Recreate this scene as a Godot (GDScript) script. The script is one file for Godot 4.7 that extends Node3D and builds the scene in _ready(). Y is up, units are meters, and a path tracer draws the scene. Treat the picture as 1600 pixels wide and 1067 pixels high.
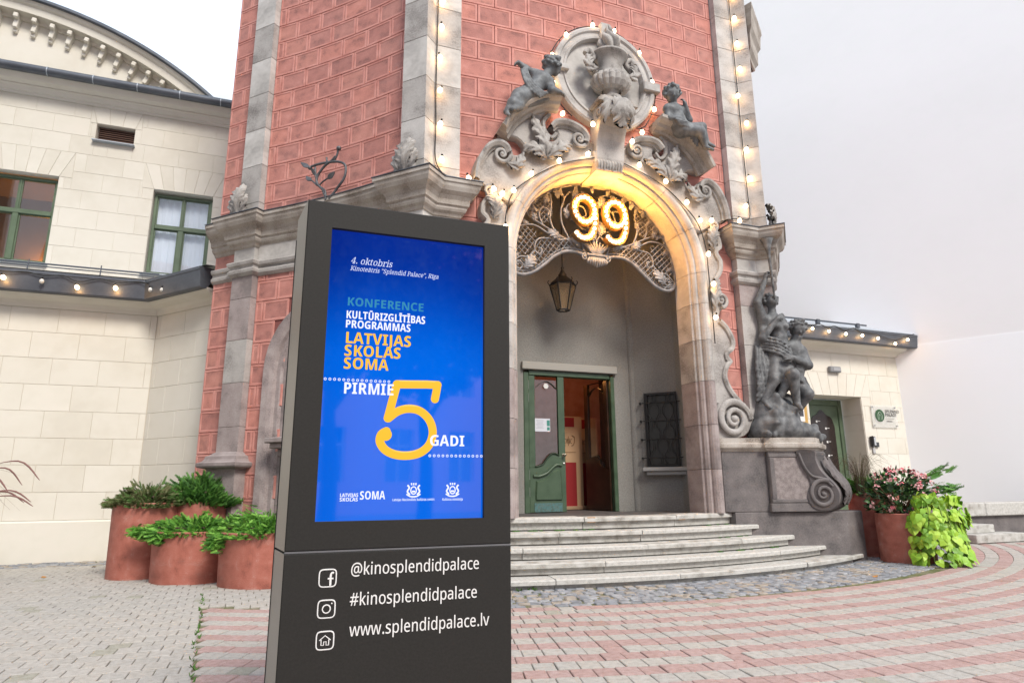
extends Node3D
# Entrance tower of an old cinema: brick tower with carved portal, wings, planters, info kiosk.

const FO := Vector3(1.421, 0, -8.674)      # middle of the portal on the ground
const FA := 20.4                            # turn of the front face, degrees
const LO := Vector3(-1.129, 0, -7.562)      # right end of the left face's pilaster plane
const LA := -25.3
const LAND := 0.68                          # porch floor height
var M := {}
var rng := RandomNumberGenerator.new()
var taken := {}

class MB:
	var v := PackedVector3Array()
	var n := PackedVector3Array()
	var uv := PackedVector2Array()
	var xf := Transform3D()
	func p3(a: Vector3, b: Vector3, c: Vector3, na: Vector3, nb: Vector3, nc: Vector3) -> void:
		var bs := xf.basis
		if bs.determinant() < 0:
			v.append(xf * a); v.append(xf * b); v.append(xf * c)
			n.append((bs * na).normalized()); n.append((bs * nb).normalized()); n.append((bs * nc).normalized())
			return
		v.append(xf * a); v.append(xf * c); v.append(xf * b)
		n.append((bs * na).normalized()); n.append((bs * nc).normalized()); n.append((bs * nb).normalized())
	func tri(a: Vector3, b: Vector3, c: Vector3) -> void:
		var m := (b - a).cross(c - a)
		if m.length_squared() < 1e-16:
			return
		m = m.normalized()
		p3(a, b, c, m, m, m)
	func quad(a: Vector3, b: Vector3, c: Vector3, d: Vector3) -> void:
		tri(a, b, c)
		tri(a, c, d)
	func quadn(a: Vector3, b: Vector3, c: Vector3, d: Vector3, na: Vector3, nb: Vector3, nc: Vector3, nd: Vector3) -> void:
		p3(a, b, c, na, nb, nc)
		p3(a, c, d, na, nc, nd)
	func box(c: Vector3, s: Vector3, bev := 0.0) -> void:
		var h := s * 0.5
		if bev <= 0.0:
			var q := []
			for k in 8:
				q.append(c + Vector3(h.x if k & 1 else -h.x, h.y if k & 2 else -h.y, h.z if k & 4 else -h.z))
			quad(q[4], q[5], q[7], q[6]); quad(q[1], q[0], q[2], q[3])
			quad(q[5], q[1], q[3], q[7]); quad(q[0], q[4], q[6], q[2])
			quad(q[6], q[7], q[3], q[2]); quad(q[0], q[1], q[5], q[4])
			return
		# faces inset by the bevel, joined by chamfers
		for ax in 3:
			var a1 := (ax + 1) % 3
			var a2 := (ax + 2) % 3
			for sg in [-1.0, 1.0]:
				var f := []
				for k in [[-1, -1], [1, -1], [1, 1], [-1, 1]]:
					var w := Vector3()
					w[ax] = h[ax] * sg
					w[a1] = (h[a1] - bev) * k[0] * sg
					w[a2] = (h[a2] - bev) * k[1]
					f.append(c + w)
				quad(f[0], f[1], f[2], f[3])
			for s1 in [-1.0, 1.0]:
				for s2 in [-1.0, 1.0]:
					var e0 := Vector3(); var e1 := Vector3(); var e2 := Vector3(); var e3 := Vector3()
					e0[ax] = -(h[ax] - bev); e0[a1] = h[a1] * s1; e0[a2] = (h[a2] - bev) * s2
					e1[ax] = h[ax] - bev; e1[a1] = e0[a1]; e1[a2] = e0[a2]
					e2[ax] = h[ax] - bev; e2[a1] = (h[a1] - bev) * s1; e2[a2] = h[a2] * s2
					e3[ax] = -(h[ax] - bev); e3[a1] = e2[a1]; e3[a2] = e2[a2]
					if s1 * s2 > 0:
						quad(c + e0, c + e3, c + e2, c + e1) if false else quad(c + e1, c + e2, c + e3, c + e0)
					else:
						quad(c + e0, c + e3, c + e2, c + e1)
		for s1 in [-1.0, 1.0]:
			for s2 in [-1.0, 1.0]:
				for s3 in [-1.0, 1.0]:
					var ca := c + Vector3(h.x * s1, (h.y - bev) * s2, (h.z - bev) * s3)
					var cb := c + Vector3((h.x - bev) * s1, h.y * s2, (h.z - bev) * s3)
					var cc := c + Vector3((h.x - bev) * s1, (h.y - bev) * s2, h.z * s3)
					if s1 * s2 * s3 > 0:
						tri(ca, cb, cc)
					else:
						tri(ca, cc, cb)
	static func ccw(p: PackedVector2Array) -> PackedVector2Array:
		if Geometry2D.is_polygon_clockwise(p):
			var r := p.duplicate()
			r.reverse()
			return r
		return p
	static func inset(p: PackedVector2Array, d: float) -> PackedVector2Array:
		# p counter-clockwise (x right, y up)
		var o := PackedVector2Array()
		var m := p.size()
		for i in m:
			var e0 := (p[i] - p[(i + m - 1) % m]).normalized()
			var e1 := (p[(i + 1) % m] - p[i]).normalized()
			var n0 := Vector2(-e0.y, e0.x)
			var n1 := Vector2(-e1.y, e1.x)
			var b := (n0 + n1)
			var l := b.length()
			if l < 0.25:
				o.append(p[i] + n1 * d)
				continue
			b /= l
			o.append(p[i] + b * d / maxf(b.dot(n1), 0.45))
		return o
	# polygon in x,y pushed from z0 to z1; the front (z1) edge bevelled
	func prism(poly: PackedVector2Array, z0: float, z1: float, bev := 0.0, back := false, smooth := false) -> void:
		var p: PackedVector2Array = poly
		# Geometry2D calls a polygon clockwise with y down, so y-up counter-clockwise is "clockwise" there
		var area := 0.0
		for i in p.size():
			var a := p[i]
			var b := p[(i + 1) % p.size()]
			area += a.x * b.y - b.x * a.y
		if area < 0:
			p = p.duplicate()
			p.reverse()
		var q := inset(p, bev) if bev > 0 else p
		var m := p.size()
		var zs := z1 - bev
		var nr := []
		for i in m:
			var e := (p[(i + 1) % m] - p[(i + m - 1) % m]).normalized()
			nr.append(Vector3(e.y, -e.x, 0))
		for i in m:
			var j := (i + 1) % m
			var a0 := Vector3(p[i].x, p[i].y, z0)
			var b0 := Vector3(p[j].x, p[j].y, z0)
			var a1 := Vector3(p[i].x, p[i].y, zs)
			var b1 := Vector3(p[j].x, p[j].y, zs)
			if smooth:
				quadn(a0, b0, b1, a1, nr[i], nr[j], nr[j], nr[i])
			else:
				quad(a0, b0, b1, a1)
			if bev > 0:
				quad(a1, b1, Vector3(q[j].x, q[j].y, z1), Vector3(q[i].x, q[i].y, z1))
		var t := Geometry2D.triangulate_polygon(q)
		var fz := Vector3(0, 0, 1)
		for i in range(0, t.size(), 3):
			var a := q[t[i]]; var b := q[t[i + 1]]; var c := q[t[i + 2]]
			if (b - a).cross(c - a) < 0:
				var sw := b
				b = c
				c = sw
			p3(Vector3(a.x, a.y, z1), Vector3(b.x, b.y, z1), Vector3(c.x, c.y, z1), fz, fz, fz)
			if back:
				p3(Vector3(a.x, a.y, z0), Vector3(c.x, c.y, z0), Vector3(b.x, b.y, z0), -fz, -fz, -fz)
	# plan polygon (x, z) raised from y0 to y1, bevelled at top and bottom
	func course(plan: PackedVector2Array, y0: float, y1: float, bev := 0.0) -> void:
		var keep := xf
		# x,y,z of prism -> x, z(plan), y(up)
		xf = keep * Transform3D(Basis(Vector3(1, 0, 0), Vector3(0, 0, -1), Vector3(0, 1, 0)), Vector3.ZERO)
		var f := PackedVector2Array()
		for p in plan:
			f.append(Vector2(p.x, -p.y))
		if bev > 0:
			var area := 0.0
			for i in f.size():
				area += f[i].x * f[(i + 1) % f.size()].y - f[(i + 1) % f.size()].x * f[i].y
			if area < 0:
				f.reverse()
			var q := inset(f, bev)
			var m := f.size()
			for i in m:
				var j := (i + 1) % m
				quad(Vector3(q[i].x, q[i].y, y0), Vector3(q[j].x, q[j].y, y0), Vector3(f[j].x, f[j].y, y0 + bev), Vector3(f[i].x, f[i].y, y0 + bev))
			prism(f, y0 + bev, y1, bev)
		else:
			prism(f, y0, y1, 0.0, true)
		xf = keep
	func tube(pts: PackedVector3Array, rad, sides := 6, squash := 1.0, side_dir := Vector3.ZERO, caps := true) -> void:
		var m := pts.size()
		var rings := []
		var nrm := []
		var prev := Vector3.ZERO
		for i in m:
			var t := (pts[mini(i + 1, m - 1)] - pts[maxi(i - 1, 0)]).normalized()
			var s := side_dir
			if s == Vector3.ZERO:
				s = prev if prev != Vector3.ZERO else (Vector3.UP if absf(t.y) < 0.9 else Vector3.RIGHT)
			var x := t.cross(s).normalized()
			var y := x.cross(t).normalized()
			prev = y
			var r: float = rad if (rad is float or rad is int) else rad[i]
			var ring := PackedVector3Array()
			var rn := PackedVector3Array()
			for k in sides:
				var a := TAU * k / sides
				var cx := cos(a)
				var sy := sin(a)
				ring.append(pts[i] + (x * cx + y * sy * squash) * r)
				rn.append((x * cx * squash + y * sy).normalized())
			rings.append(ring)
			nrm.append(rn)
		for i in m - 1:
			for k in sides:
				var j := (k + 1) % sides
				quadn(rings[i][j], rings[i][k], rings[i + 1][k], rings[i + 1][j], nrm[i][j], nrm[i][k], nrm[i + 1][k], nrm[i + 1][j])
		if caps:
			for k in range(1, sides - 1):
				tri(rings[0][0], rings[0][k], rings[0][k + 1])
				tri(rings[m - 1][0], rings[m - 1][k + 1], rings[m - 1][k])
	# profile points (radius, height)
	func lathe(prof: PackedVector2Array, seg := 24, o := Vector3.ZERO, sx := 1.0, sz := 1.0, flute := 0.0, flutes := 0) -> void:
		var m := prof.size()
		var pn := []
		for i in m:
			var t := (prof[mini(i + 1, m - 1)] - prof[maxi(i - 1, 0)]).normalized()
			pn.append(Vector2(t.y, -t.x))
		for i in m - 1:
			var sharp: bool = (prof[i + 1] - prof[i]).length() < 1e-5
			if sharp:
				continue
			var f := (prof[i + 1] - prof[i]).normalized()
			var fn := Vector2(f.y, -f.x)
			var n0: Vector2 = pn[i] if pn[i].dot(fn) > 0.75 else fn
			var n1: Vector2 = pn[i + 1] if pn[i + 1].dot(fn) > 0.75 else fn
			for k in seg:
				var a := TAU * k / seg
				var b := TAU * (k + 1) / seg
				var ra := 1.0
				var rb := 1.0
				if flutes > 0:
					ra = 1.0 + flute * absf(sin(a * flutes * 0.5))
					rb = 1.0 + flute * absf(sin(b * flutes * 0.5))
				var A := Vector3(cos(a) * sx, 0, sin(a) * sz)
				var B := Vector3(cos(b) * sx, 0, sin(b) * sz)
				var Y := Vector3.UP
				if flutes > 0:
					quad(o + A * prof[i].x * ra + Y * prof[i].y, o + A * prof[i + 1].x * ra + Y * prof[i + 1].y, o + B * prof[i + 1].x * rb + Y * prof[i + 1].y, o + B * prof[i].x * rb + Y * prof[i].y)
					continue
				quadn(o + A * prof[i].x * ra + Y * prof[i].y, o + A * prof[i + 1].x * ra + Y * prof[i + 1].y, o + B * prof[i + 1].x * rb + Y * prof[i + 1].y, o + B * prof[i].x * rb + Y * prof[i].y,
					A * n0.x + Y * n0.y, A * n1.x + Y * n1.y, B * n1.x + Y * n1.y, B * n0.x + Y * n0.y)
	# moulding profile (out, y) along a plan path of (x, z); outside is to the right of the path's direction... given by side
	func sweep(path: PackedVector2Array, prof: PackedVector2Array, side := 1.0, caps := true) -> void:
		var m := path.size()
		var dirs := []
		for i in m:
			var e0 := (path[i] - path[i - 1]).normalized() if i > 0 else (path[1] - path[0]).normalized()
			var e1 := (path[i + 1] - path[i]).normalized() if i < m - 1 else (path[m - 1] - path[m - 2]).normalized()
			var n0 := Vector2(-e0.y, e0.x) * side
			var n1 := Vector2(-e1.y, e1.x) * side
			var b := (n0 + n1).normalized()
			dirs.append(b / maxf(b.dot(n1), 0.3))
		for i in m - 1:
			for k in prof.size() - 1:
				var f := func(ii: int, kk: int) -> Vector3:
					var q: Vector2 = path[ii] + dirs[ii] * prof[kk].x
					return Vector3(q.x, prof[kk].y, q.y)
				if side > 0:
					quad(f.call(i, k), f.call(i + 1, k), f.call(i + 1, k + 1), f.call(i, k + 1))
				else:
					quad(f.call(i + 1, k), f.call(i, k), f.call(i, k + 1), f.call(i + 1, k + 1))
		if caps:
			for e in [0, m - 1]:
				var t := Geometry2D.triangulate_polygon(prof)
				for i in range(0, t.size(), 3):
					var tp := []
					for k in 3:
						var q: Vector2 = path[e] + dirs[e] * prof[t[i + k]].x
						tp.append(Vector3(q.x, prof[t[i + k]].y, q.y))
					tri(tp[0], tp[1], tp[2])
	func mesh(mat: Material = null, into: ArrayMesh = null) -> ArrayMesh:
		var am := into if into else ArrayMesh.new()
		if v.is_empty():
			return am
		var ar := []
		ar.resize(Mesh.ARRAY_MAX)
		ar[Mesh.ARRAY_VERTEX] = v
		ar[Mesh.ARRAY_NORMAL] = n
		if uv.size() == v.size():
			ar[Mesh.ARRAY_TEX_UV] = uv
		am.add_surface_from_arrays(Mesh.PRIMITIVE_TRIANGLES, ar)
		if mat:
			am.surface_set_material(am.get_surface_count() - 1, mat)
		return am

# ---------------------------------------------------------------- scene tree helpers
func numbered(called: String) -> String:
	var k: int = taken.get(called, 0)
	taken[called] = k + 1
	return called if k == 0 else "%s_%03d" % [called, k]

func thing(called: String, label: String, category: String, at := Vector3.ZERO, turn := 0.0, group := "", kind := "") -> Node3D:
	var o := Node3D.new()
	o.name = numbered(called)
	add_child(o, true)
	o.position = at
	o.rotation_degrees.y = turn
	tag(o, label, category, group, kind)
	return o

func tag(o: Node, label: String, category: String, group := "", kind := "") -> void:
	if label: o.set_meta("label", label)
	if category: o.set_meta("category", category)
	if group: o.set_meta("group", group)
	if kind: o.set_meta("kind", kind)

func part(called: String, b, mat: Material, parent: Node, at := Vector3.ZERO, turn := 0.0) -> MeshInstance3D:
	var o := MeshInstance3D.new()
	o.name = called
	o.mesh = b.mesh(mat) if b is MB else b
	if not (b is MB) and mat:
		o.material_override = mat
	o.position = at
	o.rotation_degrees.y = turn
	parent.add_child(o, true)
	return o

func stuff(called: String, mesh: Mesh, mat: Material, xfs: Array, parent: Node, cols = null) -> MultiMeshInstance3D:
	var mm := MultiMesh.new()
	mm.transform_format = MultiMesh.TRANSFORM_3D
	mm.use_colors = cols != null
	mm.mesh = mesh
	mm.instance_count = xfs.size()
	for i in xfs.size():
		mm.set_instance_transform(i, xfs[i])
		if cols != null:
			mm.set_instance_color(i, cols[i])
	var o := MultiMeshInstance3D.new()
	o.name = called
	o.multimesh = mm
	o.material_override = mat
	o.set_meta("kind", "stuff")
	parent.add_child(o, true)
	return o

func fp(u: float, y: float, n: float) -> Vector3:       # point of the portal's frame in the world
	return FO + Vector3(u, y, n).rotated(Vector3.UP, deg_to_rad(FA))
func lp(s: float, y: float, n: float) -> Vector3:       # point of the left face's frame in the world
	return LO + Vector3(s, y, n).rotated(Vector3.UP, deg_to_rad(LA))
func v2(a: Array) -> PackedVector2Array:
	var p := PackedVector2Array()
	for i in range(0, a.size(), 2):
		p.append(Vector2(a[i], a[i + 1]))
	return p
func mirror(p: PackedVector2Array) -> PackedVector2Array:
	var q := PackedVector2Array()
	for a in p:
		q.append(Vector2(-a.x, a.y))
	q.reverse()
	return q
func smooth_line(p: PackedVector2Array, steps := 4, closed := false) -> PackedVector2Array:
	var o := PackedVector2Array()
	var m := p.size()
	for i in (m if closed else m - 1):
		var a := p[(i + m - 1) % m] if closed or i > 0 else p[0]
		var d := p[(i + 2) % m] if closed or i < m - 2 else p[m - 1]
		for k in steps:
			o.append(p[i].cubic_interpolate(p[(i + 1) % m], a, d, float(k) / steps))
	if not closed:
		o.append(p[m - 1])
	return o
func smooth3(p: Array, steps := 5) -> PackedVector3Array:
	var o := PackedVector3Array()
	var m := p.size()
	for i in m - 1:
		var a: Vector3 = p[maxi(i - 1, 0)]
		var d: Vector3 = p[mini(i + 2, m - 1)]
		for k in steps:
			o.append((p[i] as Vector3).cubic_interpolate(p[i + 1], a, d, float(k) / steps))
	o.append(p[m - 1])
	return o
func bez3(p: Array, n: int) -> PackedVector3Array:
	return smooth3(p, n)

# ---------------------------------------------------------------- materials
var images := {}
func field(layers: Array, size := 512) -> PackedFloat32Array:
	var acc := PackedFloat32Array()
	acc.resize(size * size)
	var tot := 0.0
	for l in layers:
		tot += l[1]
	for l in layers:
		var nz := FastNoiseLite.new()
		nz.seed = l[2]
		nz.frequency = l[0] / size
		nz.noise_type = FastNoiseLite.TYPE_SIMPLEX_SMOOTH
		nz.fractal_octaves = l[3]
		nz.fractal_type = FastNoiseLite.FRACTAL_FBM
		var im := nz.get_seamless_image(size, size)
		im.convert(Image.FORMAT_L8)
		var d := im.get_data()
		var w: float = l[1] / tot / 255.0
		for i in d.size():
			acc[i] += d[i] * w
	return acc
func ramp_tex(f: PackedFloat32Array, cols: Array, size := 512, lo := 0.25, hi := 0.75) -> ImageTexture:
	var lut := PackedByteArray()
	lut.resize(768)
	for i in 256:
		var x := i / 255.0 * (cols.size() - 1)
		var k := mini(int(x), cols.size() - 2)
		var c: Color = (cols[k] as Color).lerp(cols[k + 1], x - k)
		lut[i * 3] = c.r8; lut[i * 3 + 1] = c.g8; lut[i * 3 + 2] = c.b8
	var d := PackedByteArray()
	d.resize(size * size * 3)
	var g := 255.0 / (hi - lo)
	for i in f.size():
		var k := clampi(int((f[i] - lo) * g), 0, 255) * 3
		d[i * 3] = lut[k]; d[i * 3 + 1] = lut[k + 1]; d[i * 3 + 2] = lut[k + 2]
	var im := Image.create_from_data(size, size, false, Image.FORMAT_RGB8, d)
	return ImageTexture.create_from_image(im)
func bump_tex(f: PackedFloat32Array, size := 512) -> ImageTexture:
	var d := PackedByteArray()
	d.resize(size * size)
	for i in f.size():
		d[i] = clampi(int(f[i] * 255.0), 0, 255)
	return ImageTexture.create_from_image(Image.create_from_data(size, size, false, Image.FORMAT_L8, d))
func g(r: float, gg: float, b: float) -> Color:     # linear base colour -> sRGB colour
	return Color(r, gg, b).linear_to_srgb()
func flat(c: Color, rough := 0.8, metal := 0.0) -> StandardMaterial3D:
	var m := StandardMaterial3D.new()
	m.albedo_color = c.linear_to_srgb()
	m.roughness = rough
	m.metallic = metal
	return m
func noisy(tex: Texture2D, scale: float, rough := 0.85, bump: Texture2D = null, depth := 0.3, tint := Color.WHITE, world := true, offset := Vector3.ZERO) -> StandardMaterial3D:
	var m := StandardMaterial3D.new()
	m.albedo_texture = tex
	m.albedo_color = tint
	m.roughness = rough
	m.uv1_triplanar = true
	m.uv1_world_triplanar = world
	m.uv1_scale = Vector3.ONE * scale
	m.uv1_offset = offset
	if bump:
		m.heightmap_enabled = true
		m.heightmap_texture = bump
		m.heightmap_scale = depth
	return m
func glow(c: Color, e: float) -> StandardMaterial3D:
	var m := flat(Color(0.8, 0.8, 0.8), 0.4)
	m.emission_enabled = true
	m.emission = c.linear_to_srgb()
	m.emission_energy_multiplier = e
	return m

func _ready() -> void:
	rng.seed = 7
	light_and_camera()
	make_materials()
	build_ground()
	build_left_wing()
	build_right_wing()
	build_white_wall()
	build_street()
	build_tower()
	build_porch()
	build_steps()
	build_portal_ornament()
	build_figures()
	build_lights()
	build_kiosk()
	build_planters()

# ---------------------------------------------------------------- camera, sky, sun
var cam: Camera3D
func light_and_camera() -> void:
	cam = Camera3D.new()
	cam.name = "camera"
	add_child(cam)
	var pitch := deg_to_rad(12.859)
	var roll := deg_to_rad(-0.432)
	var fw := Vector3(0, sin(pitch), -cos(pitch))
	var up := Vector3(0, cos(pitch), sin(pitch))
	var rt := Vector3.RIGHT
	var r2 := rt * cos(roll) + up * sin(roll)
	var u2 := up * cos(roll) - rt * sin(roll)
	cam.transform = Transform3D(Basis(r2, u2, -fw), Vector3(0, 1.06, 0))
	cam.fov = rad_to_deg(2.0 * atan(533.5 / 996.04))
	cam.far = 300.0
	cam.near = 0.05
	cam.current = true
	var we := WorldEnvironment.new()
	we.name = "world_environment"
	var e := Environment.new()
	e.background_mode = Environment.BG_SKY
	var sky := Sky.new()
	var sm := ProceduralSkyMaterial.new()
	sm.sky_top_color = Color(0.82, 0.88, 0.97)
	sm.sky_horizon_color = Color(0.97, 0.975, 0.98)
	sm.sky_curve = 0.25
	sm.ground_bottom_color = Color(0.45, 0.43, 0.41)
	sm.ground_horizon_color = Color(0.6, 0.6, 0.6)
	sm.sun_angle_max = 1.0
	sky.sky_material = sm
	e.sky = sky
	e.background_energy_multiplier = 0.72
	e.tonemap_mode = Environment.TONE_MAPPER_LINEAR
	e.tonemap_exposure = 2.3
	e.sdfgi_enabled = true
	e.ssao_enabled = true
	e.ssil_enabled = true
	we.environment = e
	add_child(we)
	var sun := DirectionalLight3D.new()
	sun.name = "sun"
	sun.light_energy = 0.5
	sun.light_color = Color(1.0, 0.975, 0.94)
	sun.light_angular_distance = 18.0
	sun.shadow_enabled = true
	add_child(sun)
	sun.look_at_from_position(Vector3(6.0, 10.8, 9.5), Vector3.ZERO)

# ---------------------------------------------------------------- materials
func make_materials() -> void:
	var coarse := field([[9.0, 1.0, 3, 4], [70.0, 0.45, 5, 3]])
	var fine := field([[40.0, 0.8, 11, 4], [170.0, 1.0, 12, 2]])
	var cloudy := field([[3.0, 1.0, 21, 5], [24.0, 0.4, 22, 3]])
	var stain := field([[5.0, 1.0, 31, 5], [60.0, 0.5, 32, 3], [180.0, 0.35, 33, 1]])
	var pits := field([[110.0, 1.0, 41, 2], [14.0, 0.6, 42, 3]])
	var bf := bump_tex(fine)
	var bp := bump_tex(pits)
	var bc := bump_tex(coarse)
	M.bump_fine = bf
	# red cast blocks: rough darker centres, smooth lighter margins
	M.red = []
	var reds := [[0.40, 0.158, 0.138], [0.355, 0.142, 0.126], [0.42, 0.172, 0.147], [0.375, 0.155, 0.138], [0.435, 0.168, 0.142], [0.335, 0.136, 0.122], [0.39, 0.166, 0.146]]
	for i in reds.size():
		var c: Array = [reds[i][0] * 1.2, reds[i][1] * 1.30, reds[i][2] * 1.22]
		var t := ramp_tex(stain, [g(c[0] * 0.45, c[1] * 0.48, c[2] * 0.52), g(c[0] * 0.92, c[1] * 0.92, c[2] * 0.92), g(c[0] * 1.05, c[1] * 1.05, c[2] * 1.05), g(c[0] * 1.25, c[1] * 1.45, c[2] * 1.5)], 512, 0.2, 0.82)
		M.red.append(noisy(t, 0.9, 0.92, bf, 0.35, Color.WHITE, true, Vector3(i * 0.37, i * 0.21, 0)))
	M.red_margin = noisy(ramp_tex(stain, [g(0.43, 0.165, 0.136), g(0.55, 0.245, 0.203), g(0.61, 0.30, 0.255)], 512, 0.2, 0.75), 0.8, 0.85, bf, 0.15)
	M.red_joint = noisy(ramp_tex(fine, [g(0.16, 0.06, 0.055), g(0.30, 0.10, 0.085)]), 1.1, 0.95)
	# stones
	var stone_cols := [g(0.23, 0.21, 0.195), g(0.42, 0.398, 0.372), g(0.52, 0.498, 0.47), g(0.57, 0.55, 0.522)]
	M.stone = noisy(ramp_tex(stain, stone_cols, 512, 0.2, 0.78), 0.55, 0.88, bf, 0.22)
	M.stone_b = noisy(ramp_tex(stain, [g(0.17, 0.155, 0.143), g(0.38, 0.358, 0.335), g(0.48, 0.457, 0.43)], 512, 0.2, 0.78), 0.45, 0.88, bf, 0.22, Color.WHITE, true, Vector3(0.3, 0.6, 0.1))
	M.stone_c = noisy(ramp_tex(cloudy, [g(0.34, 0.325, 0.305), g(0.49, 0.47, 0.44), g(0.60, 0.58, 0.55)], 512, 0.25, 0.75), 0.4, 0.88, bf, 0.2, Color.WHITE, true, Vector3(0.7, 0.2, 0.4))
	M.stone_low = noisy(ramp_tex(stain, [g(0.15, 0.125, 0.12), g(0.29, 0.24, 0.23), g(0.36, 0.305, 0.29), g(0.44, 0.39, 0.37)], 512, 0.2, 0.8), 0.6, 0.85, bf, 0.25)
	M.stone_low_b = noisy(ramp_tex(cloudy, [g(0.16, 0.135, 0.13), g(0.27, 0.225, 0.215), g(0.37, 0.32, 0.305)], 512, 0.25, 0.75), 0.5, 0.85, bf, 0.25, Color.WHITE, true, Vector3(0.4, 0.1, 0.7))
	M.cornice = noisy(ramp_tex(stain, [g(0.13, 0.105, 0.085), g(0.31, 0.27, 0.23), g(0.42, 0.38, 0.335), g(0.47, 0.44, 0.40)], 512, 0.2, 0.75), 0.6, 0.9, bf, 0.25)
	M.carved = noisy(ramp_tex(stain, [g(0.09, 0.08, 0.072), g(0.27, 0.25, 0.23), g(0.40, 0.378, 0.35), g(0.46, 0.44, 0.41)], 512, 0.2, 0.72), 0.9, 0.88, bf, 0.25)
	M.pedestal = noisy(ramp_tex(stain, [g(0.065, 0.06, 0.06), g(0.125, 0.112, 0.11), g(0.17, 0.15, 0.145), g(0.27, 0.25, 0.24)], 512, 0.18, 0.88), 0.5, 0.8, bf, 0.2)
	M.pedestal_panel = noisy(ramp_tex(pits, [g(0.14, 0.115, 0.11), g(0.25, 0.215, 0.205), g(0.33, 0.29, 0.28)]), 0.8, 0.9, bp, 0.6)
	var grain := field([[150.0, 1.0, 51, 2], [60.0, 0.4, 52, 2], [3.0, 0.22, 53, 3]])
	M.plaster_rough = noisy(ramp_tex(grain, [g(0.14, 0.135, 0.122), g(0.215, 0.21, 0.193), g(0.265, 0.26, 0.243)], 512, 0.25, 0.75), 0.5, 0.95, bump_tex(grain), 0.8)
	M.granite = noisy(ramp_tex(pits, [g(0.24, 0.23, 0.21), g(0.48, 0.47, 0.435), g(0.57, 0.56, 0.525)], 512, 0.2, 0.72), 1.2, 0.85, bp, 0.35)
	M.granite_b = noisy(ramp_tex(stain, [g(0.19, 0.17, 0.145), g(0.42, 0.41, 0.375), g(0.53, 0.52, 0.49)], 512, 0.2, 0.7), 1.1, 0.85, bp, 0.35, Color.WHITE, true, Vector3(0.5, 0.2, 0.3))
	M.rust_stone = noisy(ramp_tex(stain, [g(0.22, 0.10, 0.045), g(0.36, 0.24, 0.15), g(0.44, 0.40, 0.35)], 512, 0.2, 0.7), 1.4, 0.85, bp, 0.35)
	# render and paint
	M.cream = noisy(ramp_tex(cloudy, [g(0.62, 0.585, 0.50), g(0.67, 0.64, 0.56), g(0.695, 0.665, 0.588)]), 0.16, 0.9)
	M.cream_b = noisy(ramp_tex(cloudy, [g(0.63, 0.595, 0.51), g(0.675, 0.645, 0.565), g(0.705, 0.675, 0.598)]), 0.2, 0.9, null, 0.08, Color.WHITE, true, Vector3(0.5, 0.3, 0.8))
	M.cream_joint = flat(Color(0.56, 0.51, 0.42), 0.95)
	M.white = noisy(ramp_tex(cloudy, [g(0.86, 0.885, 0.895), g(0.872, 0.895, 0.905), g(0.88, 0.90, 0.91)]), 0.1, 0.92)
	M.white_old = noisy(ramp_tex(cloudy, [g(0.795, 0.80, 0.795), g(0.812, 0.815, 0.812), g(0.822, 0.825, 0.822)], 512, 0.2, 0.75), 0.11, 0.92)
	M.zinc = noisy(ramp_tex(cloudy, [g(0.075, 0.085, 0.102), g(0.12, 0.132, 0.152)]), 0.6, 0.45)
	M.zinc.metallic = 0.35
	M.zinc_light = flat(Color(0.42, 0.46, 0.50), 0.45, 0.3)
	M.green_paint = noisy(ramp_tex(cloudy, [g(0.085, 0.125, 0.075), g(0.12, 0.17, 0.105)]), 0.8, 0.45)
	M.green_door = noisy(ramp_tex(stain, [g(0.03, 0.06, 0.03), g(0.048, 0.085, 0.046), g(0.06, 0.10, 0.056)]), 0.9, 0.4)
	M.dark_frame = flat(Color(0.035, 0.045, 0.035), 0.5)
	M.iron = noisy(ramp_tex(stain, [g(0.05, 0.05, 0.052), g(0.105, 0.105, 0.11), g(0.16, 0.16, 0.165)]), 1.5, 0.5)
	M.iron.metallic = 0.4
	M.iron_grey = noisy(ramp_tex(stain, [g(0.11, 0.11, 0.115), g(0.25, 0.25, 0.255), g(0.34, 0.34, 0.345)]), 1.5, 0.5)
	M.iron_black = flat(Color(0.02, 0.02, 0.02), 0.5, 0.3)
	M.bronze = noisy(ramp_tex(stain, [g(0.025, 0.026, 0.028), g(0.085, 0.087, 0.089), g(0.15, 0.154, 0.156), g(0.25, 0.255, 0.255)], 512, 0.22, 0.8), 1.5, 0.6, bf, 0.12)
	M.lead = noisy(ramp_tex(stain, [g(0.04, 0.043, 0.046), g(0.105, 0.112, 0.117), g(0.17, 0.18, 0.185), g(0.26, 0.275, 0.28)], 512, 0.2, 0.8), 1.6, 0.65, bf, 0.12)
	M.planter = noisy(ramp_tex(stain, [g(0.20, 0.07, 0.05), g(0.35, 0.11, 0.077), g(0.42, 0.14, 0.10), g(0.44, 0.165, 0.125), g(0.52, 0.33, 0.28)], 512, 0.2, 0.80), 1.1, 0.72, bf, 0.15)
	M.soil = noisy(ramp_tex(pits, [g(0.012, 0.009, 0.006), g(0.05, 0.036, 0.024)]), 2.0, 0.98, bp, 1.0)
	M.kiosk = noisy(ramp_tex(fine, [g(0.017, 0.0158, 0.0142), g(0.026, 0.0245, 0.022)]), 2.0, 0.62, bf, 0.03)
	M.kiosk.metallic_specular = 0.35
	M.kiosk_side = noisy(ramp_tex(fine, [g(0.26, 0.24, 0.215), g(0.32, 0.30, 0.27)]), 2.0, 0.4)
	M.kiosk_side.metallic = 0.5
	M.print_white = flat(Color(0.72, 0.71, 0.69), 0.6)
	M.wood_dark = noisy(ramp_tex(cloudy, [g(0.02, 0.010, 0.006), g(0.065, 0.032, 0.018)]), 0.7, 0.4)
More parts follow.
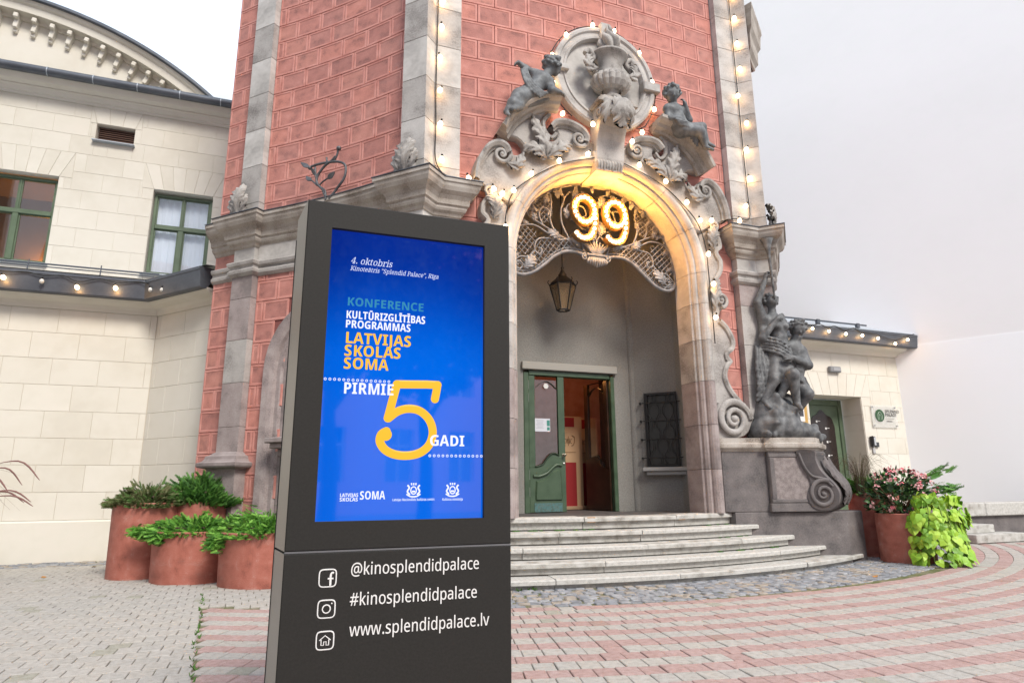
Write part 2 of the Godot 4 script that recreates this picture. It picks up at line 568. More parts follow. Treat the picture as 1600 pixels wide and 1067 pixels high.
	M.lobby = noisy(ramp_tex(cloudy, [g(0.04, 0.019, 0.009), g(0.085, 0.042, 0.018)]), 0.5, 0.7)
	M.glass = StandardMaterial3D.new()
	M.glass.albedo_color = Color(0.35, 0.4, 0.4, 0.05)
	M.glass.transparency = BaseMaterial3D.TRANSPARENCY_ALPHA
	M.glass.roughness = 0.02
	M.glass.metallic_specular = 0.9
	M.window_glass = flat(Color(0.02, 0.022, 0.025), 0.03)
	M.window_glass.metallic_specular = 1.0
	M.window_glass.clearcoat_enabled = true
	M.window_glass.clearcoat = 1.0
	M.window_glass.clearcoat_roughness = 0.02
	# paving
	M.paver_grey = []
	for c in [[0.392, 0.37, 0.335], [0.405, 0.382, 0.347], [0.378, 0.358, 0.324], [0.40, 0.374, 0.335], [0.385, 0.366, 0.335], [0.32, 0.308, 0.255]]:
		M.paver_grey.append(noisy(ramp_tex(pits, [g(c[0] * 0.68, c[1] * 0.66, c[2] * 0.62), g(c[0], c[1], c[2]), g(c[0] * 1.18, c[1] * 1.18, c[2] * 1.18)], 512, 0.22, 0.75), 1.3, 0.92, bp, 0.25))
	M.paver_red = []
	for c in [[0.385, 0.258, 0.232], [0.395, 0.268, 0.243], [0.372, 0.248, 0.223], [0.39, 0.272, 0.248], [0.33, 0.225, 0.19]]:
		M.paver_red.append(noisy(ramp_tex(pits, [g(c[0] * 0.66, c[1] * 0.64, c[2] * 0.62), g(c[0], c[1], c[2]), g(c[0] * 1.16, c[1] * 1.25, c[2] * 1.28)], 512, 0.22, 0.75), 1.3, 0.92, bp, 0.25))
	M.sett = []
	for c in [[0.23, 0.24, 0.26], [0.30, 0.305, 0.315], [0.19, 0.20, 0.215], [0.32, 0.28, 0.235], [0.26, 0.265, 0.275]]:
		M.sett.append(noisy(ramp_tex(stain, [g(c[0] * 0.6, c[1] * 0.6, c[2] * 0.6), g(c[0], c[1], c[2]), g(c[0] * 1.3, c[1] * 1.3, c[2] * 1.3)], 512, 0.22, 0.75), 1.7, 0.8, bp, 0.4))
	M.joint = noisy(ramp_tex(stain, [g(0.085, 0.105, 0.03), g(0.15, 0.145, 0.07), g(0.20, 0.18, 0.125)], 512, 0.3, 0.7), 0.7, 0.98, bp, 0.6)
	M.far_paving = noisy(ramp_tex(pits, [g(0.22, 0.205, 0.18), g(0.345, 0.325, 0.29), g(0.40, 0.38, 0.345)], 512, 0.22, 0.75), 0.9, 0.92, bp, 0.3)
	M.moss = flat(Color(0.05, 0.12, 0.02), 0.95)
	M.bulb = glow(Color(1.0, 0.74, 0.42), 4.0)
	M.bulb_small = glow(Color(1.0, 0.84, 0.58), 2.4)
	M.bulb_off = flat(Color(0.72, 0.70, 0.64), 0.25)
	M.cord = flat(Color(0.015, 0.015, 0.015), 0.6)

# ---------------------------------------------------------------- ground
func in_view(p: Vector3) -> bool:
	var q := cam.transform.affine_inverse() * p
	return q.z < -0.3 and absf(q.x / q.z) < 0.84 and absf(q.y / q.z) < 0.57

func build_ground() -> void:
	var gr := Node3D.new()
	gr.name = "ground"
	add_child(gr)
	gr.set_meta("kind", "structure")
	var b := MB.new()
	b.quad(Vector3(-90, -0.009, 60), Vector3(90, -0.009, 60), Vector3(90, -0.009, -90), Vector3(-90, -0.009, -90))
	part("bedding", b, M.joint, gr)
	# plain paving too far away or too slanted to tell the pieces apart
	var b2 := MB.new()
	b2.course(v2([9.3, 0.62, 30, -4, 30, -14, 4.0, -14, 4.0, -1.2]), -0.02, 0.0)
	b2.course(v2([-30, -4.0, -8.3, -4.0, -8.3, -14, -30, -14]), -0.02, 0.0)
	b2.course(v2([-40, 8.5, 40, 8.5, 40, 40, -40, 40]), -0.02, 0.0)
	var fpv := part("paved_area", b2, M.far_paving, gr, FO, FA)
	var list := []   # [world transform, material, name]
	var base := Transform3D(Basis(Vector3.UP, deg_to_rad(FA)), FO)
	var C := Vector3(0.2, 0, -7.5)
	var r0 := 9.74
	var rw := 0.166
	var pave := Node3D.new()
	pave.name = "pavement"
	add_child(pave)
	pave.set_meta("kind", "structure")
	var edge := func(z: float) -> float: return -4.93 + 0.07 * z
	for k in 42:
		var r := r0 + rw * (k + 0.5)
		var red := k % 2 == 0
		var step := 0.139 / r
		var a := -0.68 - rng.randf() * step
		var first := true
		while a < 0.86:
			a += step
			var pos := C + Vector3(sin(a) * r, 0, cos(a) * r)
			var gap: float = pos.x - 0.0695 - edge.call(pos.z)
			if gap < 0.012 or pos.z > 9.0:
				continue
			var rr := red if rng.randf() > 0.004 else not red
			var m: Material = pick(M.paver_red) if rr else pick(M.paver_grey)
			if first and gap > 0.03:
				var w := gap / 0.139
				list.append([base * Transform3D(Basis(Vector3.UP, a).scaled_local(Vector3(w, 1, 1)), pos - Vector3(cos(a), 0, -sin(a)) * (0.0695 + gap * 0.5) + Vector3(0, -0.031, 0)), m, 0])
			first = false
			var t := Transform3D(Basis(Vector3.UP, a + rng.randf_range(-0.012, 0.012)), pos + Vector3(0, -0.03 + rng.randf_range(-0.003, 0.003), 0))
			t.basis = t.basis * Basis(Vector3.RIGHT, rng.randf_range(-0.012, 0.012))
			list.append([base * t, m, 0])
	# straight rows to the left of the dividing joint, running on below the bands
	for j in 78:
		var z := -3.45 + 0.166 * j
		var x: float = edge.call(z) - 0.0695
		if j % 2:
			x -= 0.0695
			list.append([base * Transform3D(Basis().scaled_local(Vector3(0.48, 1, 1)), Vector3(edge.call(z) - 0.035, -0.03, z)), pick(M.paver_grey), 0])
		for i in range(-12, 62):
			var px := x - 0.139 * i
			if px < -13.0:
				break
			if i < 0 and (z < -2.6 or Vector2(px - C.x, z - C.z).length() > r0 - 0.09 or (Vector2(px, z + 7.58).length() < 9.72 and px > -3.9)):
				continue
			var t := Transform3D(Basis(Vector3.UP, rng.randf_range(-0.015, 0.015)), Vector3(px, -0.03 + rng.randf_range(-0.003, 0.003), z))
			t.basis = t.basis * Basis(Vector3.BACK, rng.randf_range(-0.012, 0.012))
			list.append([base * t, pick(M.paver_grey), 0])
	# rows right of the apron, between the bands and the parapet
	for j in 26:
		for i in 60:
			var pos := Vector3(4.4 + 0.139 * i, -0.03, -2.6 + 0.166 * j)
			var d := Vector2(pos.x - C.x, pos.z - C.z)
			var ang := atan2(d.x, d.y)
			if ang < 0.868 or pos.x > 9.5:
				continue
			list.append([base * Transform3D(Basis(Vector3.UP, rng.randf_range(-0.02, 0.02)), pos + Vector3(0.07 if j % 2 else 0.0, rng.randf_range(-0.003, 0.003), 0)), pick(M.paver_grey), 0])
	var pv := MB.new()
	pv.box(Vector3(0, 0, 0), Vector3(0.1335, 0.07, 0.161), 0.004)
	lay(list, "paver", pv.mesh(), pave)
	# granite setts round the steps and along the left wing
	var setts := []
	for k in 11:
		var r := 8.70 + 0.098 * k
		var step := 0.108 / r
		var a := -0.66 - rng.randf() * step
		while a < 0.80:
			a += step * rng.randf_range(0.85, 1.25)
			var pos := Vector3(sin(a) * r, 0, cos(a) * r - 7.58) + Vector3(rng.randf_range(-0.012, 0.012), -0.035 + rng.randf_range(-0.006, 0.006), rng.randf_range(-0.012, 0.012))
			var dd := Vector2(pos.x - C.x, pos.z - C.z).length()
			if dd > r0 - 0.05 or pos.x < -3.85:
				continue
			var t := Transform3D(Basis(Vector3.UP, a + rng.randf_range(-0.16, 0.16)).scaled_local(Vector3(rng.randf_range(0.85, 1.15), 1, rng.randf_range(0.85, 1.1))), pos)
			setts.append([base * t, M.sett[rng.randi() % 5], 0])
	var wb := Transform3D(Basis(Vector3.UP, deg_to_rad(20.0)), Vector3(-7.212, 0, -10.032))
	for j in 7:
		for i in 60:
			var pos := Vector3(-3.5 + i * 0.105 + rng.randf_range(-0.015, 0.015), -0.036 + rng.randf_range(-0.006, 0.006), 0.08 + j * 0.1)
			if pos.x > 1.2 + pos.z * 0.8:
				continue
			setts.append([wb * Transform3D(Basis(Vector3.UP, rng.randf_range(-0.15, 0.15)).scaled_local(Vector3(rng.randf_range(0.85, 1.1), 1, rng.randf_range(0.8, 1.05))), pos), M.sett[rng.randi() % 5], 0])
	var ss := MB.new()
	ss.box(Vector3.ZERO, Vector3(0.103, 0.075, 0.092), 0.008)
	lay(setts, "sett", ss.mesh(), pave)
	# weeds in the joints by the lowest step and along the dividing joint
	var wl := []
	for i in 46:
		var q: Vector3
		if i < 12:
			q = fp(-1.75 + rng.randf_range(-0.12, 0.12), 0, 1.05 + rng.randf_range(-0.03, 0.03))
		else:
			q = fp(-4.93 + 0.07 * (i - 12) * 0.12 + rng.randf_range(-0.02, 0.02), 0, (i - 12) * 0.12 + rng.randf_range(-0.05, 0.05))
		for k in 5:
			wl.append(Transform3D(Basis(Vector3.UP, rng.randf() * TAU) * Basis(Vector3.RIGHT, rng.randf_range(0.2, 1.1)).scaled(Vector3.ONE * rng.randf_range(0.012, 0.045)), q))
	var lf := MB.new()
	leaf_shape(lf, 1.0, 0.3)
	var w := stuff("weeds", lf.mesh(), flat(Color(0.07, 0.16, 0.025), 0.8), wl, self)
	tag(w, "small green weeds sprouting from the paving joints", "weeds", "", "stuff")
	for q in [[-6.6, -3.3, 0.3, "dry ochre leaf on the setts below the cream wall"], [-6.9, -2.2, 4.0, "dry ochre leaf on the grey paving left of the tall planter"], [2.3, 1.75, 2.2, "dry ochre leaf on the setts before the lowest step"]]:
		var fl := thing("fallen_leaf", q[3], "leaf", fp(q[0], 0.008, q[1]), rad_to_deg(q[2]), "fallen leaves")
		var lb := MB.new()
		lb.xf = Transform3D(Basis(Vector3.RIGHT, 1.4).scaled(Vector3.ONE * 0.085), Vector3.ZERO)
		leaf_shape(lb, 1.0, 0.7, 0.18)
		part("blade", lb, flat(Color(0.42, 0.20, 0.05), 0.8), fl)

func pick(a: Array) -> Material:
	return a[a.size() - 1] if rng.randf() < 0.015 else a[rng.randi() % (a.size() - 1)]

func leaf_shape(b: MB, l: float, w: float, fold := 0.12) -> void:
	var c := [Vector3(0, 0, 0), Vector3(0, l * 0.5, fold * l * 0.5), Vector3(0, l, 0)]
	for s in [-1.0, 1.0]:
		var e1 := Vector3(s * w * 0.5, l * 0.3, 0.0)
		var e2 := Vector3(s * w * 0.42, l * 0.65, 0.0)
		b.tri(c[0], e1, c[1]); b.tri(c[1], e1, e2); b.tri(c[1], e2, c[2])

func lay(list: Array, called: String, mesh: Mesh, parent: Node) -> void:
	var seen := []
	var rest := []
	for it in list:
		if in_view((it[0] as Transform3D).origin):
			seen.append(it)
		else:
			rest.append(it)
	seen.sort_custom(func(a, b): return a[0].origin.length_squared() < b[0].origin.length_squared())
	for i in seen.size():
		if i < 290:
			var o := MeshInstance3D.new()
			o.name = called
			o.mesh = mesh
			o.material_override = seen[i][1]
			o.transform = seen[i][0]
			parent.add_child(o, true)
		else:
			rest.append(seen[i])
	var by := {}
	for it in rest:
		if not by.has(it[1]):
			by[it[1]] = []
		by[it[1]].append(it[0])
	for m in by:
		stuff(called + "_field", mesh, m, by[m], parent)

# ---------------------------------------------------------------- ashlar walls of the wings
# blocks between y0 and y1 on the plane z = 0 of parent, minus the given holes [x0, y0, x1, y1]
func ashlar(parent: Node, x0: float, x1: float, ys: Array, len: float, first: float, holes: Array, mats: Array, thick := 0.012, every_other := 0.5, z := 0.0) -> void:
	var cache := {}
	for r in ys.size() - 1:
		var ya: float = ys[r]
		var yb: float = ys[r + 1]
		var cuts := [x0]
		var x := first + (len * every_other if r % 2 else 0.0)
		while x - len > x0:
			x -= len
		while x < x1:
			if x > x0 + 0.03 and x < x1 - 0.03:
				cuts.append(x)
			x += len
		cuts.append(x1)
		for i in cuts.size() - 1:
			var pieces := [[cuts[i], cuts[i + 1], ya, yb]]
			for h in holes:
				var nxt := []
				for p in pieces:
					if p[1] <= h[0] or p[0] >= h[2] or p[3] <= h[1] or p[2] >= h[3]:
						nxt.append(p)
						continue
					if p[0] < h[0] - 0.02: nxt.append([p[0], h[0], p[2], p[3]])
					if p[1] > h[2] + 0.02: nxt.append([h[2], p[1], p[2], p[3]])
					var xa: float = maxf(p[0], h[0])
					var xb: float = minf(p[1], h[2])
					if p[3] > h[3] + 0.02: nxt.append([xa, xb, h[3], p[3]])
					if p[2] < h[1] - 0.02: nxt.append([xa, xb, p[2], h[1]])
				pieces = nxt
			for p in pieces:
				var w: float = p[1] - p[0]
				var hh: float = p[3] - p[2]
				var key := "%.3f_%.3f" % [w, hh]
				if not cache.has(key):
					var b := MB.new()
					b.box(Vector3(0, 0, 0), Vector3(w - 0.0045, hh - 0.0045, thick * 1.3), 0.003)
					cache[key] = b.mesh()
				var o := MeshInstance3D.new()
				o.name = "block"
				o.mesh = cache[key]
				o.material_override = mats[rng.randi() % mats.size()]
				o.position = Vector3((p[0] + p[1]) * 0.5, (p[2] + p[3]) * 0.5, z + rng.randf_range(-0.001, 0.001))
				parent.add_child(o, true)

func wall_with_holes(b: MB, x0: float, x1: float, y0: float, y1: float, z: float, holes: Array, depth := 0.2) -> void:
	var xs := [x0, x1]
	var ys := [y0, y1]
	for h in holes:
		xs.append(h[0]); xs.append(h[2]); ys.append(h[1]); ys.append(h[3])
	xs.sort()
	ys.sort()
	for i in xs.size() - 1:
		for j in ys.size() - 1:
			var c := Vector2((xs[i] + xs[i + 1]) / 2, (ys[j] + ys[j + 1]) / 2)
			var open := false
			for h in holes:
				if c.x > h[0] and c.x < h[2] and c.y > h[1] and c.y < h[3]:
					open = true
			if not open and xs[i + 1] > xs[i] and ys[j + 1] > ys[j]:
				b.quad(Vector3(xs[i], ys[j], z), Vector3(xs[i + 1], ys[j], z), Vector3(xs[i + 1], ys[j + 1], z), Vector3(xs[i], ys[j + 1], z))
	for h in holes:
		var a := [Vector2(h[0], h[1]), Vector2(h[2], h[1]), Vector2(h[2], h[3]), Vector2(h[0], h[3])]
		for k in 4:
			var p: Vector2 = a[k]
			var q: Vector2 = a[(k + 1) % 4]
			b.quad(Vector3(p.x, p.y, z), Vector3(p.x, p.y, z - depth), Vector3(q.x, q.y, z - depth), Vector3(q.x, q.y, z))

func window_unit(parent: Node, x0: float, x1: float, y0: float, y1: float, z: float, transom: float, called := "window", glass_mat: Material = null) -> MeshInstance3D:
	var b := MB.new()
	var f := 0.055
	var d := 0.07
	b.box(Vector3((x0 + x1) / 2, y1 - f / 2, z), Vector3(x1 - x0, f, d), 0.006)
	b.box(Vector3((x0 + x1) / 2, y0 + f / 2, z), Vector3(x1 - x0, f, d), 0.006)
	for x in [x0 + f / 2, x1 - f / 2]:
		b.box(Vector3(x, (y0 + y1) / 2, z + 0.001), Vector3(f, y1 - y0 - 2 * f, d), 0.006)
	b.box(Vector3((x0 + x1) / 2, transom, z + 0.012), Vector3(x1 - x0 - 2 * f, 0.085, d), 0.008)
	var o := part(called, b, M.green_paint, parent)
	var xm := (x0 + x1) / 2
	var m1 := MB.new()
	m1.box(Vector3(xm, (y0 + f + transom - 0.043) / 2, z + 0.008), Vector3(0.10, transom - 0.043 - y0 - f, 0.075), 0.008)
	part("mullion", m1, M.green_paint, o)
	var m2 := MB.new()
	m2.box(Vector3(xm, (y1 - f + transom + 0.043) / 2, z - 0.004), Vector3(0.035, y1 - f - transom - 0.043, 0.05), 0.005)
	part("glazing_bar", m2, M.green_paint, o)
	for c in [[x0 + f, xm - 0.05, y0 + f, transom - 0.043], [xm + 0.05, x1 - f, y0 + f, transom - 0.043], [x0 + f, xm - 0.018, transom + 0.043, y1 - f], [xm + 0.018, x1 - f, transom + 0.043, y1 - f]]:
		# inner sash frame and pane
		var s := MB.new()
		var w := 0.022
		s.box(Vector3((c[0] + c[1]) / 2, c[2] + w / 2, z - 0.012), Vector3(c[1] - c[0], w, 0.03))
		s.box(Vector3((c[0] + c[1]) / 2, c[3] - w / 2, z - 0.012), Vector3(c[1] - c[0], w, 0.03))
		s.box(Vector3(c[0] + w / 2, (c[2] + c[3]) / 2, z - 0.012), Vector3(w, c[3] - c[2] - 2 * w, 0.03))
		s.box(Vector3(c[1] - w / 2, (c[2] + c[3]) / 2, z - 0.012), Vector3(w, c[3] - c[2] - 2 * w, 0.03))
		part("sash", s, M.green_paint, o)
		var p := MB.new()
		p.box(Vector3((c[0] + c[1]) / 2, (c[2] + c[3]) / 2, z - 0.016), Vector3(c[1] - c[0] - 2 * w, c[3] - c[2] - 2 * w, 0.006))
		part("pane", p, glass_mat if glass_mat else M.window_glass, o)
	return o

const EAVE := [0.0, 3.93, 0.03, 3.93, 0.05, 3.99, 0.09, 4.03, 0.20, 4.06, 0.26, 4.10, 0.27, 4.13, 0.0, 4.13]
const FASCIA := [0.27, 4.10, 0.36, 4.10, 0.375, 4.12, 0.40, 4.38, 0.41, 4.385, 0.41, 4.43, 0.0, 4.46]

func build_left_wing() -> void:
	var t := thing("side_wing", "cream rendered wing left of the red tower, with green windows, slate eave and curved gable", "building", Vector3(-7.212, 0, -10.032), 20.0)
	# lower wall and the slanted return towards the tower
	var ys := [0.612, 1.03, 1.443, 1.856, 2.276, 2.693, 3.114, 3.533, 3.93]
	var b := MB.new()
	b.quad(Vector3(-7, 0, 0), Vector3(1.27, 0, 0), Vector3(1.27, 4.3, 0), Vector3(-7, 4.3, 0))
	b.box(Vector3(-2.9, 2.1, -1.2), Vector3(8.2, 4.0, 2.0))
	var lw := part("lower_wall", b, M.cream_joint, t)
	ashlar(lw, -6.4, 1.262, ys, 0.657, -0.476, [], [M.cream, M.cream, M.cream_b])
	var rb := MB.new()
	rb.quad(Vector3(0, 0, 0), Vector3(2.2, 0, 0), Vector3(2.2, 4.3, 0), Vector3(0, 4.3, 0))
	var rw := part("return_wall", rb, M.cream_joint, t, Vector3(1.27, 0, 0), -48.9)
	ashlar(rw, 0.008, 2.1, ys, 0.657, 0.43, [], [M.cream, M.cream, M.cream_b])
	var pl := MB.new()
	pl.sweep(v2([-7, 0, 1.27, 0, 1.27 + 2.0 * 0.657, 2.0 * 0.7535]), v2([0.0, -0.05, 0.032, -0.05, 0.032, 0.585, 0.012, 0.61, 0.0, 0.61]))
	part("plinth", pl, M.cream_b, t)
	# eave: cove moulding, metal fascia and sloping sheet roof
	var path := v2([-7, 0, 1.27, 0, 1.27 + 1.6 * 0.657, 1.6 * 0.7535])
	var ev := MB.new()
	ev.sweep(path, v2(EAVE))
	part("eave_moulding", ev, M.cream_b, t)
	var fa := MB.new()
	fa.sweep(path, v2(FASCIA))
	part("eave_fascia", fa, M.zinc, t)
	var rf := MB.new()
	rf.quad(Vector3(-7, 4.452, 0.39), Vector3(1.10, 4.452, 0.39), Vector3(2.2, 5.02, -1.98), Vector3(-7, 5.02, -1.98))
	rf.quad(Vector3(1.10, 4.452, 0.39), Vector3(2.1, 4.452, 1.5), Vector3(3.2, 5.02, -0.5), Vector3(2.2, 5.02, -1.98))
	var roof := part("eave_roof", rf, M.zinc_light, t)
	var rail := MB.new()
	rail.tube(PackedVector3Array([Vector3(-4, 4.60, 0.25), Vector3(1.25, 4.60, 0.25)]), 0.014, 6)
	rail.tube(PackedVector3Array([Vector3(-4, 4.52, 0.36), Vector3(1.2, 4.52, 0.36)]), 0.010, 6)
	for x in [-2.6, -1.6, -0.6, 0.4]:
		rail.tube(PackedVector3Array([Vector3(x, 4.44, 0.27), Vector3(x, 4.66, 0.25)]), 0.010, 5)
	part("snow_rail", rail, M.zinc, roof)
	# upper wall
	var uz := -2.0
	var yu := [4.6, 4.88, 5.277, 5.673, 6.07, 6.472, 6.861, 7.255, 7.652, 8.05, 8.446, 8.80]
	var holes := [[-2.40, 5.27, -1.10, 7.10], [0.56, 5.27, 1.68, 7.10], [-0.60, 7.98, 0.09, 8.37]]
	var ub := MB.new()
	wall_with_holes(ub, -7, 4.6, 4.3, 9.3, 0.0, holes, 0.34)
	var uw := part("upper_wall", ub, M.cream_b, t, Vector3(0, 0, uz))
	var vh := holes.duplicate()
	vh.append([-2.62, 7.10, -0.88, 7.652]); vh.append([0.36, 7.10, 1.88, 7.652]); vh.append([-0.72, 8.37, 0.21, 8.80])
	ashlar(uw, -6.2, 4.5, yu, 0.655, 0.30, vh, [M.cream, M.cream, M.cream_b])
	# flat arches of slanted stones over the openings
	for ar in [[-2.40, -1.10, 7.10, 7.652, 7, 0.22], [0.56, 1.68, 7.10, 7.652, 6, 0.20], [-0.60, 0.09, 8.37, 8.80, 3, 0.12]]:
		for k in ar[4]:
			var f0: float = float(k) / ar[4]
			var f1: float = float(k + 1) / ar[4]
			var xb0: float = lerpf(ar[0], ar[1], f0)
			var xb1: float = lerpf(ar[0], ar[1], f1)
			var xt0: float = lerpf(ar[0] - ar[5], ar[1] + ar[5], f0)
			var xt1: float = lerpf(ar[0] - ar[5], ar[1] + ar[5], f1)
			var vb := MB.new()
			vb.prism(v2([xb0 + 0.003, ar[2] + 0.003, xb1 - 0.003, ar[2] + 0.003, xt1 - 0.003, ar[3] - 0.003, xt0 + 0.003, ar[3] - 0.003]), -0.01, 0.012, 0.004)
			part("voussoir", vb, M.cream if k % 2 else M.cream_b, uw)
		for s in 2:     # wedge between arch and wall blocks
			var xa: float = ar[0] if s == 0 else ar[1]
			var sg := -1.0 if s == 0 else 1.0
			var wb := MB.new()
			var e: float = (0.22 if ar[4] > 3 else 0.12)
			wb.prism(v2([xa + sg * 0.003, ar[2] + 0.003, xa + sg * (e - 0.003), ar[2] + 0.003, xa + sg * (e - 0.003), ar[3] - 0.02]), -0.01, 0.011, 0.003)
			part("block", wb, M.cream, uw)
	# windows, vent
	window_unit(t, -2.38, -1.115, 5.30, 7.07, uz - 0.16, 6.34, "window", M.glass)
	var w2 := window_unit(t, 0.575, 1.665, 5.30, 7.07, uz - 0.16, 6.34, "window", M.glass)
	var cu := MB.new()
	for k in 40:
		var xa := 0.60 + k * 0.026
		var za := 0.008 * sin(k * 1.1) + 0.003 * sin(k * 2.7)
		var zb := 0.008 * sin((k + 1) * 1.1) + 0.003 * sin((k + 1) * 2.7)
		cu.quad(Vector3(xa, 5.3, uz - 0.30 + za), Vector3(xa + 0.026, 5.3, uz - 0.30 + zb), Vector3(xa + 0.026, 7.05, uz - 0.30 + zb), Vector3(xa, 7.05, uz - 0.30 + za))
	part("curtain", cu, flat(Color(0.74, 0.83, 0.96), 0.9), w2)
	for w in [[-2.45, -1.05], [0.5, 1.74]]:
		var sl := MB.new()
		sl.box(Vector3((w[0] + w[1]) / 2, 5.262, uz - 0.02), Vector3(w[1] - w[0], 0.025, 0.24), 0.004)
		part("window_sill", sl, M.zinc_light, t)
	var vt := MB.new()
	vt.box(Vector3(-0.255, 8.175, uz - 0.16), Vector3(0.66, 0.36, 0.02))
	var vent := part("vent", vt, flat(Color(0.03, 0.02, 0.016), 0.8), t)
	var slat := MB.new()
	slat.xf = Transform3D(Basis(Vector3.RIGHT, 0.7), Vector3.ZERO)
	slat.box(Vector3.ZERO, Vector3(0.66, 0.01, 0.055))
	var slm := slat.mesh(flat(Color(0.15, 0.085, 0.065), 0.7))
	for k in 8:
		part("slat", slm, null, vent, Vector3(-0.255, 8.015 + k * 0.046, uz - 0.12))
	var vs := MB.new()
	vs.box(Vector3(-0.255, 7.968, uz + 0.01), Vector3(0.76, 0.022, 0.2), 0.004)
	part("vent_sill", vs, M.zinc_light, vent)
	# cornice and gutter
	var co := MB.new()
	co.sweep(v2([-7, uz, 4.6, uz]), v2([0.0, 8.74, 0.04, 8.74, 0.05, 8.79, 0.08, 8.80, 0.12, 8.86, 0.16, 8.88, 0.16, 8.90, 0.28, 8.93, 0.34, 9.00, 0.36, 9.02, 0.36, 9.06, 0.0, 9.08]))
	part("cornice", co, M.cream, t)
	var gu := MB.new()
	gu.tube(PackedVector3Array([Vector3(-7, 9.09, uz + 0.42), Vector3(4.6, 9.09, uz + 0.42)]), 0.085, 12)
	var gt := part("gutter", gu, M.zinc, t)
	var gc := MB.new()
	for k in 8:
		gc.tube(PackedVector3Array([Vector3(-3.0 + k * 0.78, 9.09, uz + 0.42), Vector3(-2.985 + k * 0.78, 9.09, uz + 0.42)]), 0.094, 12)
	part("gutter_clip", gc, M.zinc_light, gt)
	# gable with segmental cornice and brackets
	var gz := uz - 0.25
	var cx := -2.959
	var cy := 3.969
	var R := 6.963
	var poly := PackedVector2Array([Vector2(cx - 4.8, 8.5), Vector2(cx + 4.8, 8.5)])
	var arc := []
	for k in 49:
		var a := deg_to_rad(90 - 45 + 90.0 * k / 48.0)
		arc.append(a)
	for a in arc:
		poly.append(Vector2(cx + cos(a) * (R - 0.2), cy + sin(a) * (R - 0.2)))
	var gb := MB.new()
	gb.prism(poly, -0.3, 0.0)
	var gable := part("gable", gb, M.cream, t, Vector3(0, 0, gz))
	var prof := [[R - 0.36, 0.0], [R - 0.36, 0.05], [R - 0.31, 0.07], [R - 0.29, 0.12], [R - 0.29, 0.26], [R - 0.15, 0.28], [R - 0.12, 0.33], [R - 0.06, 0.36], [R - 0.06, 0.0]]
	var gm := MB.new()
	var gr := MB.new()
	for k in 48:
		for q in prof.size() - 1:
			var f := func(kk: int, qq: int) -> Vector3:
				return Vector3(cx + cos(arc[kk]) * prof[qq][0], cy + sin(arc[kk]) * prof[qq][0], prof[qq][1])
			gm.quad(f.call(k + 1, q), f.call(k, q), f.call(k, q + 1), f.call(k + 1, q + 1))
		var rp := [[R - 0.06, 0.0], [R - 0.06, 0.40], [R - 0.04, 0.42], [R + 0.02, 0.42], [R + 0.03, -0.3]]
		for q in rp.size() - 1:
			var f := func(kk: int, qq: int) -> Vector3:
				return Vector3(cx + cos(arc[kk]) * rp[qq][0], cy + sin(arc[kk]) * rp[qq][0], rp[qq][1])
			gr.quad(f.call(k + 1, q), f.call(k, q), f.call(k, q + 1), f.call(k + 1, q + 1))
	part("gable_cornice", gm, M.cream_b, gable)
	part("gable_roof", gr, M.zinc, gable)
	var br := MB.new()
	br.box(Vector3(0, 0.16, 0.11), Vector3(0.085, 0.10, 0.24), 0.012)
	br.box(Vector3(0, 0.03, 0.07), Vector3(0.083, 0.20, 0.14), 0.012)
	br.box(Vector3(0, -0.10, 0.035), Vector3(0.075, 0.09, 0.08), 0.012)
	var brm := br.mesh()
	for k in 26:
		var a := deg_to_rad(90.0 + 37.0 - k * 2.85)
		var o := part("bracket", brm, M.cream_b, gable, Vector3(cx + cos(a) * (R - 0.54), cy + sin(a) * (R - 0.54), 0.0))
		o.rotation.z = (a - PI / 2) * 0.75
	# room behind the first window: back wall and two candle lamps
	var room := MB.new()
	room.quad(Vector3(-4, 5, uz - 2.4), Vector3(0.2, 5, uz - 2.4), Vector3(0.2, 8, uz - 2.4), Vector3(-4, 8, uz - 2.4))
	room.quad(Vector3(0.2, 5, uz - 0.3), Vector3(0.2, 8, uz - 0.3), Vector3(0.2, 8, uz - 2.4), Vector3(0.2, 5, uz - 2.4))
	room.quad(Vector3(-4, 5, uz - 2.4), Vector3(-4, 8, uz - 2.4), Vector3(-4, 8, uz - 0.3), Vector3(-4, 5, uz - 0.3))
	room.quad(Vector3(-4, 7.5, uz - 0.3), Vector3(-4, 7.5, uz - 2.4), Vector3(0.2, 7.5, uz - 2.4), Vector3(0.2, 7.5, uz - 0.3))
	room.quad(Vector3(-4, 5, uz - 0.3), Vector3(0.2, 5, uz - 0.3), Vector3(0.2, 5, uz - 2.4), Vector3(-4, 5, uz - 2.4))
	part("room", room, flat(Color(0.22, 0.175, 0.15), 0.9), t)
	var sc := thing("wall_sconce", "candle sconce glowing warm behind the far left window", "lamp", t.transform * Vector3(-1.72, 5.62, uz - 2.3), 20.0)
	var arm := MB.new()
	arm.tube(smooth3([Vector3(0, -0.1, 0), Vector3(-0.1, -0.14, 0.06), Vector3(-0.14, -0.04, 0.07)]), 0.012, 6)
	arm.tube(smooth3([Vector3(0, -0.1, 0), Vector3(0.1, -0.14, 0.06), Vector3(0.14, -0.04, 0.07)]), 0.012, 6)
	arm.lathe(v2([0, -0.2, 0.03, -0.18, 0.035, -0.05, 0.0, 0.02]), 10)
	part("arm", arm, flat(Color(0.25, 0.15, 0.05), 0.4, 0.6), sc)
	for x in [-0.14, 0.14]:
		var fl := MB.new()
		fl.lathe(v2([0.001, 0.0, 0.014, 0.02, 0.022, 0.07, 0.016, 0.11, 0.001, 0.15]), 10, Vector3(x, 0, 0.07))
		part("bulb", fl, M.bulb, sc)
	var ol := OmniLight3D.new()
	ol.name = "sconce_light"
	ol.light_color = Color(1, 0.66, 0.32)
	ol.light_energy = 0.8
	ol.light_size = 0.05
	ol.omni_range = 6.0
	ol.omni_attenuation = 2.0
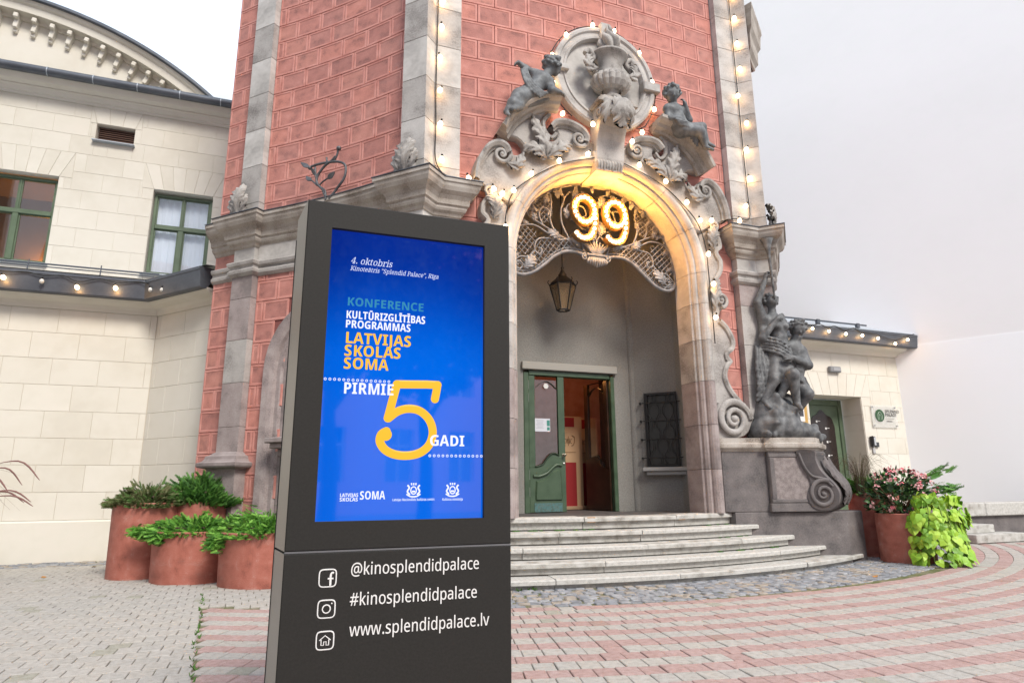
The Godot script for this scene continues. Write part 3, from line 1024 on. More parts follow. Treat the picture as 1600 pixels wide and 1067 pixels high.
	ol.shadow_enabled = true
	ol.position = Vector3(0, 0.05, 0.14)
	sc.add_child(ol)
	# pale building glimpsed behind the gable
	var rb2 := thing("distant_house", "pale house with light grey roof edge glimpsed between gable and tower", "building", Vector3(-12.6, 0, -26), 20.0)
	var hb := MB.new()
	hb.prism(v2([-4, 0, 6, 0, 6, 20.6, -4, 16.6]), -4, 0)
	part("wall", hb, M.cream, rb2)
	var hr := MB.new()
	hr.prism(v2([-4.2, 16.55, 6, 20.63, 6, 21.0, -4.2, 16.92]), -4, 0.35)
	part("roof", hr, M.zinc_light, rb2)

func build_right_wing() -> void:
	var t := thing("entrance_wing", "low cream wing beyond the statue with a recessed green side door", "building", fp(0, 0, -4.28), FA)
	var ys := [0.612, 1.00, 1.39, 1.80, 2.19, 2.60, 2.98, 3.37, 3.78, 4.27]
	var hole := [[7.72, 0.0, 9.44, 3.20]]
	var b := MB.new()
	wall_with_holes(b, 4.4, 11.5, 0, 4.6, 0.0, hole, 0.62)
	var w := part("wall", b, M.cream_b, t)
	var hv := hole.duplicate()
	hv.append([7.40, 3.20, 9.76, 3.78])
	ashlar(w, 4.6, 10.86, ys, 0.62, 10.45, hv, [M.cream, M.cream, M.cream_b], 0.012)
	for k in 7:
		var f0 := k / 7.0
		var f1 := (k + 1) / 7.0
		var vb := MB.new()
		vb.prism(v2([lerpf(7.72, 9.44, f0) + 0.003, 3.203, lerpf(7.72, 9.44, f1) - 0.003, 3.203, lerpf(7.45, 9.71, f1) - 0.003, 3.777, lerpf(7.45, 9.71, f0) + 0.003, 3.777]), -0.01, 0.012, 0.004)
		part("voussoir", vb, M.cream if k % 2 else M.cream_b, w)
	for s in 2:
		var wb := MB.new()
		var xa := 7.72 if s == 0 else 9.44
		var sg := -1.0 if s == 0 else 1.0
		wb.prism(v2([xa + sg * 0.003, 3.203, xa + sg * 0.317, 3.203, xa + sg * 0.317, 3.777, xa + sg * 0.277, 3.777]), -0.01, 0.011, 0.004)
		part("block", wb, M.cream, w)
	# right reveal of the recess shows its courses
	var rv := MB.new()
	for k in 8:
		var y0: float = [0.0, 0.39, 0.80, 1.19, 1.60, 1.98, 2.37, 2.78][k]
		rv.box(Vector3(9.436, y0 + 0.2, -0.31), Vector3(0.012, 0.385 if k < 7 else 0.41, 0.60), 0.004)
	part("reveal_blocks", rv, M.cream, t)
	var path := v2([4.4, 0, 10.9, 0])
	var up := []
	for i in range(0, EAVE.size(), 2):
		up.append(EAVE[i] * 1.25); up.append(EAVE[i + 1] + 0.36)
	var ev := MB.new()
	ev.sweep(path, v2(up))
	part("eave_moulding", ev, M.cream, t)
	up = []
	for i in range(0, FASCIA.size(), 2):
		up.append(FASCIA[i] * 1.25); up.append(FASCIA[i + 1] + 0.38)
	var fa := MB.new()
	fa.sweep(v2([4.4, 0, 11.1, 0]), v2(up))
	part("eave_fascia", fa, M.zinc, t)
	var rf := MB.new()
	rf.quad(Vector3(4.4, 4.83, 0.49), Vector3(11.1, 4.83, 0.49), Vector3(11.6, 5.5, -1.2), Vector3(4.4, 5.5, -1.2))
	var roof := part("roof", rf, M.zinc_light, t)
	var rl := MB.new()
	rl.tube(PackedVector3Array([Vector3(6, 5.0, 0.3), Vector3(9.6, 5.0, 0.3)]), 0.022, 6)
	for x in [6.5, 8.0, 9.3]:
		rl.box(Vector3(x, 4.97, 0.3), Vector3(0.10, 0.12, 0.08), 0.01)
	part("snow_rail", rl, M.zinc, roof)
	# door in the recess
	var fr := MB.new()
	fr.box(Vector3(8.06, 1.6, -0.58), Vector3(0.12, 3.16, 0.08), 0.01)
	fr.box(Vector3(9.30, 1.6, -0.58), Vector3(0.12, 3.16, 0.08), 0.01)
	fr.box(Vector3(8.68, 3.11, -0.58), Vector3(1.12, 0.14, 0.08), 0.01)
	fr.box(Vector3(7.86, 1.6, -0.59), Vector3(0.28, 3.2, 0.05), 0.0)
	var d := part("door", fr, M.green_paint, t)
	var leaf := MB.new()
	leaf.box(Vector3(8.68, 1.58, -0.60), Vector3(1.12, 2.92, 0.04), 0.006)
	part("leaf", leaf, M.green_paint, d)
	var pn := MB.new()
	var top := smooth_line(v2([8.28, 2.50, 8.36, 2.72, 8.52, 2.80, 8.68, 2.92, 8.84, 2.80, 9.00, 2.72, 9.08, 2.50]), 4)
	var pp := PackedVector2Array([Vector2(9.08, 0.7), Vector2(8.28, 0.7)])
	pp.append_array(top)
	pn.prism(pp, -0.58, -0.568, 0.003)
	var pane := part("pane", pn, flat(Color(0.03, 0.022, 0.02), 0.15), d)
	var marks := MB.new()
	for k in 12:
		var y := 2.62 - k * 0.17
		var x := 8.50 + 0.28 * (k % 2)
		marks.box(Vector3(x, y, -0.566), Vector3(0.05, 0.05, 0.004))
		marks.box(Vector3(x + 0.08, y + 0.01, -0.566), Vector3(0.07, 0.012, 0.004))
	part("print", marks, M.print_white, pane)
	# things on the wall
	var l := thing("wall_lamp", "small grey wall lamp above the green side door", "lamp", t.transform * Vector3(8.62, 3.85, 0.012), FA)
	var lb := MB.new()
	lb.box(Vector3(0, 0, 0.05), Vector3(0.36, 0.15, 0.10), 0.02)
	part("housing", lb, flat(Color(0.22, 0.23, 0.24), 0.5), l)
	var ll := MB.new()
	ll.box(Vector3(0.03, 0.0, 0.102), Vector3(0.24, 0.09, 0.012), 0.004)
	part("lens", ll, flat(Color(0.33, 0.34, 0.35), 0.2), l)
	var pq := thing("name_plaque", "clear plaque with a green disc on the cream wall by the door", "sign", t.transform * Vector3(10.12, 2.73, 0.012), FA)
	var pb := MB.new()
	pb.box(Vector3(0, 0, 0.03), Vector3(0.86, 0.56, 0.012), 0.003)
	var pm := flat(Color(0.80, 0.80, 0.76), 0.1)
	pm.transparency = BaseMaterial3D.TRANSPARENCY_ALPHA
	pm.albedo_color.a = 0.35
	part("panel", pb, pm, pq)
	for c in [[-0.38, 0.23], [0.38, 0.23], [-0.38, -0.23], [0.38, -0.23]]:
		var st := MB.new()
		st.tube(PackedVector3Array([Vector3(c[0], c[1], 0), Vector3(c[0], c[1], 0.045)]), 0.02, 10)
		part("fixing", st, flat(Color(0.4, 0.4, 0.4), 0.3, 0.8), pq)
	var dk := MB.new()
	dk.tube(PackedVector3Array([Vector3(-0.17, 0.02, 0.037), Vector3(-0.17, 0.02, 0.042)]), 0.155, 28)
	var disc := part("disc", dk, flat(Color(0.03, 0.085, 0.035), 0.4), pq)
	var da := MB.new()
	da.tube(smooth3([Vector3(-0.24, -0.09, 0.043), Vector3(-0.24, 0.03, 0.043), Vector3(-0.17, 0.11, 0.043), Vector3(-0.10, 0.03, 0.043), Vector3(-0.10, -0.09, 0.043)]), 0.008, 5)
	da.tube(smooth3([Vector3(-0.20, -0.09, 0.043), Vector3(-0.20, 0.0, 0.043), Vector3(-0.17, 0.05, 0.043), Vector3(-0.14, 0.0, 0.043), Vector3(-0.14, -0.09, 0.043)]), 0.006, 5)
	part("emblem", da, flat(Color(0.35, 0.45, 0.35), 0.4), disc)
	text(pq, "SPLENDID", 0.075, Vector3(0.02, 0.07, 0.04), flat(Color(0.05, 0.05, 0.05), 0.5), true)
	text(pq, "PALACE", 0.075, Vector3(0.02, -0.02, 0.04), flat(Color(0.05, 0.05, 0.05), 0.5), true)
	var pln := MB.new()
	pln.box(Vector3(0.16, -0.06, 0.038), Vector3(0.30, 0.006, 0.002))
	pln.box(Vector3(0.14, -0.12, 0.038), Vector3(0.20, 0.02, 0.002))
	part("small_print", pln, flat(Color(0.08, 0.08, 0.08), 0.5), pq)
	var ic := thing("intercom", "black intercom handset and keypad beside the side door", "intercom", t.transform * Vector3(9.62, 2.05, 0.012), FA)
	var ib := MB.new()
	ib.box(Vector3(-0.02, 0.04, 0.04), Vector3(0.14, 0.26, 0.07), 0.012)
	part("station", ib, flat(Color(0.03, 0.03, 0.033), 0.4), ic)
	var ih := MB.new()
	ih.box(Vector3(-0.075, 0.06, 0.09), Vector3(0.045, 0.24, 0.04), 0.014)
	part("handset", ih, flat(Color(0.02, 0.02, 0.022), 0.35), ic)
	var iscr := MB.new()
	iscr.box(Vector3(0.015, 0.05, 0.077), Vector3(0.06, 0.2, 0.006), 0.002)
	part("faceplate", iscr, flat(Color(0.45, 0.47, 0.49), 0.4), ic)
	var ik := MB.new()
	ik.box(Vector3(0.13, -0.03, 0.03), Vector3(0.10, 0.12, 0.03), 0.006)
	part("keypad", ik, flat(Color(0.05, 0.055, 0.06), 0.5), ic)
	var ik2 := MB.new()
	ik2.box(Vector3(0.0, -0.18, 0.025), Vector3(0.08, 0.14, 0.025), 0.006)
	part("card_reader", ik2, flat(Color(0.45, 0.45, 0.45), 0.4), ic)
	var nb := thing("notice_board", "yellow framed notice board half hidden behind the statue", "notice board", t.transform * Vector3(7.28, 2.72, 0.012), FA)
	var nf := MB.new()
	nf.box(Vector3(0, 0, 0.02), Vector3(0.66, 0.9, 0.04), 0.008)
	part("frame", nf, flat(Color(0.50, 0.30, 0.08), 0.5), nb)
	var ns := MB.new()
	ns.box(Vector3(-0.02, 0.06, 0.042), Vector3(0.5, 0.5, 0.004))
	part("sheet", ns, M.print_white, nb)
	var nl := MB.new()
	nl.box(Vector3(0.12, 0.08, 0.0455), Vector3(0.16, 0.3, 0.002))
	part("picture", nl, flat(Color(0.05, 0.05, 0.06), 0.6), nb)

func build_white_wall() -> void:
	var t := thing("blind_wall", "tall plain white firewall filling the right side behind the tower", "wall", Vector3(10.039, 0, -16.446), -39.2)
	var u := MB.new()
	u.box(Vector3(-3, 18, -0.4), Vector3(24, 36, 0.7))
	part("upper_render", u, M.white_old, t)
	var l := MB.new()
	l.box(Vector3(4.6, 2.29, -0.098), Vector3(9.6, 4.58, 0.12))
	part("lower_render", l, M.white, t)
	var pt := thing("parapet", "low dark parapet with pale granite coping by the right edge", "parapet", Vector3(8.15, 0, -12.5), FA)
	var b := MB.new()
	b.box(Vector3(3.0, 0.2, -0.25), Vector3(6.0, 0.48, 0.4), 0.01)
	part("base", b, M.pedestal, pt)
	for k in 5:
		var c := MB.new()
		c.box(Vector3(0.55 + k * 1.2, 0.565, -0.22), Vector3(1.19, 0.25, 0.5), 0.015)
		part("coping_stone", c, M.granite if k % 2 else M.granite_b, pt)
	var st := thing("small_steps", "two short granite steps at the foot of the parapet", "steps", Vector3(8.35, 0, -12.35), FA)
	for k in 2:
		var s := MB.new()
		s.box(Vector3(0.42 - k * 0.22, 0.09 + k * 0.15, 0.22 - k * 0.25), Vector3(1.35 - k * 0.5, 0.15, 0.42), 0.01)
		part("step", s, M.granite_b, st)

# ---------------------------------------------------------------- lettering
func text(parent: Node, s: String, h: float, at: Vector3, mat: Material, bold := false, serif := false, slant := 0.0, called := "lettering", width := 0.0) -> MeshInstance3D:
	var f := SystemFont.new()
	f.font_names = PackedStringArray(["Droid Serif" if serif else "Droid Sans"])
	f.font_weight = 700 if bold else 400
	var tm := TextMesh.new()
	tm.text = s
	tm.font = f
	tm.font_size = 64
	tm.pixel_size = h / 46.0
	tm.depth = 0.0012
	tm.curve_step = 1.0
	tm.horizontal_alignment = HORIZONTAL_ALIGNMENT_LEFT
	tm.vertical_alignment = VERTICAL_ALIGNMENT_BOTTOM
	tm.material = mat
	var o := MeshInstance3D.new()
	o.name = called
	o.mesh = tm
	parent.add_child(o, true)
	var bs := Basis(Vector3(1, 0, 0), Vector3(slant, 1, 0), Vector3(0, 0, 1))
	if width > 0.0:
		var ab := tm.get_aabb()
		if ab.size.x > 0.0:
			bs = bs * Basis.from_scale(Vector3(width / ab.size.x, 1, 1))
	o.transform = Transform3D(bs, at)
	return o

# ---------------------------------------------------------------- across the street (mirrored by the glass)
func build_street() -> void:
	var h := thing("street_house", "pale pink town house with red tiled roof across the street, mirrored in glass", "building", Vector3(8, 0, 20), 186.0)
	var b := MB.new()
	var holes := []
	for r in 3:
		for k in 9:
			holes.append([-13.5 + k * 3.0, 1.3 + r * 3.8, -12.2 + k * 3.0, 3.5 + r * 3.8])
	wall_with_holes(b, -16, 16, 0, 12.5, 0, holes, 0.25)
	part("wall", b, flat(Color(0.92, 0.50, 0.58), 0.9), h)
	for q in holes:
		var w := MB.new()
		w.box(Vector3((q[0] + q[2]) / 2, (q[1] + q[3]) / 2, -0.22), Vector3(q[2] - q[0], q[3] - q[1], 0.02))
		var wn := part("window", w, M.window_glass, h)
		var f := MB.new()
		f.box(Vector3((q[0] + q[2]) / 2, (q[1] + q[3]) / 2, -0.19), Vector3(0.1, q[3] - q[1], 0.05))
		f.box(Vector3((q[0] + q[2]) / 2, q[3] - 0.7, -0.18), Vector3(q[2] - q[0], 0.09, 0.05))
		for x in [q[0] + 0.05, q[2] - 0.05]:
			f.box(Vector3(x, (q[1] + q[3]) / 2, -0.185), Vector3(0.1, q[3] - q[1], 0.05))
		part("frame", f, flat(Color(0.75, 0.74, 0.72), 0.6), wn)
	var rf := MB.new()
	rf.quad(Vector3(-16.4, 12.4, 0.5), Vector3(16.4, 12.4, 0.5), Vector3(16.4, 18.3, -6), Vector3(-16.4, 18.3, -6))
	rf.quad(Vector3(16.4, 12.4, -12), Vector3(-16.4, 12.4, -12), Vector3(-16.4, 18.3, -6), Vector3(16.4, 18.3, -6))
	part("roof", rf, flat(Color(0.42, 0.10, 0.06), 0.8), h)
	var sides := MB.new()
	for x in [-16.0, 16.0]:
		sides.quad(Vector3(x, 0, 0), Vector3(x, 0, -12), Vector3(x, 12.5, -12), Vector3(x, 12.5, 0))
		sides.tri(Vector3(x, 12.5, 0), Vector3(x, 12.5, -12), Vector3(x, 18.2, -6))
	sides.quad(Vector3(16, 0, -12), Vector3(-16, 0, -12), Vector3(-16, 12.5, -12), Vector3(16, 12.5, -12))
	part("rear_wall", sides, flat(Color(0.55, 0.45, 0.42), 0.9), h)
	# tall neighbour that keeps the sky off everything turned to the left
	var nh := thing("neighbour_house", "tall grey rendered house closing the yard on the left, outside the picture", "building", Vector3(-9.8, 0, 5.5), 90.0)
	var nb := MB.new()
	var nholes := []
	for r in 3:
		for k in 6:
			nholes.append([-9.0 + k * 3.2, 1.4 + r * 3.9, -7.7 + k * 3.2, 3.5 + r * 3.9])
	wall_with_holes(nb, -11, 11, 0, 13.4, 0, nholes, 0.2)
	part("wall", nb, flat(Color(0.33, 0.32, 0.31), 0.9), nh)
	var nr := MB.new()
	nr.box(Vector3(0, 6.7, -4.3), Vector3(22, 13.4, 8), 0.0)
	part("body", nr, flat(Color(0.2, 0.2, 0.2), 0.9), nh)
	for q in nholes:
		var w := MB.new()
		w.box(Vector3((q[0] + q[2]) / 2, (q[1] + q[3]) / 2, -0.18), Vector3(q[2] - q[0], q[3] - q[1], 0.03))
		part("window", w, M.window_glass, nh)
	var lb := MB.new()
	leaf_shape(lb, 1.0, 0.62)
	var lm := lb.mesh()
	var k2 := 0
	for s in [[4.6, 10.0], [8.0, 11.2], [11.6, 10.4]]:
		var tr := thing("street_tree", ["leafy street tree mirrored at the left of the screen", "leafy street tree mirrored in the middle of the screen", "leafy street tree mirrored at the right of the screen"][k2], "tree", Vector3(s[0], 0, s[1]), 0, "street trees mirrored in the screen")
		k2 += 1
		var tb := MB.new()
		tb.tube(smooth3([Vector3(0, -0.05, 0), Vector3(0.05, 1.6, 0), Vector3(-0.05, 3.4, 0.05), Vector3(0.1, 6.0, 0)]), [0.24, 0.23, 0.22, 0.21, 0.2, 0.19, 0.18, 0.17, 0.16, 0.15, 0.14, 0.12, 0.10, 0.08, 0.06, 0.05], 9)
		for q in 7:
			var a := q * 0.9
			tb.tube(smooth3([Vector3(0, 2.9 + q * 0.25, 0), Vector3(cos(a) * 0.8, 4.0 + q * 0.3, sin(a) * 0.8), Vector3(cos(a) * 1.7, 5.0 + q * 0.3, sin(a) * 1.7)], 3), [0.09, 0.08, 0.07, 0.06, 0.05, 0.04, 0.03], 6)
		part("trunk", tb, flat(Color(0.05, 0.04, 0.03), 0.9), tr)
		var xs := []
		for q in 4200:
			var d := Vector3(rng.randfn(), rng.randfn(), rng.randfn()).normalized() * pow(rng.randf(), 0.4)
			var p := Vector3(d.x * 2.35, 6.1 + d.y * 2.7, d.z * 2.2)
			xs.append(Transform3D(Basis(Vector3(rng.randfn(), rng.randfn(), rng.randfn()).normalized(), rng.randf() * TAU).scaled(Vector3.ONE * rng.randf_range(0.22, 0.36)), p))
		stuff("crown", lm, flat(Color(0.04, 0.085, 0.02), 0.7), xs, tr)

# ---------------------------------------------------------------- red tower
var block_cache := {}
func block_mesh(w: float, h: float) -> ArrayMesh:
	var key := "%.3f_%.3f" % [w, h]
	if block_cache.has(key):
		return block_cache[key]
	var a := w / 2 - 0.004
	var c := h / 2 - 0.004
	var mg := 0.036
	var z := 0.012
	var zc := 0.007
	var ce := MB.new()
	ce.quad(Vector3(-a + mg, -c + mg, zc), Vector3(a - mg, -c + mg, zc), Vector3(a - mg, c - mg, zc), Vector3(-a + mg, c - mg, zc))
	var m := MB.new()
	var o := [Vector2(-a, -c), Vector2(a, -c), Vector2(a, c), Vector2(-a, c)]
	for k in 4:
		var p: Vector2 = o[k]
		var q: Vector2 = o[(k + 1) % 4]
		var ps := Vector2(signf(p.x), signf(p.y))
		var qs := Vector2(signf(q.x), signf(q.y))
		var bv := 0.004
		var p1 := p - ps * bv
		var q1 := q - qs * bv
		var p2 := p - ps * (mg - 0.006)
		var q2 := q - qs * (mg - 0.006)
		var p3 := p - ps * mg
		var q3 := q - qs * mg
		m.quad(Vector3(p.x, p.y, -0.02), Vector3(q.x, q.y, -0.02), Vector3(q.x, q.y, z - bv), Vector3(p.x, p.y, z - bv))
		m.quad(Vector3(p.x, p.y, z - bv), Vector3(q.x, q.y, z - bv), Vector3(q1.x, q1.y, z), Vector3(p1.x, p1.y, z))
		m.quad(Vector3(p1.x, p1.y, z), Vector3(q1.x, q1.y, z), Vector3(q2.x, q2.y, z), Vector3(p2.x, p2.y, z))
		m.quad(Vector3(p2.x, p2.y, z), Vector3(q2.x, q2.y, z), Vector3(q3.x, q3.y, zc), Vector3(p3.x, p3.y, zc))
	var am := ce.mesh(M.red[0])
	m.mesh(M.red_margin, am)
	block_cache[key] = am
	return am

func front_n(u: float) -> float:
	return -0.13 + 0.08 * (1.0 - pow(u / 2.255, 2))
func left_n(s: float) -> float:
	return -0.11 - 0.07 * (1.0 - pow((s + 1.65) / 1.27, 2)) if s > -2.95 and s < -0.35 else -0.12

func lay_blocks(parent: Node, x0: float, x1: float, y_lo: float, y_hi: float, len: float, phase: float, curve: Callable, keep: Callable) -> void:
	var pitch := 0.3085
	var k := int(floor((y_lo - 5.865) / pitch))
	while 5.865 + pitch * k < y_hi:
		var ya := 5.865 + pitch * k
		var x := phase + (len * 0.5 if k % 2 else 0.0)
		while x > x0:
			x -= len
		var cuts := [x0]
		while x < x1:
			if x > x0 + 0.07 and x < x1 - 0.07:
				cuts.append(x)
			x += len
		cuts.append(x1)
		for i in cuts.size() - 1:
			var a: float = cuts[i]
			var b: float = cuts[i + 1]
			var xc := (a + b) / 2
			if not keep.call(a, b, ya, ya + pitch):
				continue
			var o := MeshInstance3D.new()
			o.name = "block"
			o.mesh = block_mesh(b - a, pitch)
			o.set_surface_override_material(0, M.red[rng.randi() % M.red.size()])
			var n0: float = curve.call(a)
			var n1: float = curve.call(b)
			o.position = Vector3(xc, ya + pitch / 2, curve.call(xc) + rng.randf_range(-0.0015, 0.0015))
			o.rotation.y = -atan2(n1 - n0, b - a)
			parent.add_child(o, true)
		k += 1

const PIL_L := [-2.255, -0.25, -2.255, 0.0, -2.62, 0.0]   # front strip of the left corner pilaster in the portal frame

func build_tower() -> void:
	var t := thing("brick_tower", "red block tower with grey stone pilasters and arched portal", "tower", FO, FA)
	var inv := t.transform.affine_inverse()
	var lx := inv * Transform3D(Basis(Vector3.UP, deg_to_rad(LA)), LO)   # left face frame inside the tower
	var top := 12.65
	# --- front wall
	var b := MB.new()
	var N := 40
	for i in N:
		var ua := -2.3 + 4.6 * i / N
		var ub := -2.3 + 4.6 * (i + 1) / N
		var f := func(u: float) -> float:
			return 4.2 + sqrt(maxf(0.0, 1.5 * 1.5 - u * u)) if absf(u) < 1.5 else 0.0
		b.quad(Vector3(ua, f.call(ua), front_n(ua) - 0.006), Vector3(ub, f.call(ub), front_n(ub) - 0.006), Vector3(ub, top, front_n(ub) - 0.006), Vector3(ua, top, front_n(ua) - 0.006))
	var fw := part("portal_wall", b, M.red_joint, t)
	for side in [[-2.25, -1.58], [1.58, 2.25]]:
		lay_blocks(fw, side[0], side[1], 1.7, 4.3, 0.517, -1.98, front_n, func(_a, _b, _c, _d): return true)
	lay_blocks(fw, -2.25, 2.25, 4.33, top - 0.2, 0.517, -1.98, front_n, func(x0: float, x1: float, y0: float, y1: float) -> bool:
		var cx := (x0 + x1) / 2
		for q in [[x0, y0], [x1, y0], [cx, y0]]:
			if Vector2(q[0], q[1] - 4.2).length() < 1.5:
				return false
		return Vector2(cx - 0.03, (y0 + y1) / 2 - 7.16).length() > 0.52)
	# --- left wall in its own frame, hollow in plan
	var lb := MB.new()
	for i in 20:
		var sa := -2.95 + 2.6 * i / 20
		var sb := -2.95 + 2.6 * (i + 1) / 20
		lb.quad(Vector3(sa, 0, left_n(sa + 0.001) - 0.006), Vector3(sb, 0, left_n(sb - 0.001) - 0.006), Vector3(sb, top, left_n(sb - 0.001) - 0.006), Vector3(sa, top, left_n(sa + 0.001) - 0.006))
	lb.quad(Vector3(-3.86, 0, -0.126), Vector3(-3.3, 0, -0.126), Vector3(-3.3, top, -0.126), Vector3(-3.86, top, -0.126))
	lb.quad(Vector3(-3.86, 0, -3.0), Vector3(-3.86, 0, -0.126), Vector3(-3.86, top, -0.126), Vector3(-3.86, top, -3.0))
	var lw := part("side_wall", lb, M.red_joint, t)
	lw.transform = lx
	var niche := func(x0: float, x1: float, y0: float, y1: float) -> bool:
		return not (x0 > -2.62 and x1 < -0.7 and y1 < 3.75)
	lay_blocks(lw, -2.92, -0.38, 0.0, 4.1, 0.46, -1.865, left_n, niche)
	lay_blocks(lw, -2.92, -0.38, 5.0, top - 0.2, 0.46, -1.865, left_n, func(_a, _b, _c, _d): return true)
	lay_blocks(lw, -3.86, -3.33, 0.0, top - 0.2, 0.40, -3.6, left_n, func(_a, _b, _c, _d): return true)
	# --- right wall: mirrored plane, turned away from the camera
	var rb := MB.new()
	var rx := Vector2(2.78, 0.156)
	rb.quad(Vector3(rx.x, 0, rx.y - 0.15), Vector3(rx.x + 2.7, 0, rx.y - 2.85), Vector3(rx.x + 2.7, top, rx.y - 2.85), Vector3(rx.x, top, rx.y - 0.15))
	rb.quad(Vector3(rx.x + 2.7, 0, rx.y - 2.85), Vector3(-4.6, 0, -4.2), Vector3(-4.6, top, -4.2), Vector3(rx.x + 2.7, top, rx.y - 2.85))
	part("rear_side_wall", rb, M.red_margin, t)
	var cap := MB.new()
	cap.course(v2([-2.3, -0.05, 2.3, -0.05, 2.8, 0.1, 5.4, -2.7, 4.0, -4.2, -4.6, -4.2, -5.4, -2.7, -2.8, 0.1]), top - 0.02, top + 0.1)
	part("roof_slab", cap, M.cornice, t)
	# --- corner pilasters: one stone per course, each turning the corner
	var c0 := Vector2(lx.origin.x, lx.origin.z)
	var dl := Vector2(lx.basis.x.x, lx.basis.x.z)
	var nl := Vector2(lx.basis.z.x, lx.basis.z.z)
	var planL := PackedVector2Array([Vector2(-2.255, -0.25), Vector2(-2.255, 0), Vector2(-2.62, 0), c0, c0 - dl * 0.38, c0 - dl * 0.38 - nl * 0.3])
	var planR := mirror(planL)
	var pl := Node3D.new()
	pl.name = "corner_pilaster"
	t.add_child(pl)
	var pr := Node3D.new()
	pr.name = "corner_pilaster_001"
	t.add_child(pr)
	var p1 := Node3D.new()
	p1.name = "outer_pilaster"
	t.add_child(p1)
	p1.transform = lx
	var plan1 := v2([-3.33, -0.3, -2.92, -0.3, -2.92, 0.0, -3.33, 0.0])
	var joints := []
	var y := 5.03
	joints.append(y)
	y = 5.245
	while y < top:
		joints.append(y)
		y += 0.617
	var lows := [1.55, 1.90, 2.52, 3.14, 3.76, 4.14]
	for set in [joints, lows]:
		for k in set.size() - 1:
			for w in 3:
				var s := MB.new()
				s.course([planL, planR, plan1][w], set[k] + 0.0015, set[k + 1] - 0.0015, 0.005)
				var mats: Array = [M.stone, M.stone_c, M.stone_b] if set == joints else [M.stone_b, M.stone_low, M.stone_b]
				if w == 2 and set == lows:
					mats = [M.stone_low, M.stone_b, M.stone_low_b]
				part("stone", s, mats[rng.randi() % 3], [pl, pr, p1][w])
	# frieze behind the mouldings and the pedestals below
	for w in 3:
		var fz := MB.new()
		fz.course([planL, planR, plan1][w], 4.14, 5.03, 0.004)
		part("capital_block", fz, M.stone_c, [pl, pr, p1][w])
		if w == 1:
			continue     # the statue's pier stands here
		var pd := MB.new()
		var pp: PackedVector2Array = [planL, planR, plan1][w]
		var grown := MB.inset(_ccw(pp), -0.07)
		pd.course(grown, 0.0, 1.32, 0.012)
		part("pedestal", pd, M.stone_low_b if w < 2 else M.stone_low, [pl, pr, p1][w])
		var mo := MB.new()
		var ring := _ccw(pp)
		ring = _flip(ring)
		mo.sweep(_open(ring), v2([0.07, 1.31, 0.08, 1.33, 0.16, 1.35, 0.17, 1.37, 0.17, 1.41, 0.12, 1.43, 0.10, 1.46, 0.09, 1.50, 0.05, 1.52, 0.02, 1.55, 0.0, 1.56]), 1.0, false)
		part("pedestal_cap", mo, M.stone_low_b, [pl, pr, p1][w])
	# --- entablature running round pilasters and left wall
	var pts := PackedVector2Array()
	var lpt := func(s: float, n: float) -> Vector2:
		var q := lx * Vector3(s, 0, n)
		return Vector2(q.x, q.z)
	pts.append(lpt.call(-3.87, -0.12)); pts.append(lpt.call(-3.33, -0.12)); pts.append(lpt.call(-3.33, 0.0)); pts.append(lpt.call(-2.92, 0.0)); pts.append(lpt.call(-2.92, -0.10))
	for k in range(1, 8):
		var s := -2.92 + 2.54 * k / 8.0
		pts.append(lpt.call(s, left_n(s) + 0.012))
	pts.append(lpt.call(-0.38, -0.10)); pts.append(lpt.call(-0.38, 0.0)); pts.append(lpt.call(0.0, 0.0))
	pts.append(Vector2(-2.62, 0)); pts.append(Vector2(-2.255, 0)); pts.append(Vector2(-2.255, -0.14))
	var ptr := mirror(PackedVector2Array([lpt.call(-2.0, -0.14), lpt.call(-0.38, -0.10), lpt.call(-0.38, 0.0), lpt.call(0.0, 0.0), Vector2(-2.62, 0), Vector2(-2.255, 0), Vector2(-2.255, -0.14)]))
	var corn := v2([0.0, 4.53, 0.02, 4.54, 0.035, 4.575, 0.07, 4.60, 0.085, 4.63, 0.085, 4.66, 0.11, 4.675, 0.12, 4.74, 0.15, 4.79, 0.20, 4.83, 0.225, 4.88, 0.235, 4.93, 0.25, 4.935, 0.25, 4.985, 0.0, 5.035])
	var band := v2([0.0, 4.10, 0.02, 4.11, 0.05, 4.14, 0.055, 4.18, 0.03, 4.205, 0.03, 4.24, 0.06, 4.26, 0.07, 4.30, 0.06, 4.32, 0.0, 4.33])
	var fri := v2([0.0, 4.12, 0.03, 4.12, 0.03, 4.56, 0.0, 4.56])
	var n_part := 0
	for pth in [pts, ptr]:
		var e1 := MB.new()
		e1.sweep(pth, corn, 1.0, false)
		var cn := part("cornice", e1, M.cornice, t)
		var e2 := MB.new()
		e2.sweep(pth, band, 1.0, false)
		part("band_moulding", e2, M.stone_b, t)
		var fl := MB.new()
		fl.sweep(pth, v2([0.0, 5.034, 0.262, 4.988, 0.262, 4.998, 0.0, 5.046]), 1.0, false)
		part("lead_flashing", fl, M.zinc, cn)
	var e3 := MB.new()
	e3.sweep(pts.slice(4, 13), fri, 1.0, false)
	part("frieze", e3, M.stone_c, t)
	# --- niche with stone surround on the left wall
	var ni := MB.new()
	var cxn := -1.66
	var ring2 := []
	for k in 6:
		ring2.append([Vector2(cxn - 0.98, 0.0 + 2.66 * k / 5.0), Vector2(-1, 0)])
	for k in range(1, 18):
		var a := PI - PI * k / 18.0
		ring2.append([Vector2(cxn + cos(a) * 0.98, 2.66 + sin(a) * 0.98), Vector2(cos(a), sin(a))])
	for k in 6:
		ring2.append([Vector2(cxn + 0.98, 2.66 - 2.66 * k / 5.0), Vector2(1, 0)])
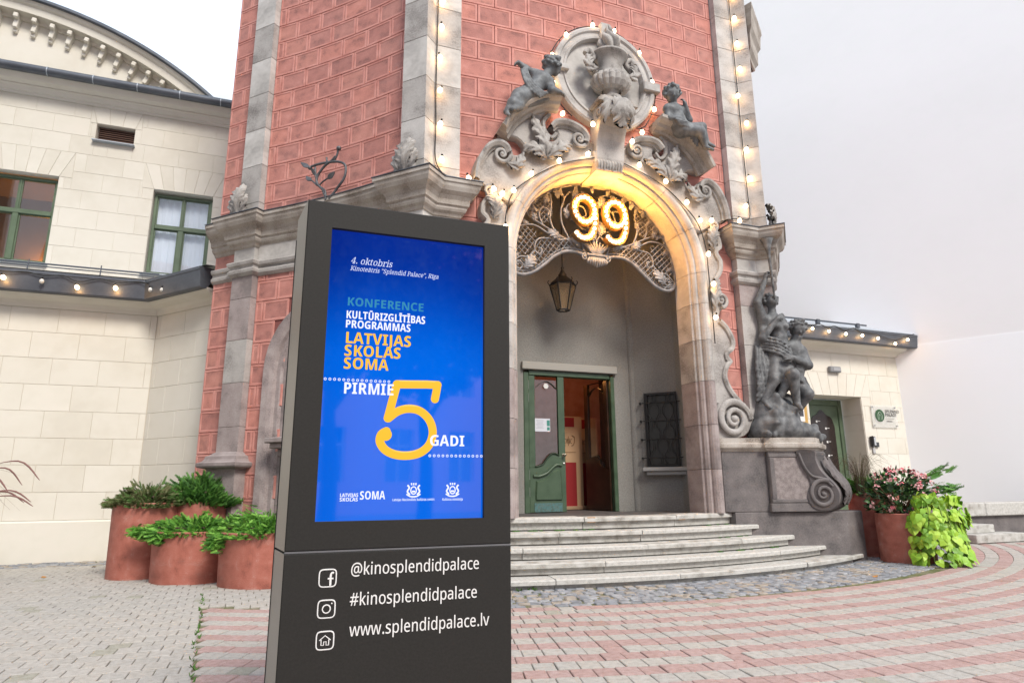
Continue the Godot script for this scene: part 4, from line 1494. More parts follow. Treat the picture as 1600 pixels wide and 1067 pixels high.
	var nprof := [[-0.30, -0.55], [-0.30, -0.16], [-0.26, -0.14], [-0.20, -0.14], [-0.18, -0.10], [-0.12, -0.075], [-0.02, -0.06], [0.0, -0.08], [0.0, -0.25]]
	arch_sweep(ni, ring2, nprof)
	var nich := part("niche_surround", ni, M.stone_low, t)
	nich.transform = lx
	var nb := MB.new()
	var np := PackedVector2Array()
	for q in ring2:
		np.append(q[0] - q[1] * 0.3)
	nb.prism(np, -0.3, -0.165)
	part("niche_back", nb, M.stone_low_b, nich)
	var nsh := MB.new()
	nsh.box(Vector3(-1.66, 1.68, -0.02), Vector3(1.3, 0.07, 0.3), 0.012)
	nsh.box(Vector3(-1.66, 1.61, -0.04), Vector3(1.2, 0.07, 0.24), 0.012)
	nsh.box(Vector3(-1.66, 1.52, -0.08), Vector3(1.08, 0.11, 0.16), 0.02)
	part("niche_shelf", nsh, M.stone_low_b, nich)
	# --- high side cornice seen past the right pilaster
	var sc := MB.new()
	var q0 := Vector2(3.10, -0.35)
	var q1 := Vector2(3.42, -0.67)
	sc.sweep(PackedVector2Array([Vector2(3.06, -0.55), q0 + Vector2(0.06, 0.06), q1 + Vector2(0.1, 0.1), Vector2(3.3, -0.9)]), v2([0.0, 8.55, 0.03, 8.56, 0.04, 8.62, 0.09, 8.70, 0.10, 8.95, 0.15, 9.05, 0.17, 9.30, 0.19, 9.36, 0.19, 9.46, 0.0, 9.50]), 1.0, true)
	part("side_cornice", sc, M.cornice, t)
	var sc2 := MB.new()
	sc2.tube(smooth3([Vector3(3.34, 9.45, -0.55), Vector3(3.24, 9.8, -0.5), Vector3(3.16, 10.3, -0.45), Vector3(3.13, 11.2, -0.42)]), 0.12, 8)
	part("side_scroll", sc2, M.cornice, t)

	# --- portal architrave: separate stones with a roll moulding
	var pa := Node3D.new()
	pa.name = "portal_arch"
	t.add_child(pa)
	var prof := [[0.0, -0.46], [0.0, -0.115], [0.012, -0.10], [0.028, -0.10], [0.03, -0.055], [0.055, -0.02], [0.09, -0.018], [0.092, 0.012], [0.11, 0.045], [0.14, 0.068], [0.17, 0.075], [0.20, 0.066], [0.228, 0.042], [0.246, 0.0], [0.25, -0.13]]
	var R := 1.40
	var heights := [0.68, 1.286, 1.911, 2.548, 3.16, 3.72, 4.2]
	for side in [-1.0, 1.0]:
		for k in heights.size() - 1:
			var pc := []
			for j in 2:
				pc.append([Vector2(R * side, [heights[k] + 0.003, heights[k + 1] - 0.003][j]), Vector2(side, 0)])
			if side > 0:
				pc.reverse()
			var s := MB.new()
			arch_sweep(s, pc, prof)
			part("jamb_stone", s, [M.stone_low, M.stone_low_b, M.stone_low, M.stone_b, M.stone, M.stone_c][k], pa)
	var segs := [0.0, 26, 52, 81.5]
	for side in [-1.0, 1.0]:
		for k in 3:
			var pc := []
			for j in 11:
				var a := deg_to_rad(lerpf(segs[k] + 0.12, segs[k + 1] - 0.12, j / 10.0))
				pc.append([Vector2(cos(a) * R * side, 4.2 + sin(a) * R), Vector2(cos(a) * side, sin(a))])
			if side > 0:
				pc.reverse()
			var s := MB.new()
			arch_sweep(s, pc, prof)
			part("arch_stone", s, [M.stone_c, M.stone, M.stone][k], pa)
	# keystone
	var ks := MB.new()
	ks.prism(v2([-0.215, 5.56, 0.215, 5.56, 0.25, 5.86, -0.25, 5.86]), -0.46, 0.11, 0.02)
	part("keystone", ks, M.stone, pa)
	var dr := MB.new()
	for k in 9:
		var x := -0.19 + k * 0.047
		dr.tube(smooth3([Vector3(x, 5.74, 0.09), Vector3(x, 5.66, 0.125), Vector3(x, 5.60 - 0.02 * (k % 3), 0.11)], 3), [0.02, 0.026, 0.028, 0.028, 0.026, 0.02, 0.008], 6)
	part("keystone_fringe", dr, M.carved, pa)

func _ccw(p: PackedVector2Array) -> PackedVector2Array:
	var a := 0.0
	for i in p.size():
		a += p[i].x * p[(i + 1) % p.size()].y - p[(i + 1) % p.size()].x * p[i].y
	if a < 0:
		p = p.duplicate()
		p.reverse()
	return p
func _flip(p: PackedVector2Array) -> PackedVector2Array:
	var q := p.duplicate()
	q.reverse()
	return q
func _open(p: PackedVector2Array) -> PackedVector2Array:
	# closed outline as an open path, starting at the rearmost point
	var k := 0
	for i in p.size():
		if p[i].y < p[k].y:
			k = i
	var o := PackedVector2Array()
	for i in p.size() + 1:
		o.append(p[(k + i) % p.size()])
	return o

# pieces of an arch: path of [point, outward direction], profile of [outward, forward]
func arch_sweep(b: MB, path: Array, prof: Array) -> void:
	for i in path.size() - 1:
		for k in prof.size() - 1:
			var f := func(ii: int, kk: int) -> Vector3:
				var p: Vector2 = path[ii][0] + path[ii][1] * prof[kk][0]
				return Vector3(p.x, p.y, prof[kk][1])
			b.quad(f.call(i, k), f.call(i + 1, k), f.call(i + 1, k + 1), f.call(i, k + 1))
	for e in [0, path.size() - 1]:
		var pp := PackedVector2Array()
		for q in prof:
			pp.append(Vector2(q[0], q[1]))
		pp.append(Vector2(prof[prof.size() - 1][0], prof[0][1]))
		var tr := Geometry2D.triangulate_polygon(pp)
		for i in range(0, tr.size(), 3):
			var v := []
			for k in 3:
				var p: Vector2 = path[e][0] + path[e][1] * pp[tr[i + k]].x
				v.append(Vector3(p.x, p.y, pp[tr[i + k]].y))
			b.tri(v[0], v[1], v[2])

# ---------------------------------------------------------------- porch behind the arch
func build_porch() -> void:
	var t := thing("entrance_porch", "dim roughcast porch inside the arch with floor, ceiling and slanted side walls", "porch", FO, FA)
	var zb := -1.44
	var ceil := 5.95
	var b := MB.new()
	wall_with_holes(b, -1.30, 1.09, LAND - 0.1, ceil, zb, [[-0.80, LAND - 0.1, 0.79, 2.84]], 0.18)
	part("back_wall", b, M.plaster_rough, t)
	var plan := [[1.09, zb], [1.62, -0.91], [1.62, -0.40]]
	for s in [-1.0, 1.0]:
		var sw := MB.new()
		for k in 2:
			var p0 := Vector3(plan[k][0] * s, LAND - 0.1, plan[k][1])
			var p1 := Vector3(plan[k + 1][0] * s, LAND - 0.1, plan[k + 1][1])
			var h := Vector3(0, ceil - LAND + 0.1, 0)
			if s > 0:
				sw.quad(p0, p1, p1 + h, p0 + h)
			else:
				sw.quad(p1, p0, p0 + h, p1 + h)
		if s < 0:
			sw.quad(Vector3(-1.31, LAND, zb + 0.001), Vector3(-1.08, LAND, zb + 0.001), Vector3(-1.08, ceil, zb + 0.001), Vector3(-1.31, ceil, zb + 0.001))
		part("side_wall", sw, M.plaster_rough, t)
	# rounded corner between back wall and the window wall
	var rc := MB.new()
	rc.tube(PackedVector3Array([Vector3(1.14, LAND - 0.05, zb - 0.02), Vector3(1.14, ceil, zb - 0.02)]), 0.075, 14)
	part("rounded_corner", rc, M.plaster_rough, t)
	var cl := MB.new()
	cl.quad(Vector3(-1.7, ceil, -0.1), Vector3(-1.7, ceil, zb - 0.3), Vector3(1.7, ceil, zb - 0.3), Vector3(1.7, ceil, -0.1))
	# inner face of the front wall over the arch
	cl.quad(Vector3(-1.7, 5.62, -0.40), Vector3(-1.7, ceil, -0.40), Vector3(1.7, ceil, -0.40), Vector3(1.7, 5.62, -0.40))
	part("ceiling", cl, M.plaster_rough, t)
	# wall between arch ring and side walls, closing the porch
	var jb := MB.new()
	for i in 24:
		var a0 := PI * i / 24.0
		var a1 := PI * (i + 1) / 24.0
		var f := func(a: float) -> Vector3: return Vector3(cos(a) * 1.41, 4.2 + sin(a) * 1.41, -0.42)
		var o := func(a: float) -> Vector3: return Vector3(cos(a) * 2.6, 4.2 + sin(a) * 2.6, -0.42)
		jb.quad(f.call(a1), f.call(a0), o.call(a0), o.call(a1))
	for s in [-1.0, 1.0]:
		jb.quad(Vector3(1.41 * s, 0.4, -0.42), Vector3(2.4 * s, 0.4, -0.42), Vector3(2.4 * s, 4.2, -0.42), Vector3(1.41 * s, 4.2, -0.42))
	part("rear_face", jb, M.plaster_rough, t)
	var fl := MB.new()
	fl.course(v2([-1.75, zb - 2.9, 1.75, zb - 2.9, 1.75, -0.3, 1.40, -0.3, 1.40, -0.12, -1.40, -0.12, -1.40, -0.3, -1.75, -0.3]), LAND - 0.16, LAND - 0.004)
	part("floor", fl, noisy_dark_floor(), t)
	var ln := MB.new()
	ln.box(Vector3(-0.005, 2.90, zb + 0.03), Vector3(1.66, 0.12, 0.07), 0.008)
	part("door_lintel", ln, flat(Color(0.30, 0.29, 0.26), 0.7), t)
	# lobby beyond the door
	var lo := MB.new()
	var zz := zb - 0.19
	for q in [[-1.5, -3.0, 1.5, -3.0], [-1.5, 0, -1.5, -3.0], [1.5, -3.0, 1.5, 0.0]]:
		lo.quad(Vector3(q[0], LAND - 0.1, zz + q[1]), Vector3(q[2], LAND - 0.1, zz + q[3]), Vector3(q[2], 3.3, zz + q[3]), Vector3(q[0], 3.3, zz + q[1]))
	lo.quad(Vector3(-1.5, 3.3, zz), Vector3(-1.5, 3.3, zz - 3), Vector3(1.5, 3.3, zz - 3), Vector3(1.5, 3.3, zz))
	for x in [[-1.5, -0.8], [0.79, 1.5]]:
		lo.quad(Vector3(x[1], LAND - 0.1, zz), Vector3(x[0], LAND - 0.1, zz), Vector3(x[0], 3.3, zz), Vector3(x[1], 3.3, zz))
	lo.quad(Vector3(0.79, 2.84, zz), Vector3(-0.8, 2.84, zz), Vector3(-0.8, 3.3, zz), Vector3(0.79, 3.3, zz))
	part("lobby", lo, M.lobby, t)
	# --- double door: left leaf shut, right leaf open inward
	var d := thing("entrance_door", "green panelled double door in the porch, its right leaf open inward", "door", fp(0, LAND, zb - 0.06), FA)
	var fr := MB.new()
	fr.box(Vector3(-0.755, 1.06, 0.0), Vector3(0.085, 2.13, 0.14), 0.008)
	fr.box(Vector3(0.755, 1.06, 0.0), Vector3(0.07, 2.13, 0.14), 0.008)
	fr.box(Vector3(0.0, 2.115, 0.0), Vector3(1.42, 0.075, 0.14), 0.008)
	part("door_frame", fr, M.green_door, d)
	for s in 2:
		var root := Node3D.new()
		root.name = "door_leaf" if s == 0 else "door_leaf_001"
		d.add_child(root)
		var mat: Material = M.green_door if s == 0 else M.wood_dark
		if s == 0:
			root.position = Vector3(-0.71, 0.005, 0.03)
		else:
			root.position = Vector3(0.715, 0.005, -0.02)
			root.rotation_degrees.y = 180 - 82
		# leaf: stiles, rails and curved lower panel; local x from hinge to lock 0..0.68
		var W := 0.60 if s == 0 else 0.66
		var lf := MB.new()
		var prof := smooth_line(v2([0.09, 0.66, 0.14, 0.67, 0.22, 0.70, 0.30, 0.80, 0.38, 0.86, 0.46, 0.845, W - 0.11, 0.83]), 4)
		var low := PackedVector2Array([Vector2(W, 0.0), Vector2(W, 0.83), Vector2(W - 0.11, 0.83)])
		var rp := _flip(prof)
		for q in rp: low.append(q)
		low.append(Vector2(0, 0.66)); low.append(Vector2(0, 0))
		lf.prism(low, -0.025, 0.025, 0.004, true)
		lf.box(Vector3(0.05, 1.365, 0), Vector3(0.10, 1.41, 0.05), 0.004)
		lf.box(Vector3(W - 0.055, 1.45, 0), Vector3(0.11, 1.24, 0.05), 0.004)
		var tp := PackedVector2Array([Vector2(0.1, 2.07), Vector2(0.1, 1.86)])
		tp.append_array(smooth_line(v2([0.1, 1.87, 0.15, 1.90, 0.2, 1.95, (W - 0.01) / 2, 1.985, W - 0.21, 1.95, W - 0.16, 1.90, W - 0.11, 1.87]), 3))
		tp.append(Vector2(W - 0.11, 2.07))
		lf.prism(tp, -0.025, 0.025, 0.004, true)
		part("leaf", lf, mat, root)
		var gl := MB.new()
		gl.box(Vector3(W / 2, 1.33, -0.003), Vector3(W - 0.18, 1.36, 0.006))
		part("pane", gl, M.glass, root)
		var ml := MB.new()
		for o in [0.0, 0.035]:
			var pp := []
			for q in prof:
				pp.append(Vector3(q.x, q.y + 0.012 - o * 0.0, 0.03))
			ml.tube(PackedVector3Array(pp), 0.014, 6)
		var p2 := []
		for q in smooth_line(v2([0.06, 0.53, 0.10, 0.53, 0.16, 0.53, 0.28, 0.575, 0.38, 0.66, 0.45, 0.70, W - 0.07, 0.69]), 4):
			p2.append(Vector3(q.x, q.y, 0.03))
		ml.tube(PackedVector3Array(p2), 0.024, 7)
		part("moulding", ml, mat, root)
		var pan := MB.new()
		var pp3 := PackedVector2Array([Vector2(0.09, 0.17), Vector2(W - 0.08, 0.17), Vector2(W - 0.07, 0.22), Vector2(W - 0.085, 0.60)])
		pp3.append_array(_flip(smooth_line(v2([0.10, 0.46, 0.18, 0.47, 0.28, 0.51, 0.38, 0.595, 0.45, 0.625, W - 0.085, 0.625]), 4)))
		pp3.append(Vector2(0.085, 0.24))
		pan.prism(pp3, 0.02, 0.048, 0.018)
		part("panel", pan, mat, root)
		var kp := MB.new()
		kp.box(Vector3(W / 2, 0.07, 0.027), Vector3(W - 0.14, 0.13, 0.006), 0.002)
		var kick := part("kick_plate", kp, noisy(ramp_tex(field([[6.0, 1.0, 77, 4]], 128), [g(0.06, 0.09, 0.07), g(0.06, 0.17, 0.18), g(0.09, 0.12, 0.10)], 128), 2.2, 0.6), root)
		var kn := MB.new()
		kn.xf = Transform3D(Basis(Vector3.RIGHT, PI / 2), Vector3(W - 0.035, 0.85, 0.025))
		kn.lathe(v2([0.0, 0.075, 0.02, 0.07, 0.026, 0.055, 0.02, 0.04, 0.009, 0.03, 0.009, 0.005, 0.024, 0.003, 0.024, 0.0]), 14)
		part("door_knob", kn, flat(Color(0.25, 0.22, 0.17), 0.3, 0.8), root)
		var lk := MB.new()
		lk.xf = Transform3D(Basis(Vector3.RIGHT, PI / 2), Vector3(W - 0.03, 0.72, 0.025))
		lk.lathe(v2([0.0, 0.012, 0.018, 0.010, 0.02, 0.0]), 12)
		part("lock", lk, flat(Color(0.4, 0.4, 0.38), 0.3, 0.8), root)
		if s == 0:
			for hy in [0.3, 0.55, 1.72, 1.92]:
				var hg := MB.new()
				hg.tube(PackedVector3Array([Vector3(-0.01, hy - 0.07, 0.028), Vector3(-0.01, hy + 0.07, 0.028)]), 0.011, 8)
				part("hinge", hg, flat(Color(0.3, 0.31, 0.29), 0.4, 0.6), root)
			var nt := thing("paper_notice", "white paper notice taped inside the green door's glass", "notice", root.global_transform * Vector3(0.0, 0, 0) if false else d.transform * Vector3(-0.71 + 0.23, 1.31, 0.032), FA)
			var nb := MB.new()
			nb.box(Vector3(0, 0, 0), Vector3(0.26, 0.20, 0.002))
			part("sheet", nb, flat(Color(0.55, 0.57, 0.62), 0.8), nt)
			var nl := MB.new()
			for k in 7:
				nl.box(Vector3(-0.04, 0.07 - k * 0.02, 0.0016), Vector3(0.13 - 0.02 * (k % 3), 0.004, 0.001))
			part("print", nl, flat(Color(0.25, 0.26, 0.3), 0.8), nt)
			var nc := MB.new()
			nc.box(Vector3(0.10, 0.03, 0.0016), Vector3(0.05, 0.09, 0.001))
			nc.box(Vector3(0.10, -0.055, 0.0017), Vector3(0.045, 0.05, 0.001))
			part("picture", nc, flat(Color(0.05, 0.22, 0.18), 0.8), nt)
			var lab := MB.new()
			lab.tube(PackedVector3Array([Vector3(0, 0, 0), Vector3(0, 0, 0.004)]), 0.045, 6)
			var stk := thing("door_sticker", "white hexagonal sticker at the top of the green door", "sticker", d.transform * Vector3(-0.42, 1.915, 0.056), FA)
			part("face", lab, flat(Color(0.6, 0.6, 0.58), 0.6), stk)
	# --- roll-up banners in the lobby
	for k in 2:
		var bn := thing("lobby_banner", ["beige and red roll-up banner standing just inside the doorway", "second beige and red banner partly behind the first, inside the doorway"][k], "banner", fp([0.42, 0.80][k], LAND, [-2.35, -2.6][k]), FA + [4.0, -10.0][k], "banners in the lobby")
		var sh := MB.new()
		sh.box(Vector3(0, 0.80, 0), Vector3(0.44, 1.52, 0.006))
		part("sheet", sh, flat(Color(0.42, 0.27, 0.15), 0.7), bn)
		var rd := MB.new()
		rd.box(Vector3(-0.05, 0.42, 0.006), Vector3(0.28, 0.72, 0.002))
		rd.box(Vector3(-0.06, 1.46, 0.006), Vector3(0.26, 0.16, 0.002))
		part("red_field", rd, flat(Color(0.22, 0.004, 0.006), 0.7), bn)
		var em := MB.new()
		var ep := flat(Color(0.22, 0.13, 0.06), 0.7)
		for a in 12:
			var r := 0.05 + 0.03 * (a % 2)
			em.tube(PackedVector3Array([Vector3(-0.05, 1.14, 0.006), Vector3(-0.05 + cos(a * TAU / 12) * r, 1.14 + sin(a * TAU / 12) * r, 0.006)]), 0.006, 4)
		for a in [-1.0, 1.0]:
			em.tube(smooth3([Vector3(-0.05 + a * 0.06, 1.06, 0.006), Vector3(-0.05 + a * 0.11, 1.10, 0.006), Vector3(-0.05 + a * 0.12, 1.20, 0.006), Vector3(-0.05 + a * 0.07, 1.23, 0.006)]), 0.010, 5)
		em.box(Vector3(-0.04, 0.95, 0.006), Vector3(0.26, 0.012, 0.002))
		part("crest", em, ep, bn)
		var ft := MB.new()
		ft.box(Vector3(0, 0.03, 0), Vector3(0.46, 0.06, 0.10), 0.01)
		part("base", ft, flat(Color(0.3, 0.2, 0.12), 0.5), bn)
	# lamp inside the lobby, reflected in the open leaf
	var lp2 := thing("lobby_lamp", "lit glass lamp on the lobby ceiling just inside the door", "lamp", fp(0.35, 3.15, -2.0), FA)
	var lpb := MB.new()
	lpb.lathe(v2([0.001, -0.14, 0.08, -0.12, 0.13, -0.04, 0.12, 0.04, 0.05, 0.08, 0.02, 0.09]), 16)
	part("bulb_globe", lpb, glow(Color(1, 0.66, 0.34), 0.6), lp2)
	var lps := MB.new()
	lps.tube(PackedVector3Array([Vector3(0, 0.08, 0), Vector3(0, 0.16, 0)]), 0.02, 8)
	part("stem", lps, M.iron_black, lp2)
	var ol := OmniLight3D.new()
	ol.name = "lobby_light"
	ol.light_color = Color(1, 0.66, 0.36)
	ol.light_energy = 0.12
	ol.light_size = 0.1
	ol.omni_range = 8
	ol.omni_attenuation = 2.0
	ol.shadow_enabled = true
	ol.position = Vector3(0, -0.22, 0)
	lp2.add_child(ol)
	# --- barred window on the slanted wall
	var wn := thing("barred_window", "small leaded window with black iron grille and sill inside the porch", "window", fp(1.09, 0, zb), FA - 45.0)
	var x0 := 0.26
	var x1 := 0.72
	var y0 := 1.37
	var y1 := 2.50
	var gw := MB.new()
	gw.box(Vector3((x0 + x1) / 2, (y0 + y1) / 2, 0.006), Vector3(x1 - x0, y1 - y0, 0.012))
	part("pane", gw, flat(Color(0.035, 0.036, 0.034), 0.15), wn)
	var wf := MB.new()
	for q in [[(x0 + x1) / 2, y0, x1 - x0 + 0.04, 0.04], [(x0 + x1) / 2, y1, x1 - x0 + 0.04, 0.04]]:
		wf.box(Vector3(q[0], q[1], 0.03), Vector3(q[2], q[3], 0.05), 0.006)
	for x in [x0, x1]:
		wf.box(Vector3(x, (y0 + y1) / 2, 0.031), Vector3(0.04, y1 - y0 - 0.04, 0.05), 0.006)
	part("frame", wf, M.iron_black, wn)
	var gb := MB.new()
	for k in 4:
		var y := y0 + 0.12 + k * 0.29
		gb.tube(PackedVector3Array([Vector3(x0 - 0.10, y, 0.075), Vector3(x1 + 0.08, y, 0.075)]), 0.008, 6)
		gb.box(Vector3(x0 - 0.10, y, 0.04), Vector3(0.02, 0.03, 0.08))
	for k in 4:
		var x := x0 + 0.06 + k * 0.115
		for j in 6:
			var y := y0 + 0.02 + j * 0.185
			var o := 0.028 if (j + k) % 2 else -0.028
			gb.tube(smooth3([Vector3(x, y, 0.075), Vector3(x + o, y + 0.05, 0.078), Vector3(x + o, y + 0.135, 0.078), Vector3(x, y + 0.185, 0.075)], 3), 0.006, 5)
	for x in [x0 - 0.02, x1 + 0.02]:
		gb.tube(PackedVector3Array([Vector3(x, y0 - 0.02, 0.075), Vector3(x, y1 + 0.02, 0.075)]), 0.009, 6)
	part("grille", gb, M.iron_black, wn)
	var sl := MB.new()
	sl.box(Vector3(0.52, 1.315, 0.06), Vector3(0.70, 0.06, 0.15), 0.008)
	sl.box(Vector3(0.53, 1.255, 0.045), Vector3(0.62, 0.06, 0.10), 0.01)
	part("sill", sl, flat(Color(0.33, 0.33, 0.32), 0.85), wn)

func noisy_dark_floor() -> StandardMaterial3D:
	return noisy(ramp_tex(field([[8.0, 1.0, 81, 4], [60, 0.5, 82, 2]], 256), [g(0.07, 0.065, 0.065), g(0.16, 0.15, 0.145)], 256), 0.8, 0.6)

# ---------------------------------------------------------------- steps
func build_steps() -> void:
	var t := thing("entrance_steps", "five bowed pale granite steps leading up to the arched portal", "steps", FO, FA)
	var hs := [0.10, 0.235, 0.375, 0.525, 0.68]
	var rs := [8.80, 8.53, 8.27, 8.00, 7.76]
	var ends := [3.64, 3.25, 2.95, 2.6, 2.25]
	var joints := [[-1.45, 0.02, 0.95, 2.1], [-2.3, -0.75, 0.82, 1.9], [-1.6, -0.05, 1.45], [-2.1, -1.05, 0.05, 1.35], [-1.7, -0.62, 0.75, 1.6]]
	for k in 5:
		var y0: float = -0.06 if k == 0 else hs[k - 1] + 0.014
		var y1: float = hs[k]
		var r: float = rs[k]
		var cuts := [-ends[k]]
		cuts.append_array(joints[k])
		cuts.append(ends[k])
		for i in cuts.size() - 1:
			var a0 := asin(cuts[i] / r) + 0.0005
			var a1 := asin(cuts[i + 1] / r) - 0.0005
			var n := maxi(3, int((a1 - a0) / 0.025))
			var path := PackedVector2Array()
			var jr := rng.randf_range(-0.008, 0.008)
			for j in n + 1:
				var a := lerpf(a0, a1, float(j) / n)
				path.append(Vector2(sin(a) * (r + jr), cos(a) * (r + jr) - 7.58))
			var b := MB.new()
			var jy := rng.randf_range(-0.004, 0.004)
			b.sweep(path, v2([-0.36, y0, -0.058, y0, -0.055, y1 - 0.060, -0.012, y1 - 0.056, 0.0, y1 - 0.052, 0.0, y1 - 0.012 + jy, -0.012, y1 + jy, -0.36, y1 + jy]), 1.0, true)
			var m: Material = M.granite if rng.randf() < 0.6 else M.granite_b
			part("step_stone", b, m, t)
	# rusty corner pieces let into the top step
	for x in [-0.58, 0.79]:
		var a := asin(x / 7.76)
		var c := MB.new()
		var path := PackedVector2Array()
		for j in 3:
			var q := a + j * 0.007
			path.append(Vector2(sin(q) * 7.7625, cos(q) * 7.7625 - 7.58))
		c.sweep(path, v2([-0.02, 0.61, 0.0, 0.618, 0.001, 0.67, -0.012, 0.6835, -0.04, 0.6835]), 1.0, false)
		part("patched_corner", c, M.rust_stone, t)
	# fill under the steps
	var f := MB.new()
	for k in 4:
		var path := PackedVector2Array()
		for j in 25:
			var a := lerpf(-asin(ends[k + 1] / rs[k + 1]), asin(ends[k + 1] / rs[k + 1]), j / 24.0)
			path.append(Vector2(sin(a) * (rs[k + 1] - 0.06), cos(a) * (rs[k + 1] - 0.06) - 7.58))
		f.sweep(path, v2([0.0, -0.05, 0.0, hs[k] + 0.015]), 1.0, false)
	part("core", f, flat(Color(0.05, 0.045, 0.04), 0.95), t)
	var moss := MB.new()
	for k in 40:
		var kk := 1 + rng.randi() % 3
		var u := rng.randf_range(1.0, ends[kk + 1] - 0.2) if k > 14 else rng.randf_range(-1.5, -0.5)
		if k <= 14: kk = 3
		var r: float = rs[kk + 1] - 0.03
		var a := asin(u / r)
		moss.lathe(v2([0.03, 0.0, 0.028, 0.008, 0.012, 0.014, 0.0, 0.016]), 6, Vector3(sin(a) * r, hs[kk] - 0.002, cos(a) * r - 7.58), rng.randf_range(0.6, 2.2), rng.randf_range(0.5, 0.9))
	part("moss", moss, M.moss, t)
	# --- cheek blocks either side, with pier and volute pedestal on the right one
	for s in [-1.0, 1.0]:
		var c := thing("cheek_block", "plain grey stone block flanking the steps below the statue pedestal" if s > 0 else "plain grey stone block flanking the steps behind the kiosk", "stone block", FO, FA, "blocks flanking the steps")
		var pl := v2([1.80, 0.04, 3.36, 0.50, 3.80, 0.36, 3.95, -0.9, 1.80, -0.9])
		if s < 0: pl = mirror(pl)
		var cb := MB.new()
		cb.course(pl, -0.05, 0.69, 0.014)
		part("block", cb, M.pedestal, c)

# ---------------------------------------------------------------- carved ornament helpers
func with_normals(p: PackedVector2Array, sg := 1.0) -> Array:
	var o := []
	var m := p.size()
	for i in m:
		var e := (p[mini(i + 1, m - 1)] - p[maxi(i - 1, 0)]).normalized()
		o.append([p[i], Vector2(-e.y, e.x) * sg])
	return o
func volute(b: MB, c: Vector2, n: float, R: float, turns: float, a0: float, dir: float, r0: float, squash := 0.8) -> void:
	var p := PackedVector3Array()
	var rr := []
	var N := int(turns * 20)
	for i in N + 1:
		var t := float(i) / N
		var r := R * pow(1.0 - t * 0.86, 1.15)
		var a := a0 + dir * t * turns * TAU
		p.append(Vector3(c.x + cos(a) * r, c.y + sin(a) * r, n + 0.35 * r0 * t))
		rr.append(lerpf(r0, r0 * 0.45, t))
	b.tube(p, rr, 8, squash, Vector3(0, 0, 1))
	b.lathe(v2([0.0, r0 * 0.9, r0 * 0.6, r0 * 0.75, r0 * 0.95, r0 * 0.3, r0, 0.0]), 12, Vector3.ZERO) if false else _eye(b, Vector3(c.x, c.y, n), r0 * 0.95)
func _eye(b: MB, c: Vector3, r: float) -> void:
	var keep := b.xf
	b.xf = keep * Transform3D(Basis(Vector3.RIGHT, PI / 2), c)
	b.lathe(v2([r, -0.01, r, r * 0.25, r * 0.8, r * 0.75, r * 0.4, r * 1.05, 0.001, r * 1.15]), 14)
	b.xf = keep
# a carved leaf: spine with curling lobes on both sides
func acanthus(b: MB, sp: PackedVector3Array, w: float, lobes: int, r: float, nrm: Vector3) -> void:
	# lobed, fluted leaf with a raised midrib, draped along a spine
	var m := 18
	var c := 10
	var P := []
	for i in m + 1:
		var s := float(i) / m
		var f := s * (sp.size() - 1)
		var k := mini(int(f), sp.size() - 2)
		var p := sp[k].lerp(sp[k + 1], f - k)
		var tg := (sp[mini(k + 2, sp.size() - 1)] - sp[maxi(k - 1, 0)]).normalized()
		var sd := tg.cross(nrm).normalized()
		var up := sd.cross(tg).normalized()
		var env := (0.62 + 0.55 * sin(PI * s)) * (1.0 - pow(s, 5.0))
		var row := PackedVector3Array()
		for j in c + 1:
			var t := 2.0 * j / c - 1.0
			var at := absf(t)
			var ph := lobes * s - 0.55 * at
			var wi := w * env * (0.58 + 0.50 * absf(sin(PI * ph)))
			var h := r * (1.9 * sqrt(maxf(0.0, 1.0 - at * at)) + 1.7 * absf(sin(PI * ph)) * at + 1.0 * maxf(0.0, 1.0 - at * 5.0))
			h *= 1.0 - 0.5 * s
			row.append(p + sd * t * wi + tg * at * wi * 0.55 + up * (h - r * 0.6 * at * at))
		P.append(row)
	var N := []
	for i in m + 1:
		var row := PackedVector3Array()
		for j in c + 1:
			var du: Vector3 = P[mini(i + 1, m)][j] - P[maxi(i - 1, 0)][j]
			var dv: Vector3 = P[i][mini(j + 1, c)] - P[i][maxi(j - 1, 0)]
			var q := dv.cross(du)
			if q.dot(nrm) < 0.0: q = -q
			row.append(q.normalized() if q.length_squared() > 1e-14 else nrm)
		N.append(row)
	for i in m:
		for j in c:
			b.quadn(P[i][j], P[i][j + 1], P[i + 1][j + 1], P[i + 1][j], N[i][j], N[i][j + 1], N[i + 1][j + 1], N[i + 1][j])
# upright flame-like shell at the foot of a pilaster
func shell(b: MB, w: float, h: float) -> void:
	var f := Vector3(0, 0, 1)
	acanthus(b, smooth3([Vector3(0, 0, 0.04), Vector3(0.0, h * 0.35, 0.12), Vector3(0.02, h * 0.7, 0.12), Vector3(0.05, h, 0.05)], 4), w * 0.42, 7, 0.030, f)
	for s in [-1.0, 1.0]:
		acanthus(b, smooth3([Vector3(s * w * 0.15, 0, 0.03), Vector3(s * w * 0.36, h * 0.22, 0.10), Vector3(s * w * 0.40, h * 0.48, 0.10), Vector3(s * w * 0.30, h * 0.66, 0.05)], 4), w * 0.22, 5, 0.026, f)
		volute(b, Vector2(s * w * 0.34, h * 0.16), 0.08, w * 0.16, 1.3, PI / 2, s, 0.026)
	b.box(Vector3(0, 0.03, 0.03), Vector3(w * 0.9, 0.06, 0.12), 0.02)

